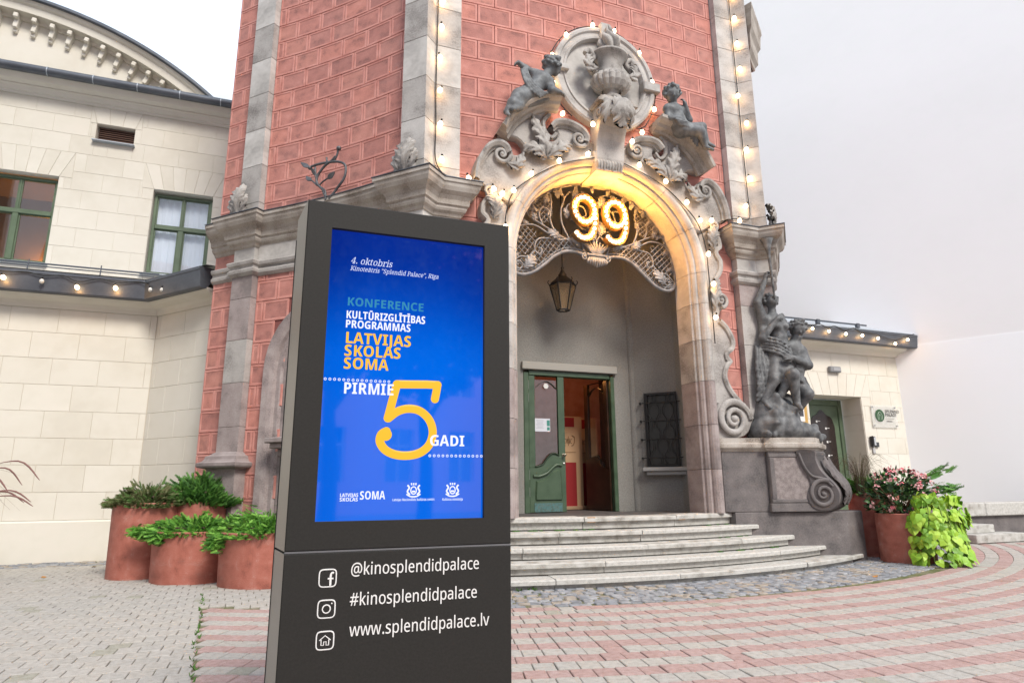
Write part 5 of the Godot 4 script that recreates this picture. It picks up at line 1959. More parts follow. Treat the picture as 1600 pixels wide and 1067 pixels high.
const PED := [-2.06, 5.12, -2.04, 5.29, -1.97, 5.49, -1.88, 5.64, -1.74, 5.71, -1.60, 5.68, -1.51, 5.60, -1.42, 5.60, -1.34, 5.68, -1.34, 5.78, -1.44, 5.86, -1.58, 5.87, -1.70, 5.88, -1.58, 6.12, -1.33, 6.35, -1.08, 6.50, -0.85, 6.55, -0.84, 6.47, -0.97, 6.36, -1.07, 6.21, -1.06, 6.06, -0.98, 5.94, -0.88, 5.92, -0.80, 6.00, -0.81, 6.09, -0.94, 6.12, -0.86, 6.20, -0.71, 6.235, -0.53, 6.205, -0.40, 6.14, -0.32, 6.04, -0.19, 6.02, 0.0, 6.02, 0.0, 5.77, -0.35, 5.75, -0.70, 5.62, -1.05, 5.42, -1.33, 5.14, -1.50, 4.85, -1.70, 4.93, -1.86, 5.02, -1.95, 5.06]
const STRIP := [-1.58, 5.10, -1.72, 5.02, -1.83, 4.95, -1.93, 4.80, -1.96, 4.65, -1.87, 4.57, -1.94, 4.44, -1.92, 4.26, -1.82, 4.10, -1.90, 4.00, -1.97, 3.86, -1.97, 3.72, -1.86, 3.63, -1.84, 3.50, -1.96, 3.38, -2.05, 3.20, -2.03, 3.05, -1.91, 2.95, -1.97, 2.86, -1.90, 2.76, -1.86, 2.62, -1.93, 2.44, -2.07, 2.28, -2.22, 2.14, -2.27, 1.98, -2.19, 1.82, -2.0, 1.73, -1.58, 1.72]

func build_portal_ornament() -> void:
	var t: Node3D = get_node("brick_tower")
	for s in [-1.0, 1.0]:
		var mx := Transform3D(Basis.from_scale(Vector3(-s, 1, 1)), Vector3.ZERO)
		# carved pediment half
		var b := MB.new()
		b.xf = mx
		b.prism(smooth_line(v2(PED), 2, true), -0.12, 0.055, 0.02)
		var pd := part("scroll_pediment", b, M.stone_b, t)
		var m := MB.new()
		m.xf = mx
		var ledge := [[-0.17, 0.04], [-0.165, 0.10], [-0.13, 0.12], [-0.115, 0.19], [-0.075, 0.22], [-0.06, 0.29], [-0.03, 0.325], [0.015, 0.33], [0.022, 0.30], [0.022, -0.12]]
		arch_sweep(m, with_normals(smooth_line(v2([-1.73, 5.86, -1.58, 6.12, -1.33, 6.35, -1.08, 6.50, -0.83, 6.55]), 5)), ledge)
		part("raking_ledge", m, M.cornice, pd)
		var c := MB.new()
		c.xf = mx
		var rim := [[-0.10, 0.05], [-0.095, 0.085], [-0.07, 0.09], [-0.06, 0.13], [-0.02, 0.16], [0.012, 0.16], [0.015, -0.1]]
		arch_sweep(c, with_normals(smooth_line(v2([-2.07, 5.10, -2.05, 5.29, -1.98, 5.49, -1.88, 5.64, -1.74, 5.715, -1.62, 5.68, -1.56, 5.58]), 4)), rim)
		volute(c, Vector2(-1.68, 5.535), 0.10, 0.135, 1.6, 0.6, -1.0, 0.035)
		arch_sweep(c, with_normals(smooth_line(v2([-0.95, 6.11, -0.86, 6.21, -0.71, 6.245, -0.53, 6.215, -0.40, 6.14, -0.34, 6.03, -0.37, 5.95]), 4)), rim)
		volute(c, Vector2(-0.48, 6.0), 0.10, 0.135, 1.7, 0.4, -1.0, 0.036)
		arch_sweep(c, with_normals(smooth_line(v2([-0.80, 6.02, -0.88, 5.93, -0.98, 5.95, -1.06, 6.07, -1.06, 6.22, -0.96, 6.36]), 4), 1.0), [[-0.07, 0.05], [-0.06, 0.085], [-0.02, 0.09], [0.0, 0.05]])
		part("scroll_moulding", c, M.carved, pd)
		var a := MB.new()
		a.xf = mx
		acanthus(a, smooth3([Vector3(-1.02, 5.64, 0.06), Vector3(-1.05, 5.80, 0.13), Vector3(-1.14, 6.00, 0.13), Vector3(-1.22, 6.24, 0.08)], 5), 0.10, 5, 0.034, Vector3(0, 0, 1))
		acanthus(a, smooth3([Vector3(-0.98, 5.62, 0.06), Vector3(-0.86, 5.72, 0.13), Vector3(-0.74, 5.82, 0.13), Vector3(-0.60, 5.88, 0.08)], 5), 0.09, 4, 0.030, Vector3(0, 0, 1))
		acanthus(a, smooth3([Vector3(-1.04, 5.60, 0.06), Vector3(-1.15, 5.66, 0.13), Vector3(-1.26, 5.70, 0.12), Vector3(-1.35, 5.64, 0.08)], 5), 0.09, 4, 0.030, Vector3(0, 0, 1))
		acanthus(a, smooth3([Vector3(-1.60, 5.40, 0.07), Vector3(-1.50, 5.38, 0.12), Vector3(-1.42, 5.46, 0.13), Vector3(-1.36, 5.62, 0.09)], 5), 0.075, 4, 0.026, Vector3(0, 0, 1))
		part("acanthus", a, M.carved, pd)
		# long side strip with curls and the big volute at its foot
		var st := MB.new()
		st.xf = mx
		st.prism(smooth_line(v2(STRIP), 2, true), -0.14, 0.0, 0.012)
		var sp := part("scroll_strip", st, M.stone_b, t)
		var sm := MB.new()
		sm.xf = mx
		var rim2 := [[-0.07, -0.01], [-0.065, 0.03], [-0.03, 0.045], [0.0, 0.04], [0.008, 0.0], [0.01, -0.12]]
		arch_sweep(sm, with_normals(smooth_line(v2([-2.27, 2.02, -2.22, 2.15, -2.07, 2.29, -1.93, 2.45, -1.86, 2.62, -1.90, 2.76, -1.98, 2.86, -1.92, 2.95, -2.03, 3.05, -2.055, 3.2, -1.96, 3.39, -1.84, 3.50]), 4), 1.0), rim2)
		part("strip_moulding", sm, M.carved, sp)
		sm = MB.new()
		sm.xf = mx
		arch_sweep(sm, with_normals(smooth_line(v2([-1.82, 4.10, -1.93, 4.26, -1.95, 4.44, -1.88, 4.57, -1.96, 4.66, -1.94, 4.82, -1.83, 4.96]), 4), 1.0), rim2)
		part("strip_moulding", sm, M.carved, sp)
		var bv := MB.new()
		bv.xf = mx
		volute(bv, Vector2(-1.90, 2.0), 0.05, 0.27, 2.1, PI * 0.75, -1.0, 0.055)
		bv.tube(smooth3([Vector3(-1.60, 1.76, 0.0), Vector3(-1.62, 2.0, 0.0), Vector3(-1.70, 2.22, 0.02)], 5), 0.04, 7)
		part("foot_volute", bv, M.stone_b, sp)
		var cu := MB.new()
		cu.xf = mx
		volute(cu, Vector2(-1.86, 3.80), 0.04, 0.12, 1.5, -PI / 2, -1.0, 0.032)
		acanthus(cu, smooth3([Vector3(-1.74, 3.66, 0.0), Vector3(-1.72, 3.82, 0.06), Vector3(-1.76, 4.0, 0.06), Vector3(-1.86, 4.12, 0.03)], 5), 0.09, 5, 0.022, Vector3(0, 0, 1))
		acanthus(cu, smooth3([Vector3(-1.78, 4.62, 0.0), Vector3(-1.76, 4.74, 0.07), Vector3(-1.80, 4.88, 0.07), Vector3(-1.88, 4.98, 0.02)], 5), 0.10, 6, 0.026, Vector3(0, 0, 1))
		volute(cu, Vector2(-1.84, 4.98), 0.05, 0.09, 1.4, 0.0, 1.0, 0.028)
		part("acanthus", cu, M.carved, sp)
		# flat pier stones between architrave and pilaster above the pedestal cap
		var ps := MB.new()
		ps.xf = mx
		ps.prism(v2([-2.24, LAND, -1.64, LAND, -1.64, 1.72, -2.24, 1.72]), -0.16, -0.03, 0.01)
		part("pier_base", ps, M.stone_low_b, t)
	# round niche with the urn
	var ring := []
	for k in 65:
		var a := PI / 2 - TAU * k / 64.0
		ring.append([Vector2(0.03 + cos(a) * 0.66, 7.16 + sin(a) * 0.66), Vector2(cos(a), sin(a))])
	var oc := MB.new()
	arch_sweep(oc, ring, [[-0.01, -0.14], [0.0, 0.02], [0.02, 0.06], [0.05, 0.065], [0.06, 0.045], [0.12, 0.045], [0.14, 0.075], [0.18, 0.08], [0.21, 0.06], [0.22, -0.14]])
	var ocn := part("oculus_frame", oc, M.stone, t)
	var od := MB.new()
	var dp := PackedVector2Array()
	for k in 48:
		dp.append(Vector2(0.03 + cos(TAU * k / 48) * 0.70, 7.16 + sin(TAU * k / 48) * 0.70))
	od.prism(dp, -0.12, -0.022)
	part("oculus_back", od, M.stone_c, ocn)
	for q in [[90.0, 0.15], [0.0, 0.16], [180.0, 0.10]]:
		var kb := MB.new()
		var a := deg_to_rad(q[0])
		kb.xf = Transform3D(Basis(Vector3.BACK, a - PI / 2), Vector3(0.03 + cos(a) * 0.79, 7.16 + sin(a) * 0.79, 0.0))
		kb.box(Vector3(0, 0, 0.02), Vector3(q[1], 0.30, 0.20), 0.015)
		part("oculus_keystone", kb, M.stone_c, ocn)
	# console carrying the urn
	var cs := MB.new()
	cs.xf = Transform3D(Basis(Vector3(0, 0, 1), Vector3(0, 1, 0), Vector3(-1, 0, 0)), Vector3(0.24, 0, 0))
	cs.prism(smooth_line(v2([-0.05, 5.70, 0.10, 5.70, 0.13, 5.86, 0.16, 6.05, 0.24, 6.22, 0.36, 6.33, 0.40, 6.42, 0.34, 6.50, 0.22, 6.52, -0.05, 6.52]), 2, true), 0.0, 0.46, 0.012, true)
	var con := part("console", cs, M.stone, t)
	var cv := MB.new()
	for sd in [-1.0, 1.0]:
		cv.xf = Transform3D(Basis(Vector3(0, 0, 1), Vector3(0, 1, 0), Vector3(-1, 0, 0)), Vector3(0.225 * sd, 0, 0))
		volute(cv, Vector2(0.26, 6.39), 0.0, 0.11, 1.6, -0.6, -1.0, 0.03)
	cv.xf = Transform3D()
	part("console_scroll", cv, M.carved, con)
	var cl := MB.new()
	var fwd := Vector3(0, 0.35, 1).normalized()
	acanthus(cl, smooth3([Vector3(0.0, 6.53, 0.32), Vector3(0.01, 6.49, 0.45), Vector3(0.02, 6.33, 0.47), Vector3(0.04, 6.22, 0.42), Vector3(0.02, 6.12, 0.39)], 4), 0.155, 5, 0.036, fwd)
	for sd in [-1.0, 1.0]:
		acanthus(cl, smooth3([Vector3(sd * 0.10, 6.53, 0.32), Vector3(sd * 0.15, 6.48, 0.42), Vector3(sd * 0.19, 6.34, 0.43), Vector3(sd * 0.21, 6.16, 0.36)], 4), 0.085, 4, 0.028, fwd)
	part("acanthus", cl, M.carved, con)
	# urn
	var ur := thing("stone_urn", "carved stone flame urn standing in the round niche over the portal", "urn", fp(0.05, 6.53, 0.17), FA)
	var ub := MB.new()
	ub.box(Vector3(0, 0.03, 0), Vector3(0.66, 0.06, 0.40), 0.012)
	ub.box(Vector3(0, 0.09, 0), Vector3(0.56, 0.06, 0.34), 0.012)
	ub.box(Vector3(0, 0.14, 0), Vector3(0.42, 0.05, 0.26), 0.01)
	part("plinth", ub, M.cornice, ur)
	var u1 := MB.new()
	u1.lathe(v2([0.15, 0.16, 0.155, 0.20, 0.10, 0.23, 0.085, 0.29, 0.13, 0.33]), 28)
	u1.lathe(v2([0.14, 0.31, 0.22, 0.34, 0.275, 0.41, 0.29, 0.49, 0.26, 0.55, 0.20, 0.59]), 72, Vector3.ZERO, 1, 0.8, 0.13, 18)
	u1.lathe(v2([0.20, 0.59, 0.185, 0.63, 0.18, 0.70, 0.20, 0.80, 0.25, 0.88, 0.29, 0.91, 0.29, 0.945, 0.25, 0.96, 0.20, 0.97, 0.13, 1.0, 0.11, 1.04, 0.06, 1.06, 0.0, 1.07]), 32, Vector3.ZERO, 1, 0.8)
	part("bowl", u1, M.carved, ur)
	for s in [-1.0, 1.0]:
		var hd := MB.new()
		hd.tube(smooth3([Vector3(s * 0.24, 0.56, 0), Vector3(s * 0.33, 0.60, 0), Vector3(s * 0.36, 0.74, 0), Vector3(s * 0.27, 0.86, 0), Vector3(s * 0.36, 0.95, 0), Vector3(s * 0.42, 0.88, 0.0)], 4), 0.042, 8)
		acanthus(hd, smooth3([Vector3(s * 0.25, 0.60, 0.03), Vector3(s * 0.36, 0.62, 0.05), Vector3(s * 0.40, 0.74, 0.05), Vector3(s * 0.33, 0.86, 0.04)], 4), 0.08, 4, 0.026, Vector3(0, 0, 1))
		part("handle", hd, M.carved, ur)
	var flm := MB.new()
	for k in 11:
		var a := TAU * k / 11.0
		var r := 0.085 if k % 2 else 0.045
		var hh := 0.36 if k % 2 else 0.46
		flm.tube(smooth3([Vector3(cos(a) * r, 1.02, sin(a) * r), Vector3(cos(a + 0.5) * r * 1.7, 1.02 + hh * 0.35, sin(a + 0.5) * r * 1.7), Vector3(cos(a + 1.2) * r * 1.2, 1.02 + hh * 0.7, sin(a + 1.2) * r), Vector3(cos(a + 2.0) * r * 0.6, 1.02 + hh, sin(a + 2.0) * r * 0.6)], 3), [0.034, 0.042, 0.048, 0.05, 0.048, 0.042, 0.034, 0.026, 0.016, 0.007], 7)
	part("stone_flame", flm, M.carved, ur)
	# shells at the feet of the upper pilasters
	var lt := t.transform.affine_inverse() * Transform3D(Basis(Vector3.UP, deg_to_rad(LA)), LO)
	for q in [[lt * Transform3D(Basis(), Vector3(-3.20, 5.03, 0.02)), 0.30], [lt * Transform3D(Basis(), Vector3(-0.21, 5.03, 0.02)), 0.32], [Transform3D(Basis(Vector3.UP, 1.0), Vector3(2.86, 5.04, 0.02)), 0.30]]:
		var sb := MB.new()
		shell(sb, q[1], 0.50)
		var o := part("pilaster_shell", sb, M.carved, t)
		o.transform = q[0]
	build_grille()
	build_vine()
	build_pedestal()

func clip_lines(b: MB, poly: PackedVector2Array, z: float, sp: float, r: float, ang: float) -> void:
	var lo := Vector2(1e9, 1e9)
	var hi := -lo
	for p in poly:
		lo = lo.min(p)
		hi = hi.max(p)
	var d := Vector2(cos(ang), sin(ang))
	var nn := Vector2(-d.y, d.x)
	var c := (lo + hi) / 2
	var R := (hi - lo).length() / 2
	var k := -R
	while k < R:
		var on := false
		var s0 := Vector2()
		var st := 80
		for i in st + 1:
			var q := c + nn * k + d * lerpf(-R, R, float(i) / st)
			var inside := Geometry2D.is_point_in_polygon(q, poly)
			if inside and not on:
				s0 = q
				on = true
			elif on and (not inside or i == st):
				b.tube(PackedVector3Array([Vector3(s0.x, s0.y, z), Vector3(q.x, q.y, z)]), r, 4, 1.0, Vector3(0, 0, 1), false)
				on = false
		k += sp

func build_grille() -> void:
	var gt := thing("arch_grille", "wrought iron fan grille hanging in the head of the arch", "grille", fp(0, 0, -0.43), FA)
	var edge_half := smooth_line(v2([-1.39, 4.16, -1.34, 4.06, -1.22, 4.02, -1.05, 4.06, -0.86, 4.20, -0.68, 4.36, -0.50, 4.455, -0.30, 4.46, -0.16, 4.42]), 5)
	for s in [-1.0, 1.0]:
		var mx := Transform3D(Basis.from_scale(Vector3(-s, 1, 1)), Vector3.ZERO)
		var e := MB.new()
		e.xf = mx
		var p3 := PackedVector3Array()
		for q in edge_half: p3.append(Vector3(q.x, q.y, 0))
		e.tube(p3, 0.026, 7)
		var pb := PackedVector3Array()
		for q in edge_half: pb.append(Vector3(q.x, q.y + 0.055, 0))
		e.tube(pb, 0.010, 5)
		part("edge_band", e, M.iron_grey, gt)
		var l := MB.new()
		l.xf = mx
		var reg := PackedVector2Array()
		for q in edge_half: reg.append(q)
		reg.append_array(smooth_line(v2([-0.30, 4.52, -0.50, 4.66, -0.75, 4.68, -0.92, 4.58, -1.02, 4.40, -1.14, 4.28, -1.30, 4.24]), 3))
		clip_lines(l, reg, 0, 0.066, 0.0075, 0.95)
		clip_lines(l, reg, 0.008, 0.066, 0.0075, -0.75)
		var reg2 := smooth_line(v2([-1.37, 4.30, -1.33, 4.60, -1.20, 4.76, -0.98, 4.72, -0.98, 4.58, -1.06, 4.40, -1.20, 4.30]), 3, true)
		clip_lines(l, reg2, 0, 0.066, 0.0075, 0.95)
		clip_lines(l, reg2, 0.008, 0.066, 0.0075, -0.75)
		var reg3 := smooth_line(v2([-1.10, 4.98, -0.80, 4.86, -0.70, 5.05, -0.72, 5.30, -0.86, 5.28, -1.02, 5.14]), 3, true)
		clip_lines(l, reg3, 0, 0.058, 0.0065, 0.9)
		clip_lines(l, reg3, 0.008, 0.058, 0.0065, -0.7)
		part("lattice", l, M.iron_grey, gt)
		var sc := MB.new()
		sc.xf = mx
		var curves := [
			[-1.39, 4.18, -1.34, 4.50, -1.24, 4.74, -1.0, 4.80, -0.78, 4.70, -0.62, 4.62, -0.40, 4.66, -0.26, 4.56],
			[-0.62, 4.62, -0.80, 4.62, -0.95, 4.58, -1.0, 4.42, -0.92, 4.36, -0.88, 4.43, -0.93, 4.46],
			[-1.36, 4.16, -1.24, 4.28, -1.10, 4.30, -0.98, 4.42],
			[-1.33, 4.14, -1.24, 4.10, -1.18, 4.16, -1.24, 4.22, -1.29, 4.18, -1.25, 4.155],
			[-0.42, 4.62, -0.66, 4.72, -0.86, 4.82, -1.06, 4.92, -1.12, 5.02, -1.05, 5.06, -1.02, 4.99],
			[-0.66, 4.72, -0.74, 4.92, -0.72, 5.14, -0.74, 5.34, -0.86, 5.26],
			[-0.86, 4.82, -0.92, 4.98, -0.86, 5.10, -0.76, 5.06, -0.78, 4.98],
			[-0.40, 4.60, -0.54, 4.86, -0.56, 5.10, -0.50, 5.30, -0.58, 5.44],
			[-0.50, 5.30, -0.40, 5.42, -0.30, 5.40, -0.32, 5.33],
			[-1.22, 4.78, -1.22, 4.94, -1.12, 5.10, -1.02, 5.18],
			[-0.16, 4.42, -0.22, 4.60, -0.14, 4.72, -0.05, 4.78],
			[0.0, 4.62, -0.10, 4.80, -0.26, 4.88, -0.36, 5.04, -0.30, 5.20, -0.18, 5.20, -0.14, 5.08, -0.22, 5.02],
			[0.0, 4.70, -0.05, 4.95, -0.03, 5.20, -0.12, 5.40, -0.22, 5.46],
			[-0.30, 5.20, -0.42, 5.22, -0.48, 5.12]]
		for c in curves:
			var q := PackedVector3Array()
			for v in smooth_line(v2(c), 5): q.append(Vector3(v.x, v.y, 0.004))
			sc.tube(q, 0.0135, 6)
		part("scrollwork", sc, M.iron_grey, gt)
		var lv := MB.new()
		lv.xf = mx
		for q in [[-1.16, 4.12, 0.9, 0.26], [-0.62, 4.64, 2.6, 0.20], [-1.20, 4.90, 2.4, 0.18], [-0.48, 4.98, 1.7, 0.16], [-0.84, 5.18, 1.2, 0.14], [-0.30, 4.56, 2.3, 0.16], [-1.0, 4.86, 1.9, 0.14], [-0.06, 4.78, 1.9, 0.24], [-0.26, 4.92, 2.6, 0.18], [-0.08, 5.22, 1.9, 0.22], [-0.36, 5.30, 1.2, 0.18], [-0.62, 5.28, 1.9, 0.16]]:
			var d := Vector3(cos(q[2]), sin(q[2]), 0)
			var p0 := Vector3(q[0], q[1], 0.012)
			acanthus(lv, smooth3([p0, p0 + d * q[3] * 0.4 + Vector3(0, 0, 0.04), p0 + d * q[3]], 4), q[3] * 0.30, 4, 0.011, Vector3(0, 0, 1))
		part("iron_leaf", lv, M.iron_grey, gt)
	var tp := MB.new()
	var arc := PackedVector3Array()
	for k in 41:
		var a := PI * k / 40.0
		arc.append(Vector3(cos(a) * 1.385, 4.2 + sin(a) * 1.385, 0))
	tp.tube(arc, 0.014, 6)
	for k in 15:
		var a := PI * (k + 0.5) / 15.0
		acanthus(tp, smooth3([Vector3(cos(a) * 1.38, 4.2 + sin(a) * 1.38, 0), Vector3(cos(a + 0.03) * 1.31, 4.2 + sin(a + 0.03) * 1.31, 0.02), Vector3(cos(a) * 1.24, 4.2 + sin(a) * 1.26, 0)], 3), 0.028, 3, 0.008, Vector3(0, 0, 1))
	part("rim", tp, M.iron_grey, gt)
	var pal := MB.new()
	pal.box(Vector3(0, 4.44, 0.02), Vector3(0.34, 0.045, 0.06), 0.012)
	pal.box(Vector3(0, 4.395, 0.02), Vector3(0.28, 0.03, 0.05), 0.01)
	for k in 9:
		var f := (k - 4) / 4.0
		pal.tube(smooth3([Vector3(f * 0.05, 4.45, 0.02), Vector3(f * 0.16, 4.56, 0.05), Vector3(f * 0.24, 4.68 - 0.09 * absf(f), 0.04)], 4), [0.016, 0.019, 0.02, 0.02, 0.018, 0.016, 0.012, 0.008, 0.004], 6)
		pal.tube(smooth3([Vector3(f * 0.12, 4.39, 0.03), Vector3(f * 0.16, 4.33, 0.05), Vector3(f * 0.14, 4.25 + 0.05 * absf(f), 0.02)], 3), [0.018, 0.02, 0.02, 0.018, 0.014, 0.009, 0.003], 6)
	for s in [-1.0, 1.0]:
		volute(pal, Vector2(s * 0.19, 4.40), 0.02, 0.055, 1.3, PI / 2, -s, 0.014)
	part("palmette", pal, M.iron_grey, gt)
	# numerals outlined with bulbs
	var sg := thing("number_sign", "glowing numerals 99 outlined in round bulbs under the arch", "sign", fp(0.03, 0, -0.30), FA)
	var gold := flat(Color(0.20, 0.11, 0.035), 0.5, 0.2)
	for dgt in 2:
		var ox := -0.262 + 0.524 * dgt
		var pth := PackedVector2Array()
		for k in 37:
			var a := -0.1 + TAU * k / 36.0
			pth.append(Vector2(ox + cos(a) * 0.165, 5.10 + sin(a) * 0.20))
		var tail := smooth_line(v2([ox + 0.165, 5.08, ox + 0.172, 4.95, ox + 0.145, 4.80, ox + 0.085, 4.69, ox - 0.01, 4.645, ox - 0.10, 4.66, ox - 0.165, 4.73]), 6)
		var dn := Node3D.new()
		dn.name = "numeral" if dgt == 0 else "numeral_001"
		sg.add_child(dn)
		var ch := MB.new()
		for seg in [pth, tail]:
			var wn := with_normals(seg)
			arch_sweep(ch, wn, [[-0.05, -0.06], [-0.05, 0.03], [-0.044, 0.03], [-0.044, -0.01], [0.044, -0.01], [0.044, 0.03], [0.05, 0.03], [0.05, -0.06], [-0.05, -0.06]])
		part("channel", ch, gold, dn)
		var lights := []
		for seg in [[pth, 17], [tail, 11]]:
			for k in seg[1]:
				var f: float = (k + 0.5) / seg[1] * (seg[0].size() - 1)
				var i := int(f)
				var q: Vector2 = seg[0][i].lerp(seg[0][mini(i + 1, seg[0].size() - 1)], f - i)
				lights.append(q)
		var bm := MB.new()
		sphere(bm, 0.026, 9, 12)
		var bmesh := bm.mesh(M.bulb_small)
		for q in lights:
			part("bulb", bmesh, null, dn, Vector3(q.x, q.y, 0.022))
		for k in 5:
			var q: Vector2 = lights[k * 5 + 2]
			warm_light(dn, Vector3(q.x, q.y, 0.11), 0.13, 0.03, Color(1.0, 0.69, 0.29))
	# cables holding the numerals
	var cb := MB.new()
	for x in [-0.3, 0.25]:
		cb.tube(PackedVector3Array([Vector3(x, 5.25, -0.05), Vector3(x * 0.9, 5.54, -0.05)]), 0.006, 5)
	part("hanger", cb, M.iron_black, sg)
	# lantern
	var ln := thing("porch_lantern", "unlit six-sided iron lantern hanging in the porch", "lantern", fp(-0.29, 3.72, -1.0), FA)
	var fr := MB.new()
	var top := 0.205
	var bot := 0.10
	for k in 6:
		var a := TAU * k / 6.0 + 0.3
		var a2 := TAU * (k + 1) / 6.0 + 0.3
		var pt := Vector3(cos(a) * top, 0.40, sin(a) * top)
		var pbm := Vector3(cos(a) * bot, 0.0, sin(a) * bot)
		fr.tube(PackedVector3Array([pbm, pt]), 0.011, 5)
		fr.tube(PackedVector3Array([pt, Vector3(cos(a2) * top, 0.40, sin(a2) * top)]), 0.013, 5)
		fr.tube(PackedVector3Array([pbm, Vector3(cos(a2) * bot, 0, sin(a2) * bot)]), 0.012, 5)
		fr.tube(smooth3([pt, pt + Vector3(cos(a) * 0.03, 0.05, sin(a) * 0.03), pt + Vector3(cos(a) * 0.01, 0.08, sin(a) * 0.01)], 3), 0.008, 5)
		var gp := MB.new()
		gp.quad(pbm, Vector3(cos(a2) * bot, 0, sin(a2) * bot), Vector3(cos(a2) * top, 0.40, sin(a2) * top), pt)
		var gm := flat(Color(0.30, 0.20, 0.10), 0.25)
		gm.transparency = BaseMaterial3D.TRANSPARENCY_ALPHA
		gm.albedo_color.a = 0.6
		part("pane", gp, gm, ln)
	part("frame", fr, M.iron_black, ln)
	var rfm := MB.new()
	rfm.lathe(v2([0.215, 0.40, 0.20, 0.43, 0.12, 0.50, 0.07, 0.54, 0.075, 0.57, 0.05, 0.60, 0.02, 0.66, 0.03, 0.69, 0.0, 0.73]), 6)
	part("roof", rfm, M.iron_black, ln)
	var chn := MB.new()
	chn.tube(PackedVector3Array([Vector3(0, 0.70, 0), Vector3(0, 2.25, 0)]), 0.010, 6)
	part("chain", chn, M.iron_black, ln)

func sphere(b: MB, r: float, rows := 8, seg := 12, o := Vector3.ZERO) -> void:
	var p := PackedVector2Array()
	for k in rows + 1:
		var a := -PI / 2 + PI * k / rows
		p.append(Vector2(maxf(cos(a) * r, 0.0002), sin(a) * r))
	b.lathe(p, seg, o)

func warm_light(parent: Node, at: Vector3, e: float, size := 0.03, c := Color(1.0, 0.72, 0.40)) -> void:
	var l := OmniLight3D.new()
	l.name = "bulb_light"
	l.light_color = c
	l.light_energy = e
	l.light_size = size
	l.omni_range = 8.0
	l.omni_attenuation = 2.0
	l.shadow_enabled = true
	l.position = at
	parent.add_child(l, true)

func build_vine() -> void:
	var t := thing("iron_vine", "wrought iron vine ornament standing on the cornice above the kiosk", "ornament", lp(-1.52, 4.99, 0.08), LA)
	var b := MB.new()
	var P := func(a: Array) -> PackedVector3Array:
		var o := []
		for i in range(0, a.size(), 2): o.append(Vector3(a[i] + 1.52, a[i + 1] - 4.99, 0.0))
		return smooth3(o, 6)
	b.tube(P.call([-1.54, 4.95, -1.62, 5.12, -1.73, 5.24, -1.72, 5.36, -1.60, 5.48, -1.48, 5.53, -1.42, 5.58]), 0.018, 7)
	b.tube(P.call([-1.49, 4.95, -1.36, 5.08, -1.24, 5.22, -1.23, 5.38, -1.33, 5.47, -1.50, 5.51, -1.72, 5.53, -1.88, 5.52]), 0.018, 7)
	b.tube(P.call([-1.54, 4.95, -1.58, 5.10, -1.70, 5.20, -1.76, 5.36, -1.78, 5.50]), 0.015, 7)
	b.tube(P.call([-1.68, 5.20, -1.62, 5.24, -1.54, 5.27]), 0.012, 6)
	b.tube(P.call([-1.72, 5.20, -1.80, 5.28, -1.84, 5.31]), 0.012, 6)
	b.tube(P.call([-1.45, 5.51, -1.40, 5.58, -1.38, 5.66]), 0.016, 6)
	b.tube(P.call([-1.47, 5.52, -1.56, 5.53, -1.58, 5.60]), 0.014, 6)
	part("stem", b, M.iron, t)
	var s := MB.new()
	sphere(s, 0.035, 8, 10, Vector3(0.15, 0.70, 0.0))
	sphere(s, 0.03, 8, 10, Vector3(-0.36, 0.52, 0.0))
	part("bud", s, M.iron, t)
	for q in [[-1.90, 5.52, 2.5, 0.20], [-1.86, 5.50, -0.9, 0.22], [-1.84, 5.30, 2.4, 0.14], [-1.54, 5.26, 0.6, 0.15]]:
		var lf := MB.new()
		lf.xf = Transform3D(Basis(Vector3.BACK, q[2] - PI / 2) * Basis(Vector3.UP, 0.5), Vector3(q[0] + 1.52, q[1] - 4.99, 0.0))
		lf.prism(smooth_line(v2([0, 0, 0.035, q[3] * 0.3, 0.028, q[3] * 0.65, 0.0, q[3], -0.028, q[3] * 0.65, -0.035, q[3] * 0.3]), 2, true), -0.005, 0.006, 0.003, true)
		part("leaf", lf, M.iron, t)

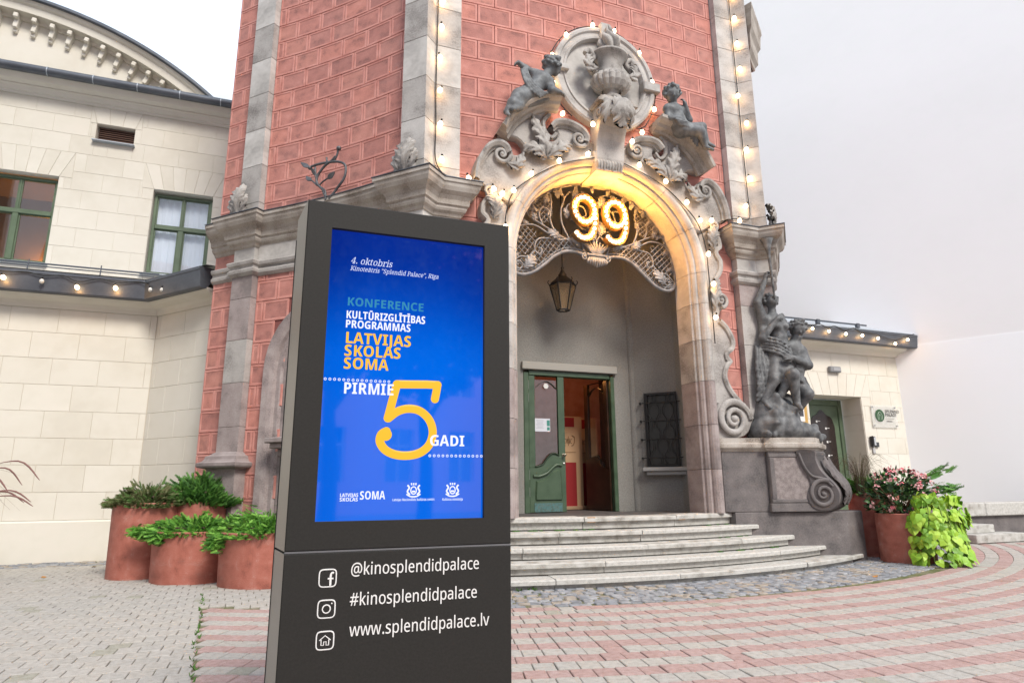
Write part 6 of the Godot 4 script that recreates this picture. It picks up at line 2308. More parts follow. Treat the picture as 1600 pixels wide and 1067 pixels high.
# ---------------------------------------------------------------- pier and volute pedestal under the statue
func build_pedestal() -> void:
	var t := thing("statue_pedestal", "grey stone pedestal with scroll volute and framed panel under the statue", "pedestal", fp(1.66, 0, 0.02), FA - 16.0)
	var y0 := 0.69
	var b := MB.new()
	b.box(Vector3(0.33, (y0 + 1.54) / 2, -0.33), Vector3(0.66, 1.54 - y0, 0.62), 0.01)
	part("pier", b, M.pedestal, t)
	var body := MB.new()
	body.box(Vector3(1.02, (y0 + 1.54) / 2, -0.27), Vector3(0.72, 1.54 - y0, 0.62), 0.01)
	body.box(Vector3(1.02, y0 + 0.06, -0.255), Vector3(0.76, 0.12, 0.62), 0.01)
	part("body", body, M.pedestal, t)
	var fr := MB.new()
	for q in [[1.0, 1.47, 0.68, 0.05], [1.0, y0 + 0.15, 0.68, 0.05]]:
		fr.box(Vector3(q[0], q[1], 0.046), Vector3(q[2], q[3], 0.022), 0.008)
	fr.box(Vector3(0.705, 1.155, 0.046), Vector3(0.07, 0.58, 0.022), 0.008)
	part("panel_frame", fr, M.pedestal, t)
	var pn := MB.new()
	pn.box(Vector3(1.03, 1.155, 0.041), Vector3(0.58, 0.58, 0.01))
	part("panel", pn, M.pedestal_panel, t)
	# volute: profile pushed back on a slant so that its leafy edge shows
	var vo := MB.new()
	vo.xf = Transform3D(Basis(Vector3(1, 0, 0), Vector3(0, 1, 0), Vector3(-0.9, 0, 1)), Vector3(-0.235, 0, 0.075))
	var out := smooth_line(v2([1.30, 1.54, 1.58, 1.54, 1.59, 1.42, 1.64, 1.28, 1.74, 1.16, 1.84, 1.06, 1.89, 0.94, 1.86, 0.80, 1.76, 0.72, 1.64, 0.695, 1.50, 0.72, 1.42, 0.80, 1.40, 0.92, 1.46, 1.03, 1.44, 1.16, 1.36, 1.30]), 4, true)
	vo.prism(out, -0.42, 0.0, 0.016)
	part("volute", vo, M.pedestal, t)
	var sp := MB.new()
	volute(sp, Vector2(1.40, 0.93), 0.085, 0.205, 1.9, PI * 0.35, 1.0, 0.034, 0.7)
	var ed := PackedVector3Array()
	for q in smooth_line(v2([1.33, 1.50, 1.40, 1.30, 1.50, 1.18, 1.66, 1.14, 1.78, 1.04]), 5): ed.append(Vector3(q.x - 0.235, q.y, 0.085))
	sp.tube(ed, 0.02, 7)
	part("volute_scroll", sp, M.pedestal, t)
	var ac := MB.new()
	for k in 2:
		var dz := -0.14 - 0.17 * k
		var dx := -0.9 * dz - 0.235
		acanthus(ac, smooth3([Vector3(1.60 + dx, 1.44, dz + 0.075), Vector3(1.72 + dx, 1.24, dz + 0.09), Vector3(1.87 + dx, 1.08, dz + 0.09), Vector3(1.92 + dx, 0.92, dz + 0.08), Vector3(1.86 + dx, 0.78, dz + 0.075)], 4), 0.11, 6, 0.026, Vector3(0.75, 0.3, 0.6).normalized())
	part("acanthus", ac, M.pedestal, t)
	# cap mouldings
	var cp := MB.new()
	cp.sweep(v2([-0.02, -0.64, -0.02, -0.02, 0.66, -0.02, 0.66, 0.05, 1.36, 0.05, 1.70, -0.36, 1.70, -0.6]), v2([0.0, 1.53, 0.015, 1.54, 0.03, 1.565, 0.06, 1.58, 0.065, 1.60, 0.065, 1.635, 0.04, 1.65, 0.03, 1.655, 0.03, 1.72, 0.0, 1.725, -0.2, 1.725]), 1.0, false)
	cp.course(v2([-0.02, -0.64, 0.66, -0.64, 0.66, 0.0, -0.02, -0.02]), 1.70, 1.724)
	cp.course(v2([0.6, -0.64, 1.68, -0.6, 1.68, -0.36, 1.35, 0.04, 0.6, 0.04]), 1.70, 1.726)
	part("cap", cp, M.cornice, t)

# ---------------------------------------------------------------- statues: tapered capsules joined smoothly, meshed with surface nets
func sdf(b: MB, prims: Array, cell: float) -> void:
	var lo := Vector3.ONE * 1e9
	var hi := -lo
	for p in prims:
		var r: float = maxf(p[2], p[3]) + cell * 2.5
		lo = lo.min(p[0] - Vector3.ONE * r).min(p[1] - Vector3.ONE * r)
		hi = hi.max(p[0] + Vector3.ONE * r).max(p[1] + Vector3.ONE * r)
	var nx := int((hi.x - lo.x) / cell) + 2
	var ny := int((hi.y - lo.y) / cell) + 2
	var nz := int((hi.z - lo.z) / cell) + 2
	var f := PackedFloat32Array()
	f.resize(nx * ny * nz)
	f.fill(1.0)
	for p in prims:
		var a: Vector3 = p[0]
		var bb: Vector3 = p[1]
		var ra: float = p[2]
		var rb: float = p[3]
		var k: float = p[4]
		var ext := maxf(ra, rb) + maxf(k, cell) + cell * 2.0
		var l := (a.min(bb) - Vector3.ONE * ext - lo) / cell
		var h := (a.max(bb) + Vector3.ONE * ext - lo) / cell
		var ab := bb - a
		var ll := maxf(ab.length_squared(), 1e-9)
		for z in range(maxi(0, int(l.z)), mini(nz, int(h.z) + 1)):
			for y in range(maxi(0, int(l.y)), mini(ny, int(h.y) + 1)):
				var i0 := (z * ny + y) * nx
				for x in range(maxi(0, int(l.x)), mini(nx, int(h.x) + 1)):
					var q := lo + Vector3(x, y, z) * cell
					var t := clampf((q - a).dot(ab) / ll, 0.0, 1.0)
					var d := q.distance_to(a + ab * t) - (ra + (rb - ra) * t)
					var c := f[i0 + x]
					var m := minf(c, d)
					if k > 0.0:
						var hh := k - absf(c - d)
						if hh > 0.0:
							m -= hh * hh / (4.0 * k)
					f[i0 + x] = m
	var idx := {}
	var vs := PackedVector3Array()
	var ns := PackedVector3Array()
	var sxy := nx * ny
	var off := [0, 1, nx, nx + 1, sxy, sxy + 1, sxy + nx, sxy + nx + 1]
	var ed := [[0, 1], [2, 3], [4, 5], [6, 7], [0, 2], [1, 3], [4, 6], [5, 7], [0, 4], [1, 5], [2, 6], [3, 7]]
	var lim := cell * 2.0
	for z in nz - 1:
		for y in ny - 1:
			var i0 := (z * ny + y) * nx
			for x in nx - 1:
				var i := i0 + x
				if absf(f[i]) > lim:
					continue
				var neg := 0
				for o in off:
					if f[i + o] < 0.0: neg += 1
				if neg == 0 or neg == 8:
					continue
				var s := Vector3.ZERO
				var c := 0
				for e in ed:
					var d0 := f[i + off[e[0]]]
					var d1 := f[i + off[e[1]]]
					if (d0 < 0.0) == (d1 < 0.0):
						continue
					var t := d0 / (d0 - d1)
					var c0 := Vector3(e[0] & 1, (e[0] >> 1) & 1, (e[0] >> 2) & 1)
					var c1 := Vector3(e[1] & 1, (e[1] >> 1) & 1, (e[1] >> 2) & 1)
					s += c0.lerp(c1, t)
					c += 1
				s /= c
				idx[i] = vs.size()
				vs.append(lo + (Vector3(x, y, z) + s) * cell)
				var gx := 0.0
				var gy := 0.0
				var gz := 0.0
				for o in 8:
					var v := f[i + off[o]]
					gx += v if o & 1 else -v
					gy += v if o & 2 else -v
					gz += v if o & 4 else -v
				ns.append(Vector3(gx, gy, gz).normalized())
	for i in idx:
		var neg: bool = f[i] < 0.0
		for ax in 3:
			var st: int = [1, nx, sxy][ax]
			if (f[i + st] < 0.0) == neg:
				continue
			var s1: int = [nx, sxy, 1][ax]
			var s2: int = [sxy, 1, nx][ax]
			if not (idx.has(i - s1) and idx.has(i - s2) and idx.has(i - s1 - s2)):
				continue
			var A: int = idx[i]
			var B: int = idx[i - s1]
			var C: int = idx[i - s1 - s2]
			var D: int = idx[i - s2]
			if neg:
				b.p3(vs[A], vs[B], vs[C], ns[A], ns[B], ns[C])
				b.p3(vs[A], vs[C], vs[D], ns[A], ns[C], ns[D])
			else:
				b.p3(vs[A], vs[C], vs[B], ns[A], ns[C], ns[B])
				b.p3(vs[A], vs[D], vs[C], ns[A], ns[D], ns[C])

func cap(a: Vector3, b: Vector3, ra: float, rb: float, k := 0.05) -> Array:
	return [a, b, ra, rb, k]
# head of radius r: centre, facing, up
func head(b: MB, c: Vector3, face: Vector3, up: Vector3, r: float, curls := 26, neck := Vector3.ZERO) -> void:
	face = face.normalized()
	var side := up.cross(face).normalized()
	up = face.cross(side).normalized()
	var P := func(s: float, u: float, f: float) -> Vector3: return c + (side * s + up * u + face * f) * r
	var pr := [
		cap(P.call(0, 0.18, -0.22), P.call(0, 0.2, 0.08), 0.80 * r, 0.76 * r, 0.03),
		cap(P.call(0, -0.35, 0.25), P.call(0, -0.62, 0.40), 0.52 * r, 0.34 * r, 0.06),
		cap(P.call(-0.32, -0.16, 0.48), P.call(-0.26, -0.36, 0.48), 0.24 * r, 0.2 * r, 0.05),
		cap(P.call(0.32, -0.16, 0.48), P.call(0.26, -0.36, 0.48), 0.24 * r, 0.2 * r, 0.05),
		cap(P.call(-0.42, 0.22, 0.62), P.call(0.42, 0.22, 0.62), 0.13 * r, 0.13 * r, 0.03),
		cap(P.call(0, 0.12, 0.76), P.call(0, -0.22, 0.95), 0.08 * r, 0.13 * r, 0.02),
		cap(P.call(-0.16, -0.46, 0.72), P.call(0.16, -0.46, 0.72), 0.07 * r, 0.07 * r, 0.012),
		cap(P.call(-0.13, -0.57, 0.69), P.call(0.13, -0.57, 0.69), 0.075 * r, 0.075 * r, 0.012),
		cap(P.call(-0.25, 0.04, 0.70), P.call(-0.22, 0.04, 0.70), 0.10 * r, 0.10 * r, 0.008),
		cap(P.call(0.25, 0.04, 0.70), P.call(0.22, 0.04, 0.70), 0.10 * r, 0.10 * r, 0.008),
		cap(P.call(-0.80, 0.0, -0.08), P.call(-0.82, -0.22, -0.04), 0.13 * r, 0.10 * r, 0.015),
		cap(P.call(0.80, 0.0, -0.08), P.call(0.82, -0.22, -0.04), 0.13 * r, 0.10 * r, 0.015)]
	var g := RandomNumberGenerator.new()
	g.seed = int(absf(c.x * 1000 + c.y * 77)) + 3
	for k in curls:
		var a := TAU * k * 0.618
		var h := lerpf(1.0, -0.45, float(k) / curls)
		var rr := sqrt(maxf(0.0, 1.0 - h * h))
		var d := Vector3(cos(a) * rr, h, sin(a) * rr)
		if d.z > 0.45 and d.y < 0.62:
			continue
		var q: Vector3 = P.call(d.x * 0.86, 0.16 + d.y * 0.84, -0.1 + d.z * 0.9)
		var w := Vector3(g.randfn(), g.randfn(), g.randfn()) * r * 0.10
		pr.append(cap(q - w, q + w, 0.19 * r, 0.23 * r, 0.006))
	if neck != Vector3.ZERO:
		pr.append(cap(P.call(0, -0.45, -0.1), neck, 0.46 * r, 0.52 * r, 0.05))
	sdf(b, pr, maxf(0.008, r * 0.075))
# hand: wrist position, pointing direction, palm normal; fingers curl towards the palm
func hand(b: MB, w: Vector3, dir: Vector3, palm: Vector3, l: float, curl := 0.5, thumb := 1.0) -> void:
	dir = dir.normalized()
	var side := palm.cross(dir).normalized()
	palm = dir.cross(side).normalized()
	var pr := [cap(w, w + dir * l * 0.18, l * 0.16, l * 0.17, 0.02)]
	for k in 4:
		var f := (k - 1.5) * 0.115
		pr.append(cap(w + dir * l * 0.1 + side * f * l * 0.7, w + dir * l * 0.46 + side * f * l, l * 0.10, l * 0.085, 0.02))
		var ln: float = [0.40, 0.50, 0.47, 0.36][k] * l
		var p := w + dir * l * 0.48 + side * f * l
		var a := 0.0
		for j in 3:
			a += curl * (0.8 + 0.2 * j)
			var d := dir * cos(a) + palm * sin(a) + side * f * 0.25
			var q: Vector3 = p + d * ln * [0.42, 0.32, 0.26][j]
			pr.append(cap(p, q, l * (0.062 - 0.006 * j), l * (0.056 - 0.008 * j), 0.004))
			p = q
	var tp := w + dir * l * 0.12 + side * l * 0.16 * thumb
	var t2 := tp + (dir * 0.6 + side * 0.75 * thumb + palm * 0.35).normalized() * l * 0.24
	var t3 := t2 + (dir * 0.9 + side * 0.2 * thumb + palm * 0.45).normalized() * l * 0.20
	pr.append(cap(tp, t2, l * 0.085, l * 0.068, 0.012))
	pr.append(cap(t2, t3, l * 0.066, l * 0.05, 0.006))
	sdf(b, pr, maxf(0.006, l * 0.035))
func folds(pr: Array, pts: Array, n: int, spread: Vector3, r: float, k := 0.007) -> void:
	for i in n:
		var o := spread * (float(i) / maxf(1, n - 1) - 0.5)
		var q := smooth3(pts, 3)
		for j in q.size() - 1:
			var wob := Vector3(sin(j * 1.3 + i * 2.1), cos(j * 1.7 + i), sin(j + i * 1.4)) * r * 0.15
			var w2 := Vector3(sin((j + 1) * 1.3 + i * 2.1), cos((j + 1) * 1.7 + i), sin((j + 1) + i * 1.4)) * r * 0.15
			pr.append(cap(q[j] + o + wob, q[j + 1] + o * (1.0 + 0.08 * j) + w2, r, r, k))

func build_figures() -> void:
	var V := func(x: float, y: float, z: float) -> Vector3: return Vector3(x, y, z)
	# --- group on the pedestal
	var base := fp(2.76, 1.726, 0.08)
	var rk := thing("rock_base", "craggy dark bronze rock under the two-figure statue", "statue base", base, FA)
	var rb := MB.new()
	var pr := [cap(V.call(-0.36, 0.10, 0.0), V.call(0.40, 0.06, 0.05), 0.20, 0.13, 0.1), cap(V.call(-0.30, 0.15, 0.02), V.call(-0.24, 0.48, -0.02), 0.20, 0.17, 0.08), cap(V.call(-0.05, 0.15, 0.1), V.call(0.02, 0.42, -0.02), 0.22, 0.20, 0.08), cap(V.call(0.1, 0.2, -0.08), V.call(0.2, 0.55, -0.12), 0.2, 0.16, 0.08), cap(V.call(0.35, 0.08, 0.08), V.call(0.62, 0.04, 0.02), 0.11, 0.06, 0.06), cap(V.call(-0.15, 0.5, -0.08), V.call(-0.05, 0.8, -0.1), 0.18, 0.14, 0.08)]
	var g := RandomNumberGenerator.new()
	g.seed = 5
	for k in 46:
		var p := Vector3(g.randf_range(-0.5, 0.55), 0, g.randf_range(-0.15, 0.28))
		p.y = g.randf_range(0.02, maxf(0.08, 0.62 - absf(p.x + 0.15) * 1.1))
		pr.append(cap(p, p + Vector3(g.randfn(), g.randfn() * 0.9, g.randfn()) * 0.09, g.randf_range(0.035, 0.06), g.randf_range(0.02, 0.05), 0.09))
	for k in 10:     # flat footing
		pr.append(cap(V.call(-0.48 + k * 0.115, 0.045, -0.15), V.call(-0.48 + k * 0.115, 0.045, 0.22 - 0.02 * k), 0.05, 0.05, 0.02))
	sdf(rb, pr, 0.018)
	part("rock", rb, M.bronze, rk)
	# woman raising the trumpet
	var wo := thing("trumpet_statue", "dark bronze female figure raising a long trumpet at the right of the portal", "statue", base, FA)
	var wb := MB.new()
	pr = [
		cap(V.call(0.0, 1.98, 0.02), V.call(0.0, 1.84, 0.0), 0.062, 0.075, 0.05),
		cap(V.call(-0.14, 1.80, 0.0), V.call(0.17, 1.80, 0.0), 0.085, 0.085, 0.07),
		cap(V.call(0.02, 1.74, 0.01), V.call(0.05, 1.50, 0.02), 0.165, 0.135, 0.06),
		cap(V.call(0.05, 1.50, 0.02), V.call(0.02, 1.26, 0.02), 0.138, 0.185, 0.06),
		cap(V.call(-0.05, 1.70, 0.13), V.call(-0.05, 1.70, 0.13), 0.068, 0.068, 0.04),
		cap(V.call(0.11, 1.70, 0.13), V.call(0.11, 1.70, 0.13), 0.068, 0.068, 0.04),
		# raised arm
		cap(V.call(-0.17, 1.80, 0.0), V.call(-0.28, 2.08, 0.03), 0.075, 0.058, 0.05),
		cap(V.call(-0.28, 2.08, 0.03), V.call(-0.13, 2.46, 0.09), 0.058, 0.036, 0.03),
		# arm folded to the chest
		cap(V.call(-0.16, 1.74, -0.02), V.call(-0.27, 1.50, 0.06), 0.07, 0.055, 0.05),
		cap(V.call(-0.27, 1.50, 0.06), V.call(-0.06, 1.80, 0.18), 0.056, 0.036, 0.03),
		cap(V.call(0.17, 1.79, 0.0), V.call(0.26, 1.52, -0.08), 0.075, 0.06, 0.05),
		# legs: one stretched down, one bent
		cap(V.call(-0.05, 1.20, 0.05), V.call(-0.20, 0.86, 0.12), 0.135, 0.095, 0.06),
		cap(V.call(-0.20, 0.86, 0.12), V.call(-0.34, 0.54, 0.05), 0.085, 0.05, 0.03),
		cap(V.call(-0.34, 0.54, 0.05), V.call(-0.36, 0.44, 0.16), 0.045, 0.03, 0.02),
		cap(V.call(0.10, 1.18, 0.06), V.call(0.0, 0.84, 0.20), 0.135, 0.095, 0.06),
		cap(V.call(0.0, 0.84, 0.20), V.call(-0.14, 0.56, 0.10), 0.082, 0.05, 0.03)]
	folds(pr, [V.call(-0.26, 1.44, 0.02), V.call(-0.12, 1.36, 0.19), V.call(0.10, 1.24, 0.20), V.call(0.22, 1.08, 0.10)], 5, V.call(0.02, -0.20, 0.0), 0.022)
	folds(pr, [V.call(-0.25, 1.38, -0.02), V.call(-0.31, 1.10, 0.04), V.call(-0.32, 0.80, 0.06), V.call(-0.30, 0.56, 0.02)], 4, V.call(0.15, 0.0, 0.03), 0.030)
	sdf(wb, pr, 0.0155)
	head(wb, V.call(-0.01, 2.12, 0.03), V.call(-0.25, 0.55, 0.80), V.call(0.15, 0.8, -0.55), 0.118, 46, V.call(0.0, 1.92, 0.0))
	hand(wb, V.call(-0.13, 2.46, 0.09), V.call(0.10, 0.9, 0.12), V.call(0.9, -0.1, 0.1), 0.17, 0.95, 1.0)
	hand(wb, V.call(-0.06, 1.80, 0.17), V.call(0.85, 0.45, 0.12), V.call(0.1, -0.2, -1.0), 0.18, 0.22, 1.0)
	part("body", wb, M.bronze, wo)
	var tr := MB.new()
	var m0: Vector3 = V.call(-0.045, 2.125, 0.150)
	var m1: Vector3 = V.call(-0.155, 3.06, 0.22)
	var q := PackedVector3Array()
	var rr := []
	for k in 21:
		var t := k / 20.0
		q.append(m0.lerp(m1, t))
		rr.append(0.014 + 0.012 * t + 0.075 * pow(maxf(0.0, (t - 0.62) / 0.38), 2.4))
	tr.tube(q, rr, 16, 1.0, Vector3.ZERO, false)
	var q2 := PackedVector3Array()
	var r2 := []
	for k in 8:
		q2.append(m1.lerp(m0, k * 0.025))
		r2.append(0.095 * pow(1.0 - k / 9.0, 1.6))
	tr.tube(q2, r2, 16, 1.0, Vector3.ZERO, false)
	var th := thing("trumpet", "long flared bronze trumpet pointing up from the statue's mouth", "trumpet", base, FA)
	part("horn", tr, M.bronze, th)
	var t2 := thing("second_trumpet", "small bronze trumpet bell behind the statue's head", "trumpet", base, FA)
	var s2 := MB.new()
	q = PackedVector3Array()
	rr = []
	for k in 13:
		var t := k / 12.0
		q.append(V.call(0.02, 1.95, -0.16).lerp(V.call(0.03, 2.36, -0.12), t))
		rr.append(0.016 + 0.055 * pow(t, 3.0))
	s2.tube(q, rr, 14)
	part("horn", s2, M.bronze, t2)
	# man crouching below, holding her
	var mn := thing("crouching_statue", "dark bronze male figure crouching below and clasping the trumpet statue", "statue", base, FA)
	var mb := MB.new()
	pr = [
		cap(V.call(0.35, 1.56, 0.12), V.call(0.32, 1.44, 0.04), 0.07, 0.085, 0.05),
		cap(V.call(0.22, 1.38, 0.05), V.call(0.44, 1.34, 0.03), 0.10, 0.10, 0.07),
		cap(V.call(0.32, 1.32, 0.04), V.call(0.27, 1.06, 0.05), 0.165, 0.145, 0.07),
		cap(V.call(0.27, 1.06, 0.05), V.call(0.22, 0.90, 0.04), 0.15, 0.17, 0.07),
		cap(V.call(0.45, 1.34, 0.06), V.call(0.42, 1.10, 0.20), 0.085, 0.065, 0.05),
		cap(V.call(0.42, 1.10, 0.20), V.call(0.06, 1.18, 0.28), 0.065, 0.04, 0.03),
		cap(V.call(0.20, 1.36, 0.0), V.call(0.05, 1.36, 0.10), 0.08, 0.06, 0.05),
		cap(V.call(0.16, 0.90, 0.06), V.call(0.0, 0.92, 0.30), 0.135, 0.095, 0.06),
		cap(V.call(0.0, 0.92, 0.30), V.call(0.08, 0.50, 0.24), 0.092, 0.052, 0.03),
		cap(V.call(0.08, 0.50, 0.24), V.call(0.05, 0.42, 0.34), 0.045, 0.032, 0.02),
		cap(V.call(0.28, 0.88, 0.02), V.call(0.34, 0.66, 0.20), 0.13, 0.095, 0.06),
		cap(V.call(0.34, 0.66, 0.20), V.call(0.24, 0.40, 0.06), 0.088, 0.05, 0.03)]
	folds(pr, [V.call(0.08, 1.00, 0.16), V.call(0.22, 0.94, 0.20), V.call(0.36, 0.84, 0.14), V.call(0.40, 0.68, 0.02)], 5, V.call(0.03, -0.16, 0.02), 0.022)
	folds(pr, [V.call(0.38, 0.92, 0.06), V.call(0.43, 0.74, 0.08), V.call(0.40, 0.60, 0.10)], 3, V.call(0.06, 0.0, 0.10), 0.024)
	for k in 4:
		pr.append(cap(V.call(0.24 - 0.015 * k, 1.20 - 0.06 * k, 0.185), V.call(0.32 - 0.01 * k, 1.19 - 0.06 * k, 0.185), 0.026, 0.026, 0.025))
	sdf(mb, pr, 0.0155)
	head(mb, V.call(0.36, 1.68, 0.14), V.call(-0.42, -0.45, 0.78), V.call(-0.2, 0.9, 0.3), 0.125, 40, V.call(0.33, 1.50, 0.06))
	hand(mb, V.call(0.06, 1.18, 0.28), V.call(-0.95, 0.05, 0.05), V.call(0, -0.1, -1), 0.18, 0.22, -1.0)
	part("body", mb, M.bronze, mn)

	# --- cherubs on the raking ledges
	var l := thing("reclining_cherub", "grey lead cherub lying on the left ledge of the pediment, back turned", "statue", fp(-1.25, 6.0, 0.20), FA)
	var lb := MB.new()
	var L := func(x: float, y: float, z: float) -> Vector3: return Vector3(x + 1.25, y - 6.0, z)
	pr = [
		cap(L.call(-1.04, 6.86, 0.06), L.call(-1.10, 6.74, 0.06), 0.055, 0.07, 0.04),
		cap(L.call(-1.22, 6.77, 0.06), L.call(-1.03, 6.68, 0.08), 0.085, 0.085, 0.06),
		cap(L.call(-1.14, 6.70, 0.06), L.call(-1.30, 6.50, 0.06), 0.125, 0.115, 0.06),
		cap(L.call(-1.30, 6.50, 0.06), L.call(-1.46, 6.36, 0.06), 0.115, 0.135, 0.06),
		cap(L.call(-1.02, 6.67, 0.08), L.call(-1.02, 6.52, 0.16), 0.07, 0.055, 0.04),
		cap(L.call(-1.02, 6.52, 0.16), L.call(-0.90, 6.50, 0.17), 0.055, 0.038, 0.03),
		cap(L.call(-1.22, 6.78, 0.05), L.call(-1.38, 6.84, 0.06), 0.065, 0.052, 0.04),
		cap(L.call(-1.38, 6.84, 0.06), L.call(-1.50, 6.88, 0.10), 0.05, 0.034, 0.03),
		cap(L.call(-1.50, 6.34, 0.10), L.call(-1.62, 6.18, 0.16), 0.10, 0.07, 0.05),
		cap(L.call(-1.62, 6.18, 0.16), L.call(-1.70, 6.04, 0.14), 0.065, 0.04, 0.03),
		cap(L.call(-1.70, 6.04, 0.14), L.call(-1.69, 5.96, 0.20), 0.036, 0.026, 0.02),
		cap(L.call(-1.46, 6.32, 0.0), L.call(-1.52, 6.16, 0.14), 0.095, 0.065, 0.05),
		cap(L.call(-1.52, 6.16, 0.14), L.call(-1.62, 6.06, 0.2), 0.06, 0.04, 0.03),
		cap(L.call(-1.35, 6.32, 0.02), L.call(-1.05, 6.47, 0.02), 0.07, 0.06, 0.05)]
	folds(pr, [L.call(-1.42, 6.80, 0.10), L.call(-1.40, 6.62, 0.16), L.call(-1.30, 6.46, 0.18), L.call(-1.14, 6.42, 0.14)], 4, Vector3(0.07, 0.05, 0.0), 0.02)
	sdf(lb, pr, 0.0145)
	head(lb, L.call(-0.96, 6.96, 0.08), Vector3(0.9, -0.15, -0.2), Vector3(0.1, 1, 0), 0.132, 60, L.call(-1.08, 6.80, 0.06))
	hand(lb, L.call(-0.90, 6.50, 0.17), Vector3(0.8, -0.55, 0.2), Vector3(-0.3, -1, 0), 0.11, 0.35, 1.0)
	hand(lb, L.call(-1.50, 6.88, 0.10), Vector3(-0.75, -0.4, 0.1), Vector3(0, -1, 0), 0.11, 0.5, 1.0)
	part("body", lb, M.lead, l)
	var r := thing("seated_cherub", "grey lead cherub seated on the right ledge of the pediment, looking down", "statue", fp(1.2, 6.0, 0.20), FA)
	var sb := MB.new()
	var R := func(x: float, y: float, z: float) -> Vector3: return Vector3(x - 1.2, y - 6.0, z)
	pr = [
		cap(R.call(1.07, 6.86, 0.06), R.call(1.10, 6.76, 0.04), 0.055, 0.07, 0.04),
		cap(R.call(0.99, 6.72, 0.06), R.call(1.22, 6.74, 0.04), 0.08, 0.08, 0.06),
		cap(R.call(1.10, 6.68, 0.05), R.call(1.14, 6.52, 0.06), 0.125, 0.115, 0.06),
		cap(R.call(1.14, 6.52, 0.06), R.call(1.20, 6.42, 0.05), 0.12, 0.14, 0.06),
		cap(R.call(0.97, 6.71, 0.06), R.call(0.95, 6.54, 0.08), 0.066, 0.052, 0.04),
		cap(R.call(0.95, 6.54, 0.08), R.call(1.10, 6.50, 0.18), 0.05, 0.034, 0.03),
		cap(R.call(1.24, 6.74, 0.03), R.call(1.36, 6.60, 0.06), 0.066, 0.052, 0.04),
		cap(R.call(1.36, 6.60, 0.06), R.call(1.24, 6.82, 0.14), 0.048, 0.032, 0.03),
		cap(R.call(1.24, 6.40, 0.10), R.call(1.47, 6.42, 0.20), 0.10, 0.075, 0.05),
		cap(R.call(1.47, 6.42, 0.20), R.call(1.56, 6.18, 0.18), 0.07, 0.042, 0.03),
		cap(R.call(1.56, 6.18, 0.18), R.call(1.64, 6.11, 0.24), 0.038, 0.026, 0.02),
		cap(R.call(1.22, 6.36, 0.12), R.call(1.40, 6.30, 0.26), 0.095, 0.07, 0.05),
		cap(R.call(1.40, 6.30, 0.26), R.call(1.50, 6.08, 0.22), 0.066, 0.04, 0.03),
		cap(R.call(1.50, 6.08, 0.22), R.call(1.58, 6.02, 0.28), 0.036, 0.026, 0.02)]
	folds(pr, [R.call(1.06, 6.44, 0.18), R.call(1.20, 6.40, 0.22), R.call(1.34, 6.34, 0.20), R.call(1.36, 6.18, 0.14)], 4, Vector3(0.06, -0.07, 0.0), 0.02)
	sdf(sb, pr, 0.0145)
	head(sb, R.call(1.05, 6.97, 0.09), Vector3(-0.25, -0.45, 0.85), Vector3(-0.1, 0.9, 0.4), 0.130, 52, R.call(1.09, 6.80, 0.05))
	hand(sb, R.call(1.10, 6.50, 0.18), Vector3(0.8, -0.2, 0.2), Vector3(0, -1, -0.3), 0.11, 0.35, 1.0)
	hand(sb, R.call(1.24, 6.82, 0.14), Vector3(-0.4, 0.8, 0.0), Vector3(-0.6, -0.2, -0.4), 0.11, 0.5, -1.0)
	part("body", sb, M.lead, r)

# ---------------------------------------------------------------- strings of bulbs
var bulb_mesh: ArrayMesh
var socket_mesh: ArrayMesh
func light_string(label: String, at: Vector3, turn: float, pts: Array, cord: Array, lit: Array, e := 0.009, drop := Vector3(0.035, -0.005, 0.035)) -> void:
	var t := thing("light_string", label, "string lights", at, turn, "festoon light strings")
	if bulb_mesh == null:
		var b := MB.new()
		b.lathe(v2([0.0002, -0.036, 0.014, -0.033, 0.027, -0.022, 0.034, -0.004, 0.033, 0.010, 0.026, 0.024, 0.017, 0.036, 0.013, 0.046]), 14)
		bulb_mesh = b.mesh()
		var s := MB.new()
		s.lathe(v2([0.0002, 0.075, 0.010, 0.075, 0.014, 0.066, 0.015, 0.040, 0.0002, 0.038]), 10)
		socket_mesh = s.mesh(M.cord)
	var c := MB.new()
	var q := []
	for p in cord: q.append(p)
	c.tube(smooth3(q, 4), 0.0085, 5)
	part("cord", c, M.cord, t)
	for i in pts.size():
		var p: Vector3 = pts[i]
		var on: bool = not (i in lit)
		var o := part("bulb", bulb_mesh, M.bulb if on else M.bulb_off, t, p)
		var tilt := rng.randf_range(-0.5, 0.5)
		o.rotation.z = tilt
		o.rotation.x = rng.randf_range(0.0, 0.5)
		part("socket", socket_mesh, null, o)
		if on:
			warm_light(t, p + Vector3(0, -0.045, 0.02), e, 0.03)

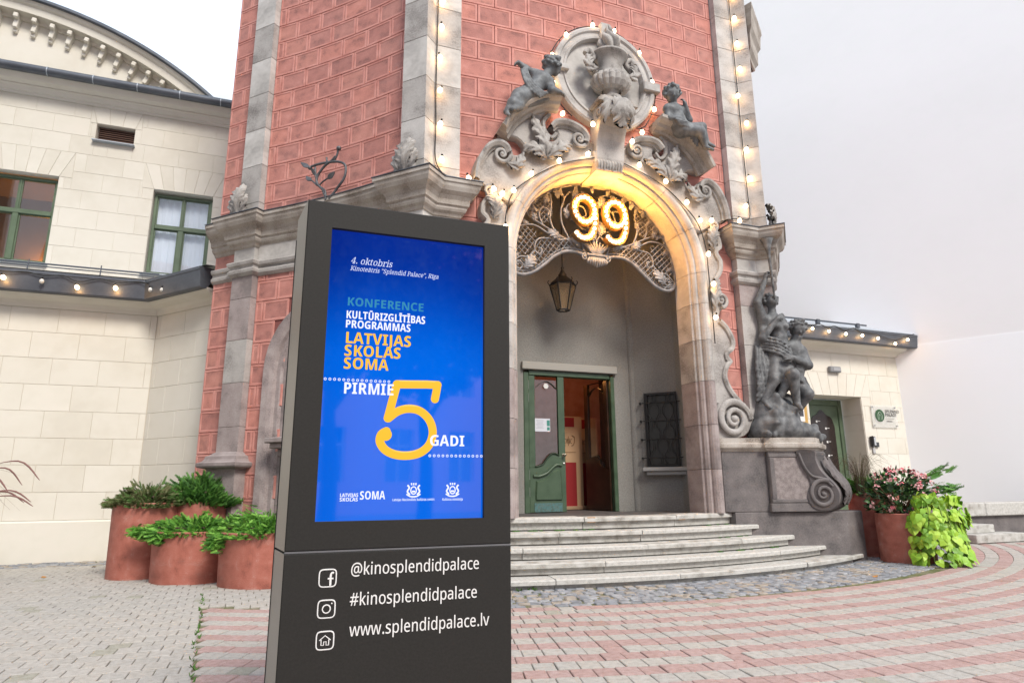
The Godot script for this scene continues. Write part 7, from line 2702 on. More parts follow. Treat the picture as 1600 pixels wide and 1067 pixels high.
func build_lights() -> void:
	var Z := func(a: Array, n: float) -> Array:
		var o := []
		for i in range(0, a.size(), 2): o.append(Vector3(a[i], a[i + 1], n))
		return o
	light_string("bulb string running down the pilaster left of the portal", FO, FA,
		Z.call([-2.55, 8.75, -2.55, 8.25, -2.55, 7.78, -2.555, 7.35, -2.565, 6.86, -2.565, 6.35, -2.55, 5.84, -2.52, 5.32], 0.06),
		Z.call([-2.61, 9.4, -2.60, 8.3, -2.605, 7.4, -2.61, 6.4, -2.60, 5.8, -2.60, 5.35, -2.50, 5.15, -2.30, 5.09, -2.18, 5.06, -1.95, 5.05, -1.80, 5.06], 0.025), [])
	light_string("bulb string running down the pilaster right of the portal", FO, FA,
		Z.call([2.62, 9.4, 2.62, 8.95, 2.62, 8.45, 2.63, 7.96, 2.54, 7.42, 2.66, 6.94, 2.60, 6.44, 2.62, 5.93, 2.48, 5.42], 0.06),
		Z.call([2.57, 9.9, 2.57, 8.9, 2.57, 8.0, 2.57, 7.0, 2.57, 6.2, 2.575, 5.6, 2.57, 5.25, 2.40, 5.20, 2.20, 5.18, 1.95, 5.16, 1.72, 5.12], 0.025), [])
	light_string("bulb string following the outer curve of the arch", FO, FA,
		[Vector3(-1.64, 4.46, 0.11), Vector3(-1.52, 5.01, 0.12), Vector3(-1.69, 4.93, 0.13), Vector3(-1.81, 4.98, 0.13), Vector3(-2.16, 5.08, 0.12), Vector3(-1.26, 5.30, 0.13), Vector3(-0.83, 5.57, 0.14), Vector3(-0.37, 5.76, 0.14), Vector3(0.49, 5.74, 0.14), Vector3(0.94, 5.55, 0.14), Vector3(1.30, 5.27, 0.13), Vector3(1.53, 5.01, 0.12), Vector3(1.74, 5.04, 0.12), Vector3(2.26, 5.10, 0.14), Vector3(1.63, 4.48, 0.12), Vector3(1.68, 4.01, 0.12), Vector3(1.67, 3.49, 0.12)],
		Z.call([-1.64, 3.6, -1.64, 4.2, -1.63, 4.6, -1.53, 4.97, -1.25, 5.25, -0.84, 5.53, -0.40, 5.70, 0.0, 5.80, 0.45, 5.69, 0.92, 5.50, 1.28, 5.22, 1.50, 4.97, 1.61, 4.62, 1.63, 4.2, 1.64, 3.6, 1.645, 3.1], 0.09), [], 0.011)
	light_string("bulb string around the round urn niche", FO, FA,
		[Vector3(-0.86, 7.33, 0.06), Vector3(-0.62, 7.74, 0.06), Vector3(-0.16, 8.04, 0.06), Vector3(0.21, 8.03, 0.06), Vector3(0.65, 7.75, 0.06), Vector3(0.86, 7.28, 0.06), Vector3(0.87, 6.80, 0.06), Vector3(-0.86, 6.88, 0.06), Vector3(-0.74, 6.36, 0.10), Vector3(-0.30, 6.22, 0.20), Vector3(0.36, 6.08, 0.18), Vector3(0.61, 6.34, 0.08)],
		Z.call([-0.55, 6.40, -0.76, 6.60, -0.88, 6.95, -0.90, 7.30, -0.68, 7.72, -0.34, 7.98, 0.03, 8.07, 0.40, 7.98, 0.72, 7.72, 0.92, 7.25, 0.88, 6.85, 0.72, 6.52, 0.58, 6.42], 0.03), [], 0.008)
	var lt := Transform3D(Basis(Vector3.UP, deg_to_rad(20.0)), Vector3(-7.212, 0, -10.032))
	light_string("bulb string drooping along the slate eave of the left wing", lt.origin, 20.0,
		[Vector3(-1.32, 4.25, 0.45), Vector3(-0.82, 4.26, 0.45), Vector3(-0.32, 4.25, 0.45), Vector3(0.16, 4.20, 0.45), Vector3(0.69, 4.24, 0.45), Vector3(1.20, 4.24, 0.52), Vector3(1.40, 4.20, 0.72)],
		[Vector3(-2.0, 4.38, 0.43), Vector3(-1.32, 4.35, 0.43), Vector3(-1.05, 4.39, 0.43), Vector3(-0.82, 4.36, 0.43), Vector3(-0.55, 4.39, 0.43), Vector3(-0.32, 4.35, 0.43), Vector3(-0.05, 4.38, 0.43), Vector3(0.16, 4.30, 0.43), Vector3(0.45, 4.38, 0.43), Vector3(0.69, 4.34, 0.43), Vector3(1.0, 4.39, 0.43), Vector3(1.20, 4.34, 0.50), Vector3(1.40, 4.30, 0.70), Vector3(1.75, 4.42, 1.05)], [2, 5, 6], 0.014)
	light_string("bulb string drooping along the eave of the low right wing", fp(0, 0, -4.28), FA,
		[Vector3(7.56, 4.70, 0.54), Vector3(8.07, 4.68, 0.54), Vector3(8.60, 4.65, 0.54), Vector3(9.14, 4.65, 0.54), Vector3(9.66, 4.62, 0.54), Vector3(10.23, 4.52, 0.54), Vector3(10.69, 4.66, 0.54)],
		[Vector3(6.9, 4.82, 0.52), Vector3(7.56, 4.80, 0.52), Vector3(7.8, 4.84, 0.52), Vector3(8.07, 4.78, 0.52), Vector3(8.3, 4.83, 0.52), Vector3(8.60, 4.75, 0.52), Vector3(8.9, 4.83, 0.52), Vector3(9.14, 4.75, 0.52), Vector3(9.66, 4.72, 0.52), Vector3(10.23, 4.62, 0.52), Vector3(10.69, 4.76, 0.52), Vector3(11.0, 4.84, 0.50)], [], 0.012)

# ---------------------------------------------------------------- kiosk with screen
func emit(c: Color, e := 0.5) -> StandardMaterial3D:
	var m := StandardMaterial3D.new()
	m.albedo_color = Color(0.02, 0.02, 0.02)
	m.emission_enabled = true
	m.emission = c
	m.emission_energy_multiplier = e
	m.roughness = 0.3
	return m

func build_kiosk() -> void:
	var t := thing("info_kiosk", "dark upright information kiosk with a bright blue screen in the foreground", "kiosk", Vector3(-0.8115, 0, -2.36), 19.5)
	var W := 0.85
	var H := 2.19
	var dep := 0.23
	var fl := 0.034
	# upper and lower shells: plan tapers outwards to the back
	var hole := [0.098, 0.942, 0.738, 2.082]
	var face := MB.new()
	wall_with_holes(face, 0.004, W - 0.004, 0.845, H - 0.004, 0.0, [hole], 0.024)
	# soft edge round the front
	var o := [Vector2(0.0, 0.842), Vector2(W, 0.842), Vector2(W, H), Vector2(0, H)]
	var i4 := [Vector2(0.004, 0.845), Vector2(W - 0.004, 0.845), Vector2(W - 0.004, H - 0.004), Vector2(0.004, H - 0.004)]
	for k in 4:
		var j := (k + 1) % 4
		face.quad(Vector3(o[k].x, o[k].y, -0.004), Vector3(o[j].x, o[j].y, -0.004), Vector3(i4[j].x, i4[j].y, 0), Vector3(i4[k].x, i4[k].y, 0))
	part("upper_panel", face, M.kiosk, t)
	var lo := MB.new()
	lo.prism(v2([0.0, 0.0, W, 0.0, W, 0.834, 0.0, 0.834]), -0.02, 0.0, 0.004)
	var lower := part("lower_panel", lo, M.kiosk, t)
	var sh := MB.new()
	for y in [[0.0, 0.834], [0.842, H]]:
		var A := func(x: float, yy: float, z: float) -> Vector3: return Vector3(x, yy, z)
		sh.quad(A.call(-fl, y[0], -dep), A.call(0, y[0], -0.004), A.call(0, y[1], -0.004), A.call(-fl, y[1], -dep))
		sh.quad(A.call(W, y[0], -0.004), A.call(W + fl, y[0], -dep), A.call(W + fl, y[1], -dep), A.call(W, y[1], -0.004))
		sh.quad(A.call(0, y[1], -0.004), A.call(W, y[1], -0.004), A.call(W + fl, y[1], -dep), A.call(-fl, y[1], -dep))
		sh.quad(A.call(W, y[0], -0.004), A.call(0, y[0], -0.004), A.call(-fl, y[0], -dep), A.call(W + fl, y[0], -dep))
	part("side_shell", sh, M.kiosk_side, t)
	var bk := MB.new()
	bk.box(Vector3(W / 2, 1.07, -dep - 0.02), Vector3(W + 2 * fl + 0.006, 2.06, 0.045), 0.004)
	part("rear_door", bk, M.kiosk, t)
	var seam := MB.new()
	seam.box(Vector3(W / 2, 0.838, -0.014), Vector3(W - 0.002, 0.006, 0.02))
	part("seam_strip", seam, flat(Color(0.26, 0.27, 0.28), 0.35, 0.7), t)
	# display
	var iw := 256
	var ih := 456
	var im := Image.create(iw, ih, false, Image.FORMAT_RGB8)
	for y in ih:
		for x in iw:
			var fx := x / 255.0 - 0.5
			var fy := y / 455.0
			var k := clampf(fy * 2.0, 0.0, 1.0)
			k = k * k * (3 - 2 * k)
			var c := Color(0.02, 0.17, 0.57).lerp(Color(0.0, 0.41, 0.90), k)
			c = c.lerp(Color(0.01, 0.10, 0.44), clampf(absf(fx) * 1.3 - 0.30, 0, 0.6) * (1.0 - 0.75 * k))
			im.set_pixel(x, y, c)
	var sm := StandardMaterial3D.new()
	sm.albedo_color = Color(0.0, 0.0, 0.0)
	sm.emission_enabled = true
	sm.emission = Color.WHITE
	sm.emission_operator = BaseMaterial3D.EMISSION_OP_MULTIPLY
	sm.emission_texture = ImageTexture.create_from_image(im)
	sm.emission_energy_multiplier = 0.48
	sm.roughness = 0.04
	sm.metallic_specular = 1.0
	sm.clearcoat_enabled = true
	sm.clearcoat = 1.0
	sm.clearcoat_roughness = 0.03
	var sc := MB.new()
	var z := -0.022
	sc.quad(Vector3(hole[0] - 0.002, hole[1] - 0.002, z), Vector3(hole[2] + 0.002, hole[1] - 0.002, z), Vector3(hole[2] + 0.002, hole[3] + 0.002, z), Vector3(hole[0] - 0.002, hole[3] + 0.002, z))
	for q in [[0, 1], [1, 0], [1, 1], [0, 1], [0, 0], [1, 0]]:
		sc.uv.append(Vector2(q[0], q[1]))
	# uv order follows tri(a,b,c) stored as a,c,b
	sc.uv = PackedVector2Array([Vector2(0, 1), Vector2(1, 0), Vector2(1, 1), Vector2(0, 1), Vector2(0, 0), Vector2(1, 0)])
	var scr := part("screen", sc, sm, t)
	var white := emit(Color(0.93, 0.94, 1.0), 0.5)
	var yellow := emit(Color(0.98, 0.74, 0.18), 0.5)
	var teal := emit(Color(0.08, 0.50, 0.66), 0.5)
	var pale := emit(Color(0.78, 0.82, 0.95), 0.5)
	var zt := z + 0.0015
	text(scr, "4. oktobris", 0.027, Vector3(0.176, 1.937, zt), pale, false, true, 0.22, "lettering", 0.165)
	text(scr, "Kinoteātris \"Splendid Palace\", Rīga", 0.0185, Vector3(0.176, 1.9105, zt), pale, false, true, 0.22, "lettering", 0.362)
	text(scr, "KONFERENCE", 0.034, Vector3(0.171, 1.757, zt), teal, true, false, 0.0, "lettering", 0.305)
	text(scr, "KULTŪRIZGLĪTĪBAS", 0.031, Vector3(0.170, 1.706, zt), white, true, false, 0.0, "lettering", 0.315)
	text(scr, "PROGRAMMAS", 0.031, Vector3(0.169, 1.668, zt), white, true, false, 0.0, "lettering", 0.256)
	text(scr, "LATVIJAS", 0.044, Vector3(0.170, 1.601, zt), yellow, true, false, 0.0, "lettering", 0.256)
	text(scr, "SKOLAS", 0.044, Vector3(0.170, 1.550, zt), yellow, true, false, 0.0, "lettering", 0.219)
	text(scr, "SOMA", 0.044, Vector3(0.170, 1.499, zt), yellow, true, false, 0.0, "lettering", 0.173)
	text(scr, "PIRMIE", 0.044, Vector3(0.173, 1.401, zt + 0.0016), white, true, false, 0.0, "lettering", 0.190)
	text(scr, "GADI", 0.042, Vector3(0.516, 1.207, zt + 0.0016), white, true, false, 0.0, "lettering", 0.140)
	text(scr, "LATVIJAS", 0.013, Vector3(0.182, 1.024, zt), white, true, false, 0.0, "lettering", 0.066)
	text(scr, "SKOLAS", 0.013, Vector3(0.182, 1.008, zt), white, true, false, 0.0, "lettering", 0.066)
	text(scr, "SOMA", 0.030, Vector3(0.255, 1.008, zt), white, true, false, 0.0, "lettering", 0.094)
	text(scr, "Latvijas Nacionālais kultūras centrs", 0.0095, Vector3(0.378, 1.008, zt), white, false, false, 0.0, "lettering", 0.163)
	text(scr, "Kultūras ministrija", 0.0095, Vector3(0.573, 1.007, zt), white, false, false, 0.0, "lettering", 0.082)
	var dm := MB.new()
	for row in [[0.106, 0.349, 1.470, 15], [0.520, 0.732, 1.183, 13]]:
		for k in row[3]:
			var c := Vector3(lerpf(row[0], row[1], k / (row[3] - 1.0)), row[2], zt)
			var rg := PackedVector3Array()
			for a in 13: rg.append(c + Vector3(cos(TAU * a / 12) * 0.0042, sin(TAU * a / 12) * 0.0042, 0))
			dm.tube(rg, 0.0012, 4)
	part("dotted_rule", dm, white, scr)
	# the big rounded 5
	var five := smooth_line(v2([0.536, 1.408, 0.541, 1.435, 0.546, 1.466]), 3)
	var path5 := PackedVector2Array()
	path5.append_array(five)
	path5.append_array(v2([0.50, 1.466, 0.44, 1.4635, 0.381, 1.4615]))
	path5.append_array(smooth_line(v2([0.3805, 1.460, 0.365, 1.392, 0.350, 1.326]), 3))
	var p5 := [path5, smooth_line(v2([0.352, 1.326, 0.388, 1.354, 0.432, 1.366, 0.478, 1.357, 0.515, 1.323, 0.530, 1.276, 0.518, 1.228, 0.484, 1.196, 0.436, 1.183, 0.384, 1.186, 0.344, 1.204, 0.323, 1.234, 0.327, 1.262, 0.346, 1.275]), 5)]
	var fm := MB.new()
	for seg in p5:
		var pp := PackedVector3Array()
		for q in seg: pp.append(Vector3(q.x, q.y, zt))
		fm.tube(pp, 0.0165, 8, 0.05, Vector3(0, 0, 1))
		for q in [seg[0], seg[seg.size() - 1]]:
			fm.xf = Transform3D(Basis(Vector3.RIGHT, PI / 2), Vector3(q.x, q.y, zt))
			fm.lathe(v2([0.0165, -0.0003, 0.0165, 0.0006, 0.0001, 0.0008]), 18)
			fm.xf = Transform3D()
	fm.xf = Transform3D(Basis(Vector3.RIGHT, PI / 2), Vector3(0.344, 1.262, zt))
	fm.lathe(v2([0.024, -0.0003, 0.024, 0.0006, 0.0001, 0.0008]), 18)
	fm.xf = Transform3D(Basis(Vector3.RIGHT, PI / 2), Vector3(0.546, 1.466, zt))
	fm.lathe(v2([0.0165, -0.0003, 0.0165, 0.0006, 0.0001, 0.0008]), 18)
	fm.xf = Transform3D(Basis(Vector3.RIGHT, PI / 2), Vector3(0.381, 1.4615, zt))
	fm.lathe(v2([0.0165, -0.0003, 0.0165, 0.0006, 0.0001, 0.0008]), 18)
	fm.xf = Transform3D()
	part("numeral_five", fm, yellow, scr)
	# two small heraldic crests
	for cx in [0.459, 0.614]:
		var cr := MB.new()
		var c := Vector3(cx, 1.05, zt)
		var rg := PackedVector3Array()
		for a in 15: rg.append(c + Vector3(cos(TAU * a / 14) * 0.011, sin(TAU * a / 14) * 0.014, 0))
		cr.tube(rg, 0.0022, 4)
		for s in [-1.0, 1.0]:
			cr.tube(smooth3([c + Vector3(s * 0.014, -0.016, 0), c + Vector3(s * 0.024, -0.004, 0), c + Vector3(s * 0.017, 0.010, 0), c + Vector3(s * 0.024, 0.020, 0)], 3), 0.0032, 4)
			cr.tube(smooth3([c + Vector3(0, -0.024, 0), c + Vector3(s * 0.014, -0.022, 0), c + Vector3(s * 0.027, -0.014, 0)], 3), 0.0024, 4)
		for k in 3:
			cr.tube(PackedVector3Array([c + Vector3((k - 1) * 0.008, 0.020, 0), c + Vector3((k - 1) * 0.009, 0.028, 0)]), 0.0026, 4)
		cr.tube(PackedVector3Array([c + Vector3(-0.006, -0.004, 0), c + Vector3(0.006, -0.004, 0)]), 0.003, 4)
		part("crest", cr, white, scr)
	# printed contact lines and icons on the lower panel
	text(lower, "@kinosplendidpalace", 0.043, Vector3(0.232, 0.738, 0.0008), M.print_white, false, false, 0.0, "lettering", 0.483)
	text(lower, "#kinosplendidpalace", 0.043, Vector3(0.233, 0.634, 0.0008), M.print_white, false, false, 0.0, "lettering", 0.475)
	text(lower, "www.splendidpalace.lv", 0.043, Vector3(0.237, 0.532, 0.0008), M.print_white, false, false, 0.0, "lettering", 0.522)
	for k in 3:
		var c := Vector3(0.1535 + 0.001 * k, 0.747 - 0.1035 * k, 0.0008)
		var ic := MB.new()
		var rp := PackedVector3Array()
		for a in 41:
			var an := TAU * a / 40
			var cs := cos(an)
			var sn := sin(an)
			rp.append(c + Vector3(signf(cs) * pow(absf(cs), 0.42), signf(sn) * pow(absf(sn), 0.42), 0) * 0.0295)
		ic.tube(rp, 0.0025, 5, 0.2, Vector3(0, 0, 1))
		if k == 0:
			ic.tube(smooth3([c + Vector3(0.010, -0.026, 0), c + Vector3(0.010, 0.006, 0), c + Vector3(0.014, 0.017, 0), c + Vector3(0.021, 0.017, 0)], 4), 0.0042, 5, 0.15, Vector3(0, 0, 1))
			ic.tube(PackedVector3Array([c + Vector3(0.0, -0.002, 0), c + Vector3(0.020, -0.002, 0)]), 0.0036, 5, 0.15, Vector3(0, 0, 1))
		elif k == 1:
			var r2 := PackedVector3Array()
			for a in 25: r2.append(c + Vector3(cos(TAU * a / 24), sin(TAU * a / 24), 0) * 0.0135)
			ic.tube(r2, 0.0024, 5, 0.2, Vector3(0, 0, 1))
			ic.xf = Transform3D(Basis(Vector3.RIGHT, PI / 2), c + Vector3(0.018, 0.018, 0))
			ic.lathe(v2([0.0026, 0.0, 0.0026, 0.0006, 0.0001, 0.0007]), 8)
			ic.xf = Transform3D()
		else:
			ic.tube(PackedVector3Array([c + Vector3(-0.019, 0.001, 0), c + Vector3(0, 0.016, 0), c + Vector3(0.019, 0.001, 0)]), 0.0021, 5, 0.2, Vector3(0, 0, 1))
			ic.tube(PackedVector3Array([c + Vector3(-0.013, 0.003, 0), c + Vector3(-0.013, -0.015, 0), c + Vector3(-0.004, -0.015, 0), c + Vector3(-0.004, -0.004, 0), c + Vector3(0.004, -0.004, 0), c + Vector3(0.004, -0.015, 0), c + Vector3(0.013, -0.015, 0), c + Vector3(0.013, 0.003, 0)]), 0.0021, 5, 0.2, Vector3(0, 0, 1))
		part("icon", ic, M.print_white, lower)

# ---------------------------------------------------------------- planters and plants
func spray_mesh() -> ArrayMesh:
	# a feathery conifer twig, one unit long
	var b := MB.new()
	for k in 13:
		var y := 0.08 + k * 0.07
		for s in [-1.0, 1.0]:
			var l := 0.26 * (1.0 - 0.55 * k / 13.0)
			var d := Vector3(s * 0.62, 0.75, 0.25 * sin(k * 2.1)).normalized()
			var p := Vector3(0, y, 0.02 * sin(k))
			var w := Vector3(0, 0, 1).cross(d).normalized() * 0.035
			b.tri(p - w, p + d * l, p + w)
			b.tri(p + d * l * 0.35 - w * 0.8 + Vector3(0, 0, 0.03), p + d * l * 0.8 + Vector3(0, 0.06, 0.09), p + d * l * 0.35 + w * 0.8 + Vector3(0, 0, 0.03))
	b.tri(Vector3(-0.014, 0, 0), Vector3(0.014, 0, 0), Vector3(0, 1.02, 0))
	return b.mesh()
var twig: ArrayMesh
func juniper(label: String, at: Vector3, rx: float, rz: float, h: float, n: int, size: float, cols: Array, droop := 0.35, lobes := []) -> void:
	var t := thing("juniper_shrub", label, "shrub", at, 0, "junipers in the planters")
	if twig == null: twig = spray_mesh()
	var st := MB.new()
	for k in 9:
		var a := TAU * k / 9.0 + 0.3
		st.tube(smooth3([Vector3(0, -0.05, 0), Vector3(cos(a) * rx * 0.4, h * 0.3, sin(a) * rz * 0.4), Vector3(cos(a) * rx * 0.8, h * 0.4, sin(a) * rz * 0.8)], 3), 0.012, 5)
	part("branch", st, flat(Color(0.06, 0.04, 0.025), 0.9), t)
	var by := []
	for c in cols: by.append([])
	for k in n:
		var a := rng.randf() * TAU
		var f := sqrt(rng.randf())
		var p := Vector3(cos(a) * f * rx, 0, sin(a) * f * rz)
		var bump := 0.65 + 0.35 * sin(a * 3.0 + at.x * 5.0) * f + 0.25 * sin(a * 5.0 + f * 7.0)
		p.y = h * (1.0 - 0.75 * f * f) * clampf(bump, 0.3, 1.2) * pow(rng.randf(), 0.5)
		var dir := Vector3(cos(a) * (0.25 + f), lerpf(1.1, droop, f), sin(a) * (0.25 + f)) + Vector3(rng.randfn(), rng.randfn() * 0.6, rng.randfn()) * 0.35
		if not lobes.is_empty() and rng.randf() < 0.35:
			var lo: Array = lobes[rng.randi() % lobes.size()]
			var s := rng.randf()
			p = lo[0] * s + Vector3(rng.randfn(), rng.randfn(), rng.randfn()) * lo[1] * (1.1 - 0.7 * s)
			dir = lo[0] + Vector3(rng.randfn(), rng.randfn(), rng.randfn()) * 0.25
		dir = dir.normalized()
		var sd := dir.cross(Vector3(rng.randfn(), rng.randfn(), rng.randfn())).normalized()
		var bs := Basis(sd, dir, sd.cross(dir)).scaled_local(Vector3(1, 1, 1) * size * rng.randf_range(0.6, 1.15))
		by[rng.randi() % cols.size()].append(Transform3D(bs, p - dir * size * 0.4))
	for i in cols.size():
		var m := flat(cols[i], 0.75)
		m.backlight_enabled = true
		m.backlight = (cols[i] as Color).linear_to_srgb() * 0.6
		stuff("foliage", twig, m, by[i], t)

func planter(label: String, at: Vector3, rx: float, rz: float, h: float, turn := 0.0) -> Node3D:
	var t := thing("planter", label, "planter", at, turn, "terracotta planters")
	var b := MB.new()
	b.lathe(v2([0.96, -0.005, 0.965, 0.01, 1.0, h - 0.012, 0.992, h - 0.002, 0.97, h, 0.94, h, 0.93, h - 0.01, 0.92, h - 0.12]), 56, Vector3.ZERO, rx, rz)
	part("pot", b, M.planter, t)
	var s := MB.new()
	s.lathe(v2([0.93, h - 0.10, 0.5, h - 0.085, 0.001, h - 0.08]), 32, Vector3.ZERO, rx, rz)
	part("soil", s, M.soil, t)
	return t

func build_planters() -> void:
	var dark := [Color(0.045, 0.13, 0.022), Color(0.08, 0.22, 0.035), Color(0.13, 0.30, 0.05)]
	var bright := [Color(0.06, 0.18, 0.025), Color(0.13, 0.34, 0.04), Color(0.22, 0.46, 0.07)]
	var brown := [Color(0.12, 0.15, 0.05), Color(0.10, 0.19, 0.045), Color(0.20, 0.20, 0.09)]
	planter("tall terracotta planter at the far left, by the cream wall", Vector3(-4.68, 0, -8.42), 0.40, 0.38, 0.90)
	juniper("olive brown juniper in the tall leftmost planter", Vector3(-4.68, 0.84, -8.42), 0.48, 0.42, 0.34, 2000, 0.115, brown, 0.1)
	planter("tall terracotta planter second from left, behind the low ones", Vector3(-4.18, 0, -8.72), 0.36, 0.34, 0.90)
	juniper("dark spiky juniper in the second tall planter from the left", Vector3(-4.18, 0.84, -8.72), 0.48, 0.40, 0.46, 1900, 0.15, dark, 0.55)
	planter("low oval terracotta planter, left of the two front ones", Vector3(-3.86, 0, -8.06), 0.50, 0.44, 0.58, -20)
	juniper("bright trailing juniper in the low oval planter at left", Vector3(-3.86, 0.52, -8.06), 0.56, 0.48, 0.26, 3300, 0.105, bright, 0.02, [[Vector3(-0.62, 0.05, 0.25), 0.07], [Vector3(-0.25, -0.02, 0.46), 0.05]])
	planter("low oval terracotta planter beside the kiosk", Vector3(-2.84, 0, -7.76), 0.56, 0.50, 0.585, 0)
	juniper("bright trailing juniper in the low planter beside the kiosk", Vector3(-2.84, 0.52, -7.76), 0.64, 0.55, 0.28, 3900, 0.105, bright, 0.02, [[Vector3(-0.52, -0.06, 0.42), 0.08], [Vector3(-0.40, 0.16, 0.2), 0.12]])
	planter("tall terracotta planter by the niche, mostly behind the kiosk", Vector3(-2.98, 0, -9.05), 0.22, 0.22, 0.95)
	juniper("dark juniper by the niche, peeking out left of the kiosk", Vector3(-2.98, 0.90, -9.05), 0.26, 0.26, 0.34, 420, 0.17, dark, 0.8, [[Vector3(-0.45, 0.28, 0.05), 0.06]])
	# right group
	planter("tall terracotta planter beside the cheek block, right group rear", Vector3(5.62, 0, -10.25), 0.36, 0.36, 0.93)
	juniper("spreading juniper in the rear right planter", Vector3(5.66, 0.88, -10.25), 0.42, 0.40, 0.36, 650, 0.18, dark, 0.45, [[Vector3(1.15, 0.42, 0.1), 0.07], [Vector3(1.15, 0.12, 0.2), 0.06], [Vector3(-0.45, 0.2, 0.1), 0.1]])
	planter("round terracotta planter in front at right, overhung by lime leaves", Vector3(5.56, 0, -9.42), 0.36, 0.36, 0.66)
	# purple fountain grass, rear right and far left
	grass("dry fountain grass among the right hand planters", Vector3(5.35, 0.88, -10.05), 90, 0.75, [Color(0.10, 0.06, 0.045), Color(0.16, 0.12, 0.06), Color(0.08, 0.09, 0.03)], 0.55, 0)
	planter("terracotta planter just outside the left edge", Vector3(-6.35, 0, -7.15), 0.34, 0.34, 0.6)
	grass("purple fountain grass arching in at the left edge", Vector3(-6.35, 0.54, -7.15), 70, 0.95, [Color(0.14, 0.05, 0.045), Color(0.20, 0.10, 0.07), Color(0.10, 0.035, 0.04)], 0.9, 16)
	begonia()
	vine()

func grass(label: String, at: Vector3, n: int, l: float, cols: Array, spread: float, plumes: int) -> void:
	var t := thing("fountain_grass", label, "grass", at, 0, "ornamental grasses")
	for c in 3:
		var b := MB.new()
		for k in n / 3:
			var a := rng.randf() * TAU
			var s := rng.randf_range(0.25, 1.0) * spread
			var ll := l * rng.randf_range(0.65, 1.1)
			var d := Vector3(cos(a), 0, sin(a))
			var p := smooth3([d * 0.05, d * s * 0.25 + Vector3(0, ll * 0.55, 0), d * s * 0.62 + Vector3(0, ll * 0.80, 0), d * s + Vector3(0, ll * rng.randf_range(0.35, 0.75), 0)], 4)
			var rr := []
			for j in p.size(): rr.append(0.0045 * (1.0 - 0.85 * j / (p.size() - 1.0)))
			b.tube(p, rr, 4, 0.35)
		part("blades", b, flat(cols[c], 0.7), t)
	if plumes:
		for k in plumes:
			var b := MB.new()
			var a := rng.randf_range(-0.7, 0.9)
			var d := Vector3(cos(a), 0, sin(a))
			var s := rng.randf_range(0.6, 1.05)
			var hh := rng.randf_range(0.45, 0.9)
			var p := smooth3([d * 0.05, d * s * 0.4 + Vector3(0, hh * 0.8, 0), d * s * 0.8 + Vector3(0, hh, 0), d * s * 1.05 + Vector3(0, hh * 0.75, 0)], 5)
			var rr := []
			for j in p.size():
				var f := j / (p.size() - 1.0)
				rr.append(0.003 if f < 0.5 else 0.003 + 0.007 * sin(PI * (f - 0.5) / 0.5))
			b.tube(p, rr, 6)
			part("plume", b, flat(Color(0.22, 0.11, 0.095), 0.85), t)

func begonia() -> void:
	var t := thing("begonia_plant", "pink flowering begonia with dark leaves in the front right planter", "plant", Vector3(5.53, 0.60, -9.45), 0)
	var st := MB.new()
	for k in 14:
		var a := TAU * k / 14.0
		st.tube(smooth3([Vector3(0, -0.05, 0), Vector3(cos(a) * 0.15, 0.22, sin(a) * 0.15), Vector3(cos(a) * 0.34, 0.42, sin(a) * 0.30)], 3), 0.007, 5)
	part("stem", st, flat(Color(0.13, 0.06, 0.03), 0.7), t)
	var lb := MB.new()
	leaf_shape(lb, 1.0, 0.75, 0.2)
	var lm := lb.mesh()
	for c in 3:
		var xs := []
		for k in 170:
			var d := Vector3(rng.randfn(), rng.randfn(), rng.randfn()).normalized() * pow(rng.randf(), 0.35)
			var p := Vector3(d.x * 0.46, 0.30 + d.y * 0.34, d.z * 0.38)
			var dir := (d + Vector3(0, 0.2, 0.2) + Vector3(rng.randfn(), rng.randfn(), rng.randfn()) * 0.4).normalized()
			var sd := dir.cross(Vector3(rng.randfn(), 1.5, rng.randfn())).normalized()
			xs.append(Transform3D(Basis(sd, dir, sd.cross(dir)).scaled_local(Vector3.ONE * rng.randf_range(0.06, 0.12)), p))
		var col: Color = [Color(0.02, 0.055, 0.02), Color(0.035, 0.085, 0.028), Color(0.055, 0.13, 0.035)][c]
		stuff("foliage", lm, flat(col, 0.4), xs, t)
	var fb := MB.new()
	for k in 4:
		fb.xf = Transform3D(Basis(Vector3.UP, TAU * k / 4.0) * Basis(Vector3.RIGHT, 0.9), Vector3.ZERO)
		leaf_shape(fb, 1.0, 0.9, 0.15)
	fb.xf = Transform3D()
	var fm := fb.mesh()
	for c in 3:
		var xs := []
		for k in 17:
			var d := Vector3(rng.randfn(), rng.randfn(), absf(rng.randfn()) * 0.8).normalized()
			if rng.randf() < 0.5:
				d = (d + Vector3(0.5, 0.5, 0.1)).normalized()
			var p0 := Vector3(d.x * 0.50, 0.32 + d.y * 0.36, d.z * 0.42)
			for j in 5:
				var q := p0 + Vector3(rng.randfn(), rng.randfn(), rng.randfn()) * 0.022
				xs.append(Transform3D(Basis(Vector3(rng.randfn(), rng.randfn(), rng.randfn()).normalized(), rng.randf() * 2.0).scaled(Vector3.ONE * rng.randf_range(0.016, 0.032)), q))
		var col: Color = [Color(0.70, 0.20, 0.24), Color(0.78, 0.48, 0.47), Color(0.74, 0.40, 0.41)][c]
		stuff("blossoms", fm, flat(col, 0.6), xs, t)

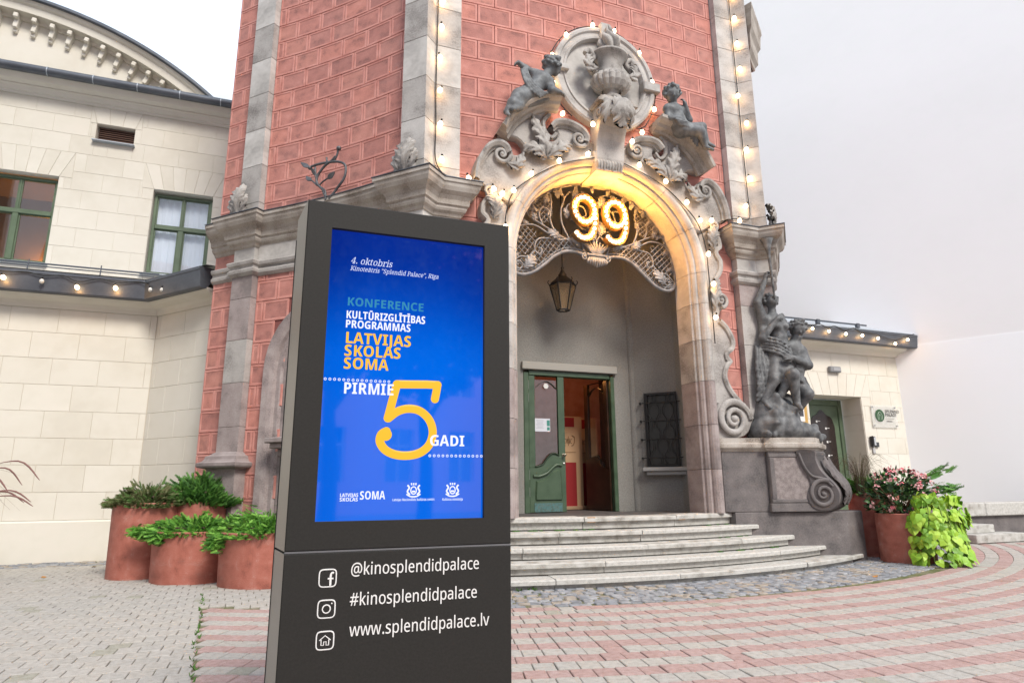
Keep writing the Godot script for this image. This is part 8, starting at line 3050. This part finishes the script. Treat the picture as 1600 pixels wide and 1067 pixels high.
func vine() -> void:
	var t := thing("sweet_potato_vine", "lime green sweet potato vine cascading over the front right planter", "plant", Vector3(5.78, 0, -9.12), 0)
	var lms := []
	for k in 3:
		var b := MB.new()
		# lobed heart: fan of triangles folded along the midrib, edges lifted
		var out := smooth_line(v2([0, 0, 0.20, -0.10, 0.42, -0.02, 0.50, 0.22, 0.40, 0.50, 0.34, 0.56, 0.24, 0.72, 0.0, 1.0]), 3)
		for s in [-1.0, 1.0]:
			for i in out.size() - 1:
				var c := Vector3(0, 0.35, 0.0)
				var f := func(q: Vector2) -> Vector3:
					return Vector3(s * q.x, q.y, -0.22 * absf(q.x) + 0.10 * sin(q.y * 5.0 + k * 2.0) - 0.22 * q.y * q.y * (0.6 + 0.4 * k) + 0.05 * sin(q.x * 9.0 + k))
				var a0: Vector3 = f.call(out[i])
				var a1: Vector3 = f.call(out[i + 1])
				c.z = -0.02
				if s > 0: b.tri(c, a0, a1)
				else: b.tri(c, a1, a0)
		lms.append(b.mesh())
	var mats := []
	for c in [Color(0.30, 0.50, 0.03), Color(0.22, 0.42, 0.025), Color(0.38, 0.58, 0.06), Color(0.13, 0.28, 0.018)]:
		var m := flat(c, 0.5)
		m.backlight_enabled = true
		m.backlight = (c as Color).linear_to_srgb() * 0.45
		mats.append(m)
	var st := MB.new()
	for k in 9:
		var a := -0.9 + k * 0.24
		var p := smooth3([Vector3(-0.12, 0.62, -0.1), Vector3(sin(a) * 0.25, 0.80, cos(a) * 0.22), Vector3(sin(a) * 0.36, 0.45, cos(a) * 0.34), Vector3(sin(a) * 0.40, 0.06, cos(a) * 0.40)], 5)
		st.tube(p, 0.007, 5)
	part("stem", st, flat(Color(0.18, 0.28, 0.04), 0.6), t)
	var n := 285
	for k in n:
		var f := pow(float(k) / n, 0.85)
		var a := rng.randf_range(-1.35, 1.75)
		var y := lerpf(0.05, 0.86, f) + rng.randf_range(-0.03, 0.03)
		var r := 0.40 + 0.05 * sin(y * 7.0 + a * 2.0) - maxf(0.0, y - 0.66) * 0.8 + rng.randf_range(-0.07, 0.03)
		var p := Vector3(sin(a) * r, y, cos(a) * r * 0.9)
		if y < 0.2 and rng.randf() < 0.5:
			p += Vector3(-0.12, 0, 0.10)
		var out := Vector3(sin(a), 0.45, cos(a)).normalized()
		var dir := (Vector3(0, -1.0, 0) + out * rng.randf_range(0.2, 0.9) + Vector3(rng.randfn(), rng.randfn() * 0.4, rng.randfn()) * 0.35)
		if f > 0.85: dir = Vector3(rng.randfn() * 0.6, 0.5, rng.randfn() * 0.6) + out * 0.4
		dir = (dir - out * dir.dot(out) * 0.6).normalized()
		var sd := dir.cross(out).normalized()
		var nn := sd.cross(dir)
		var o := MeshInstance3D.new()
		o.name = "leaf"
		o.mesh = lms[k % 3]
		o.material_override = mats[rng.randi() % 4]
		o.transform = Transform3D(Basis(sd, dir, nn).scaled_local(Vector3.ONE * rng.randf_range(0.085, 0.155)), p)
		t.add_child(o, true)
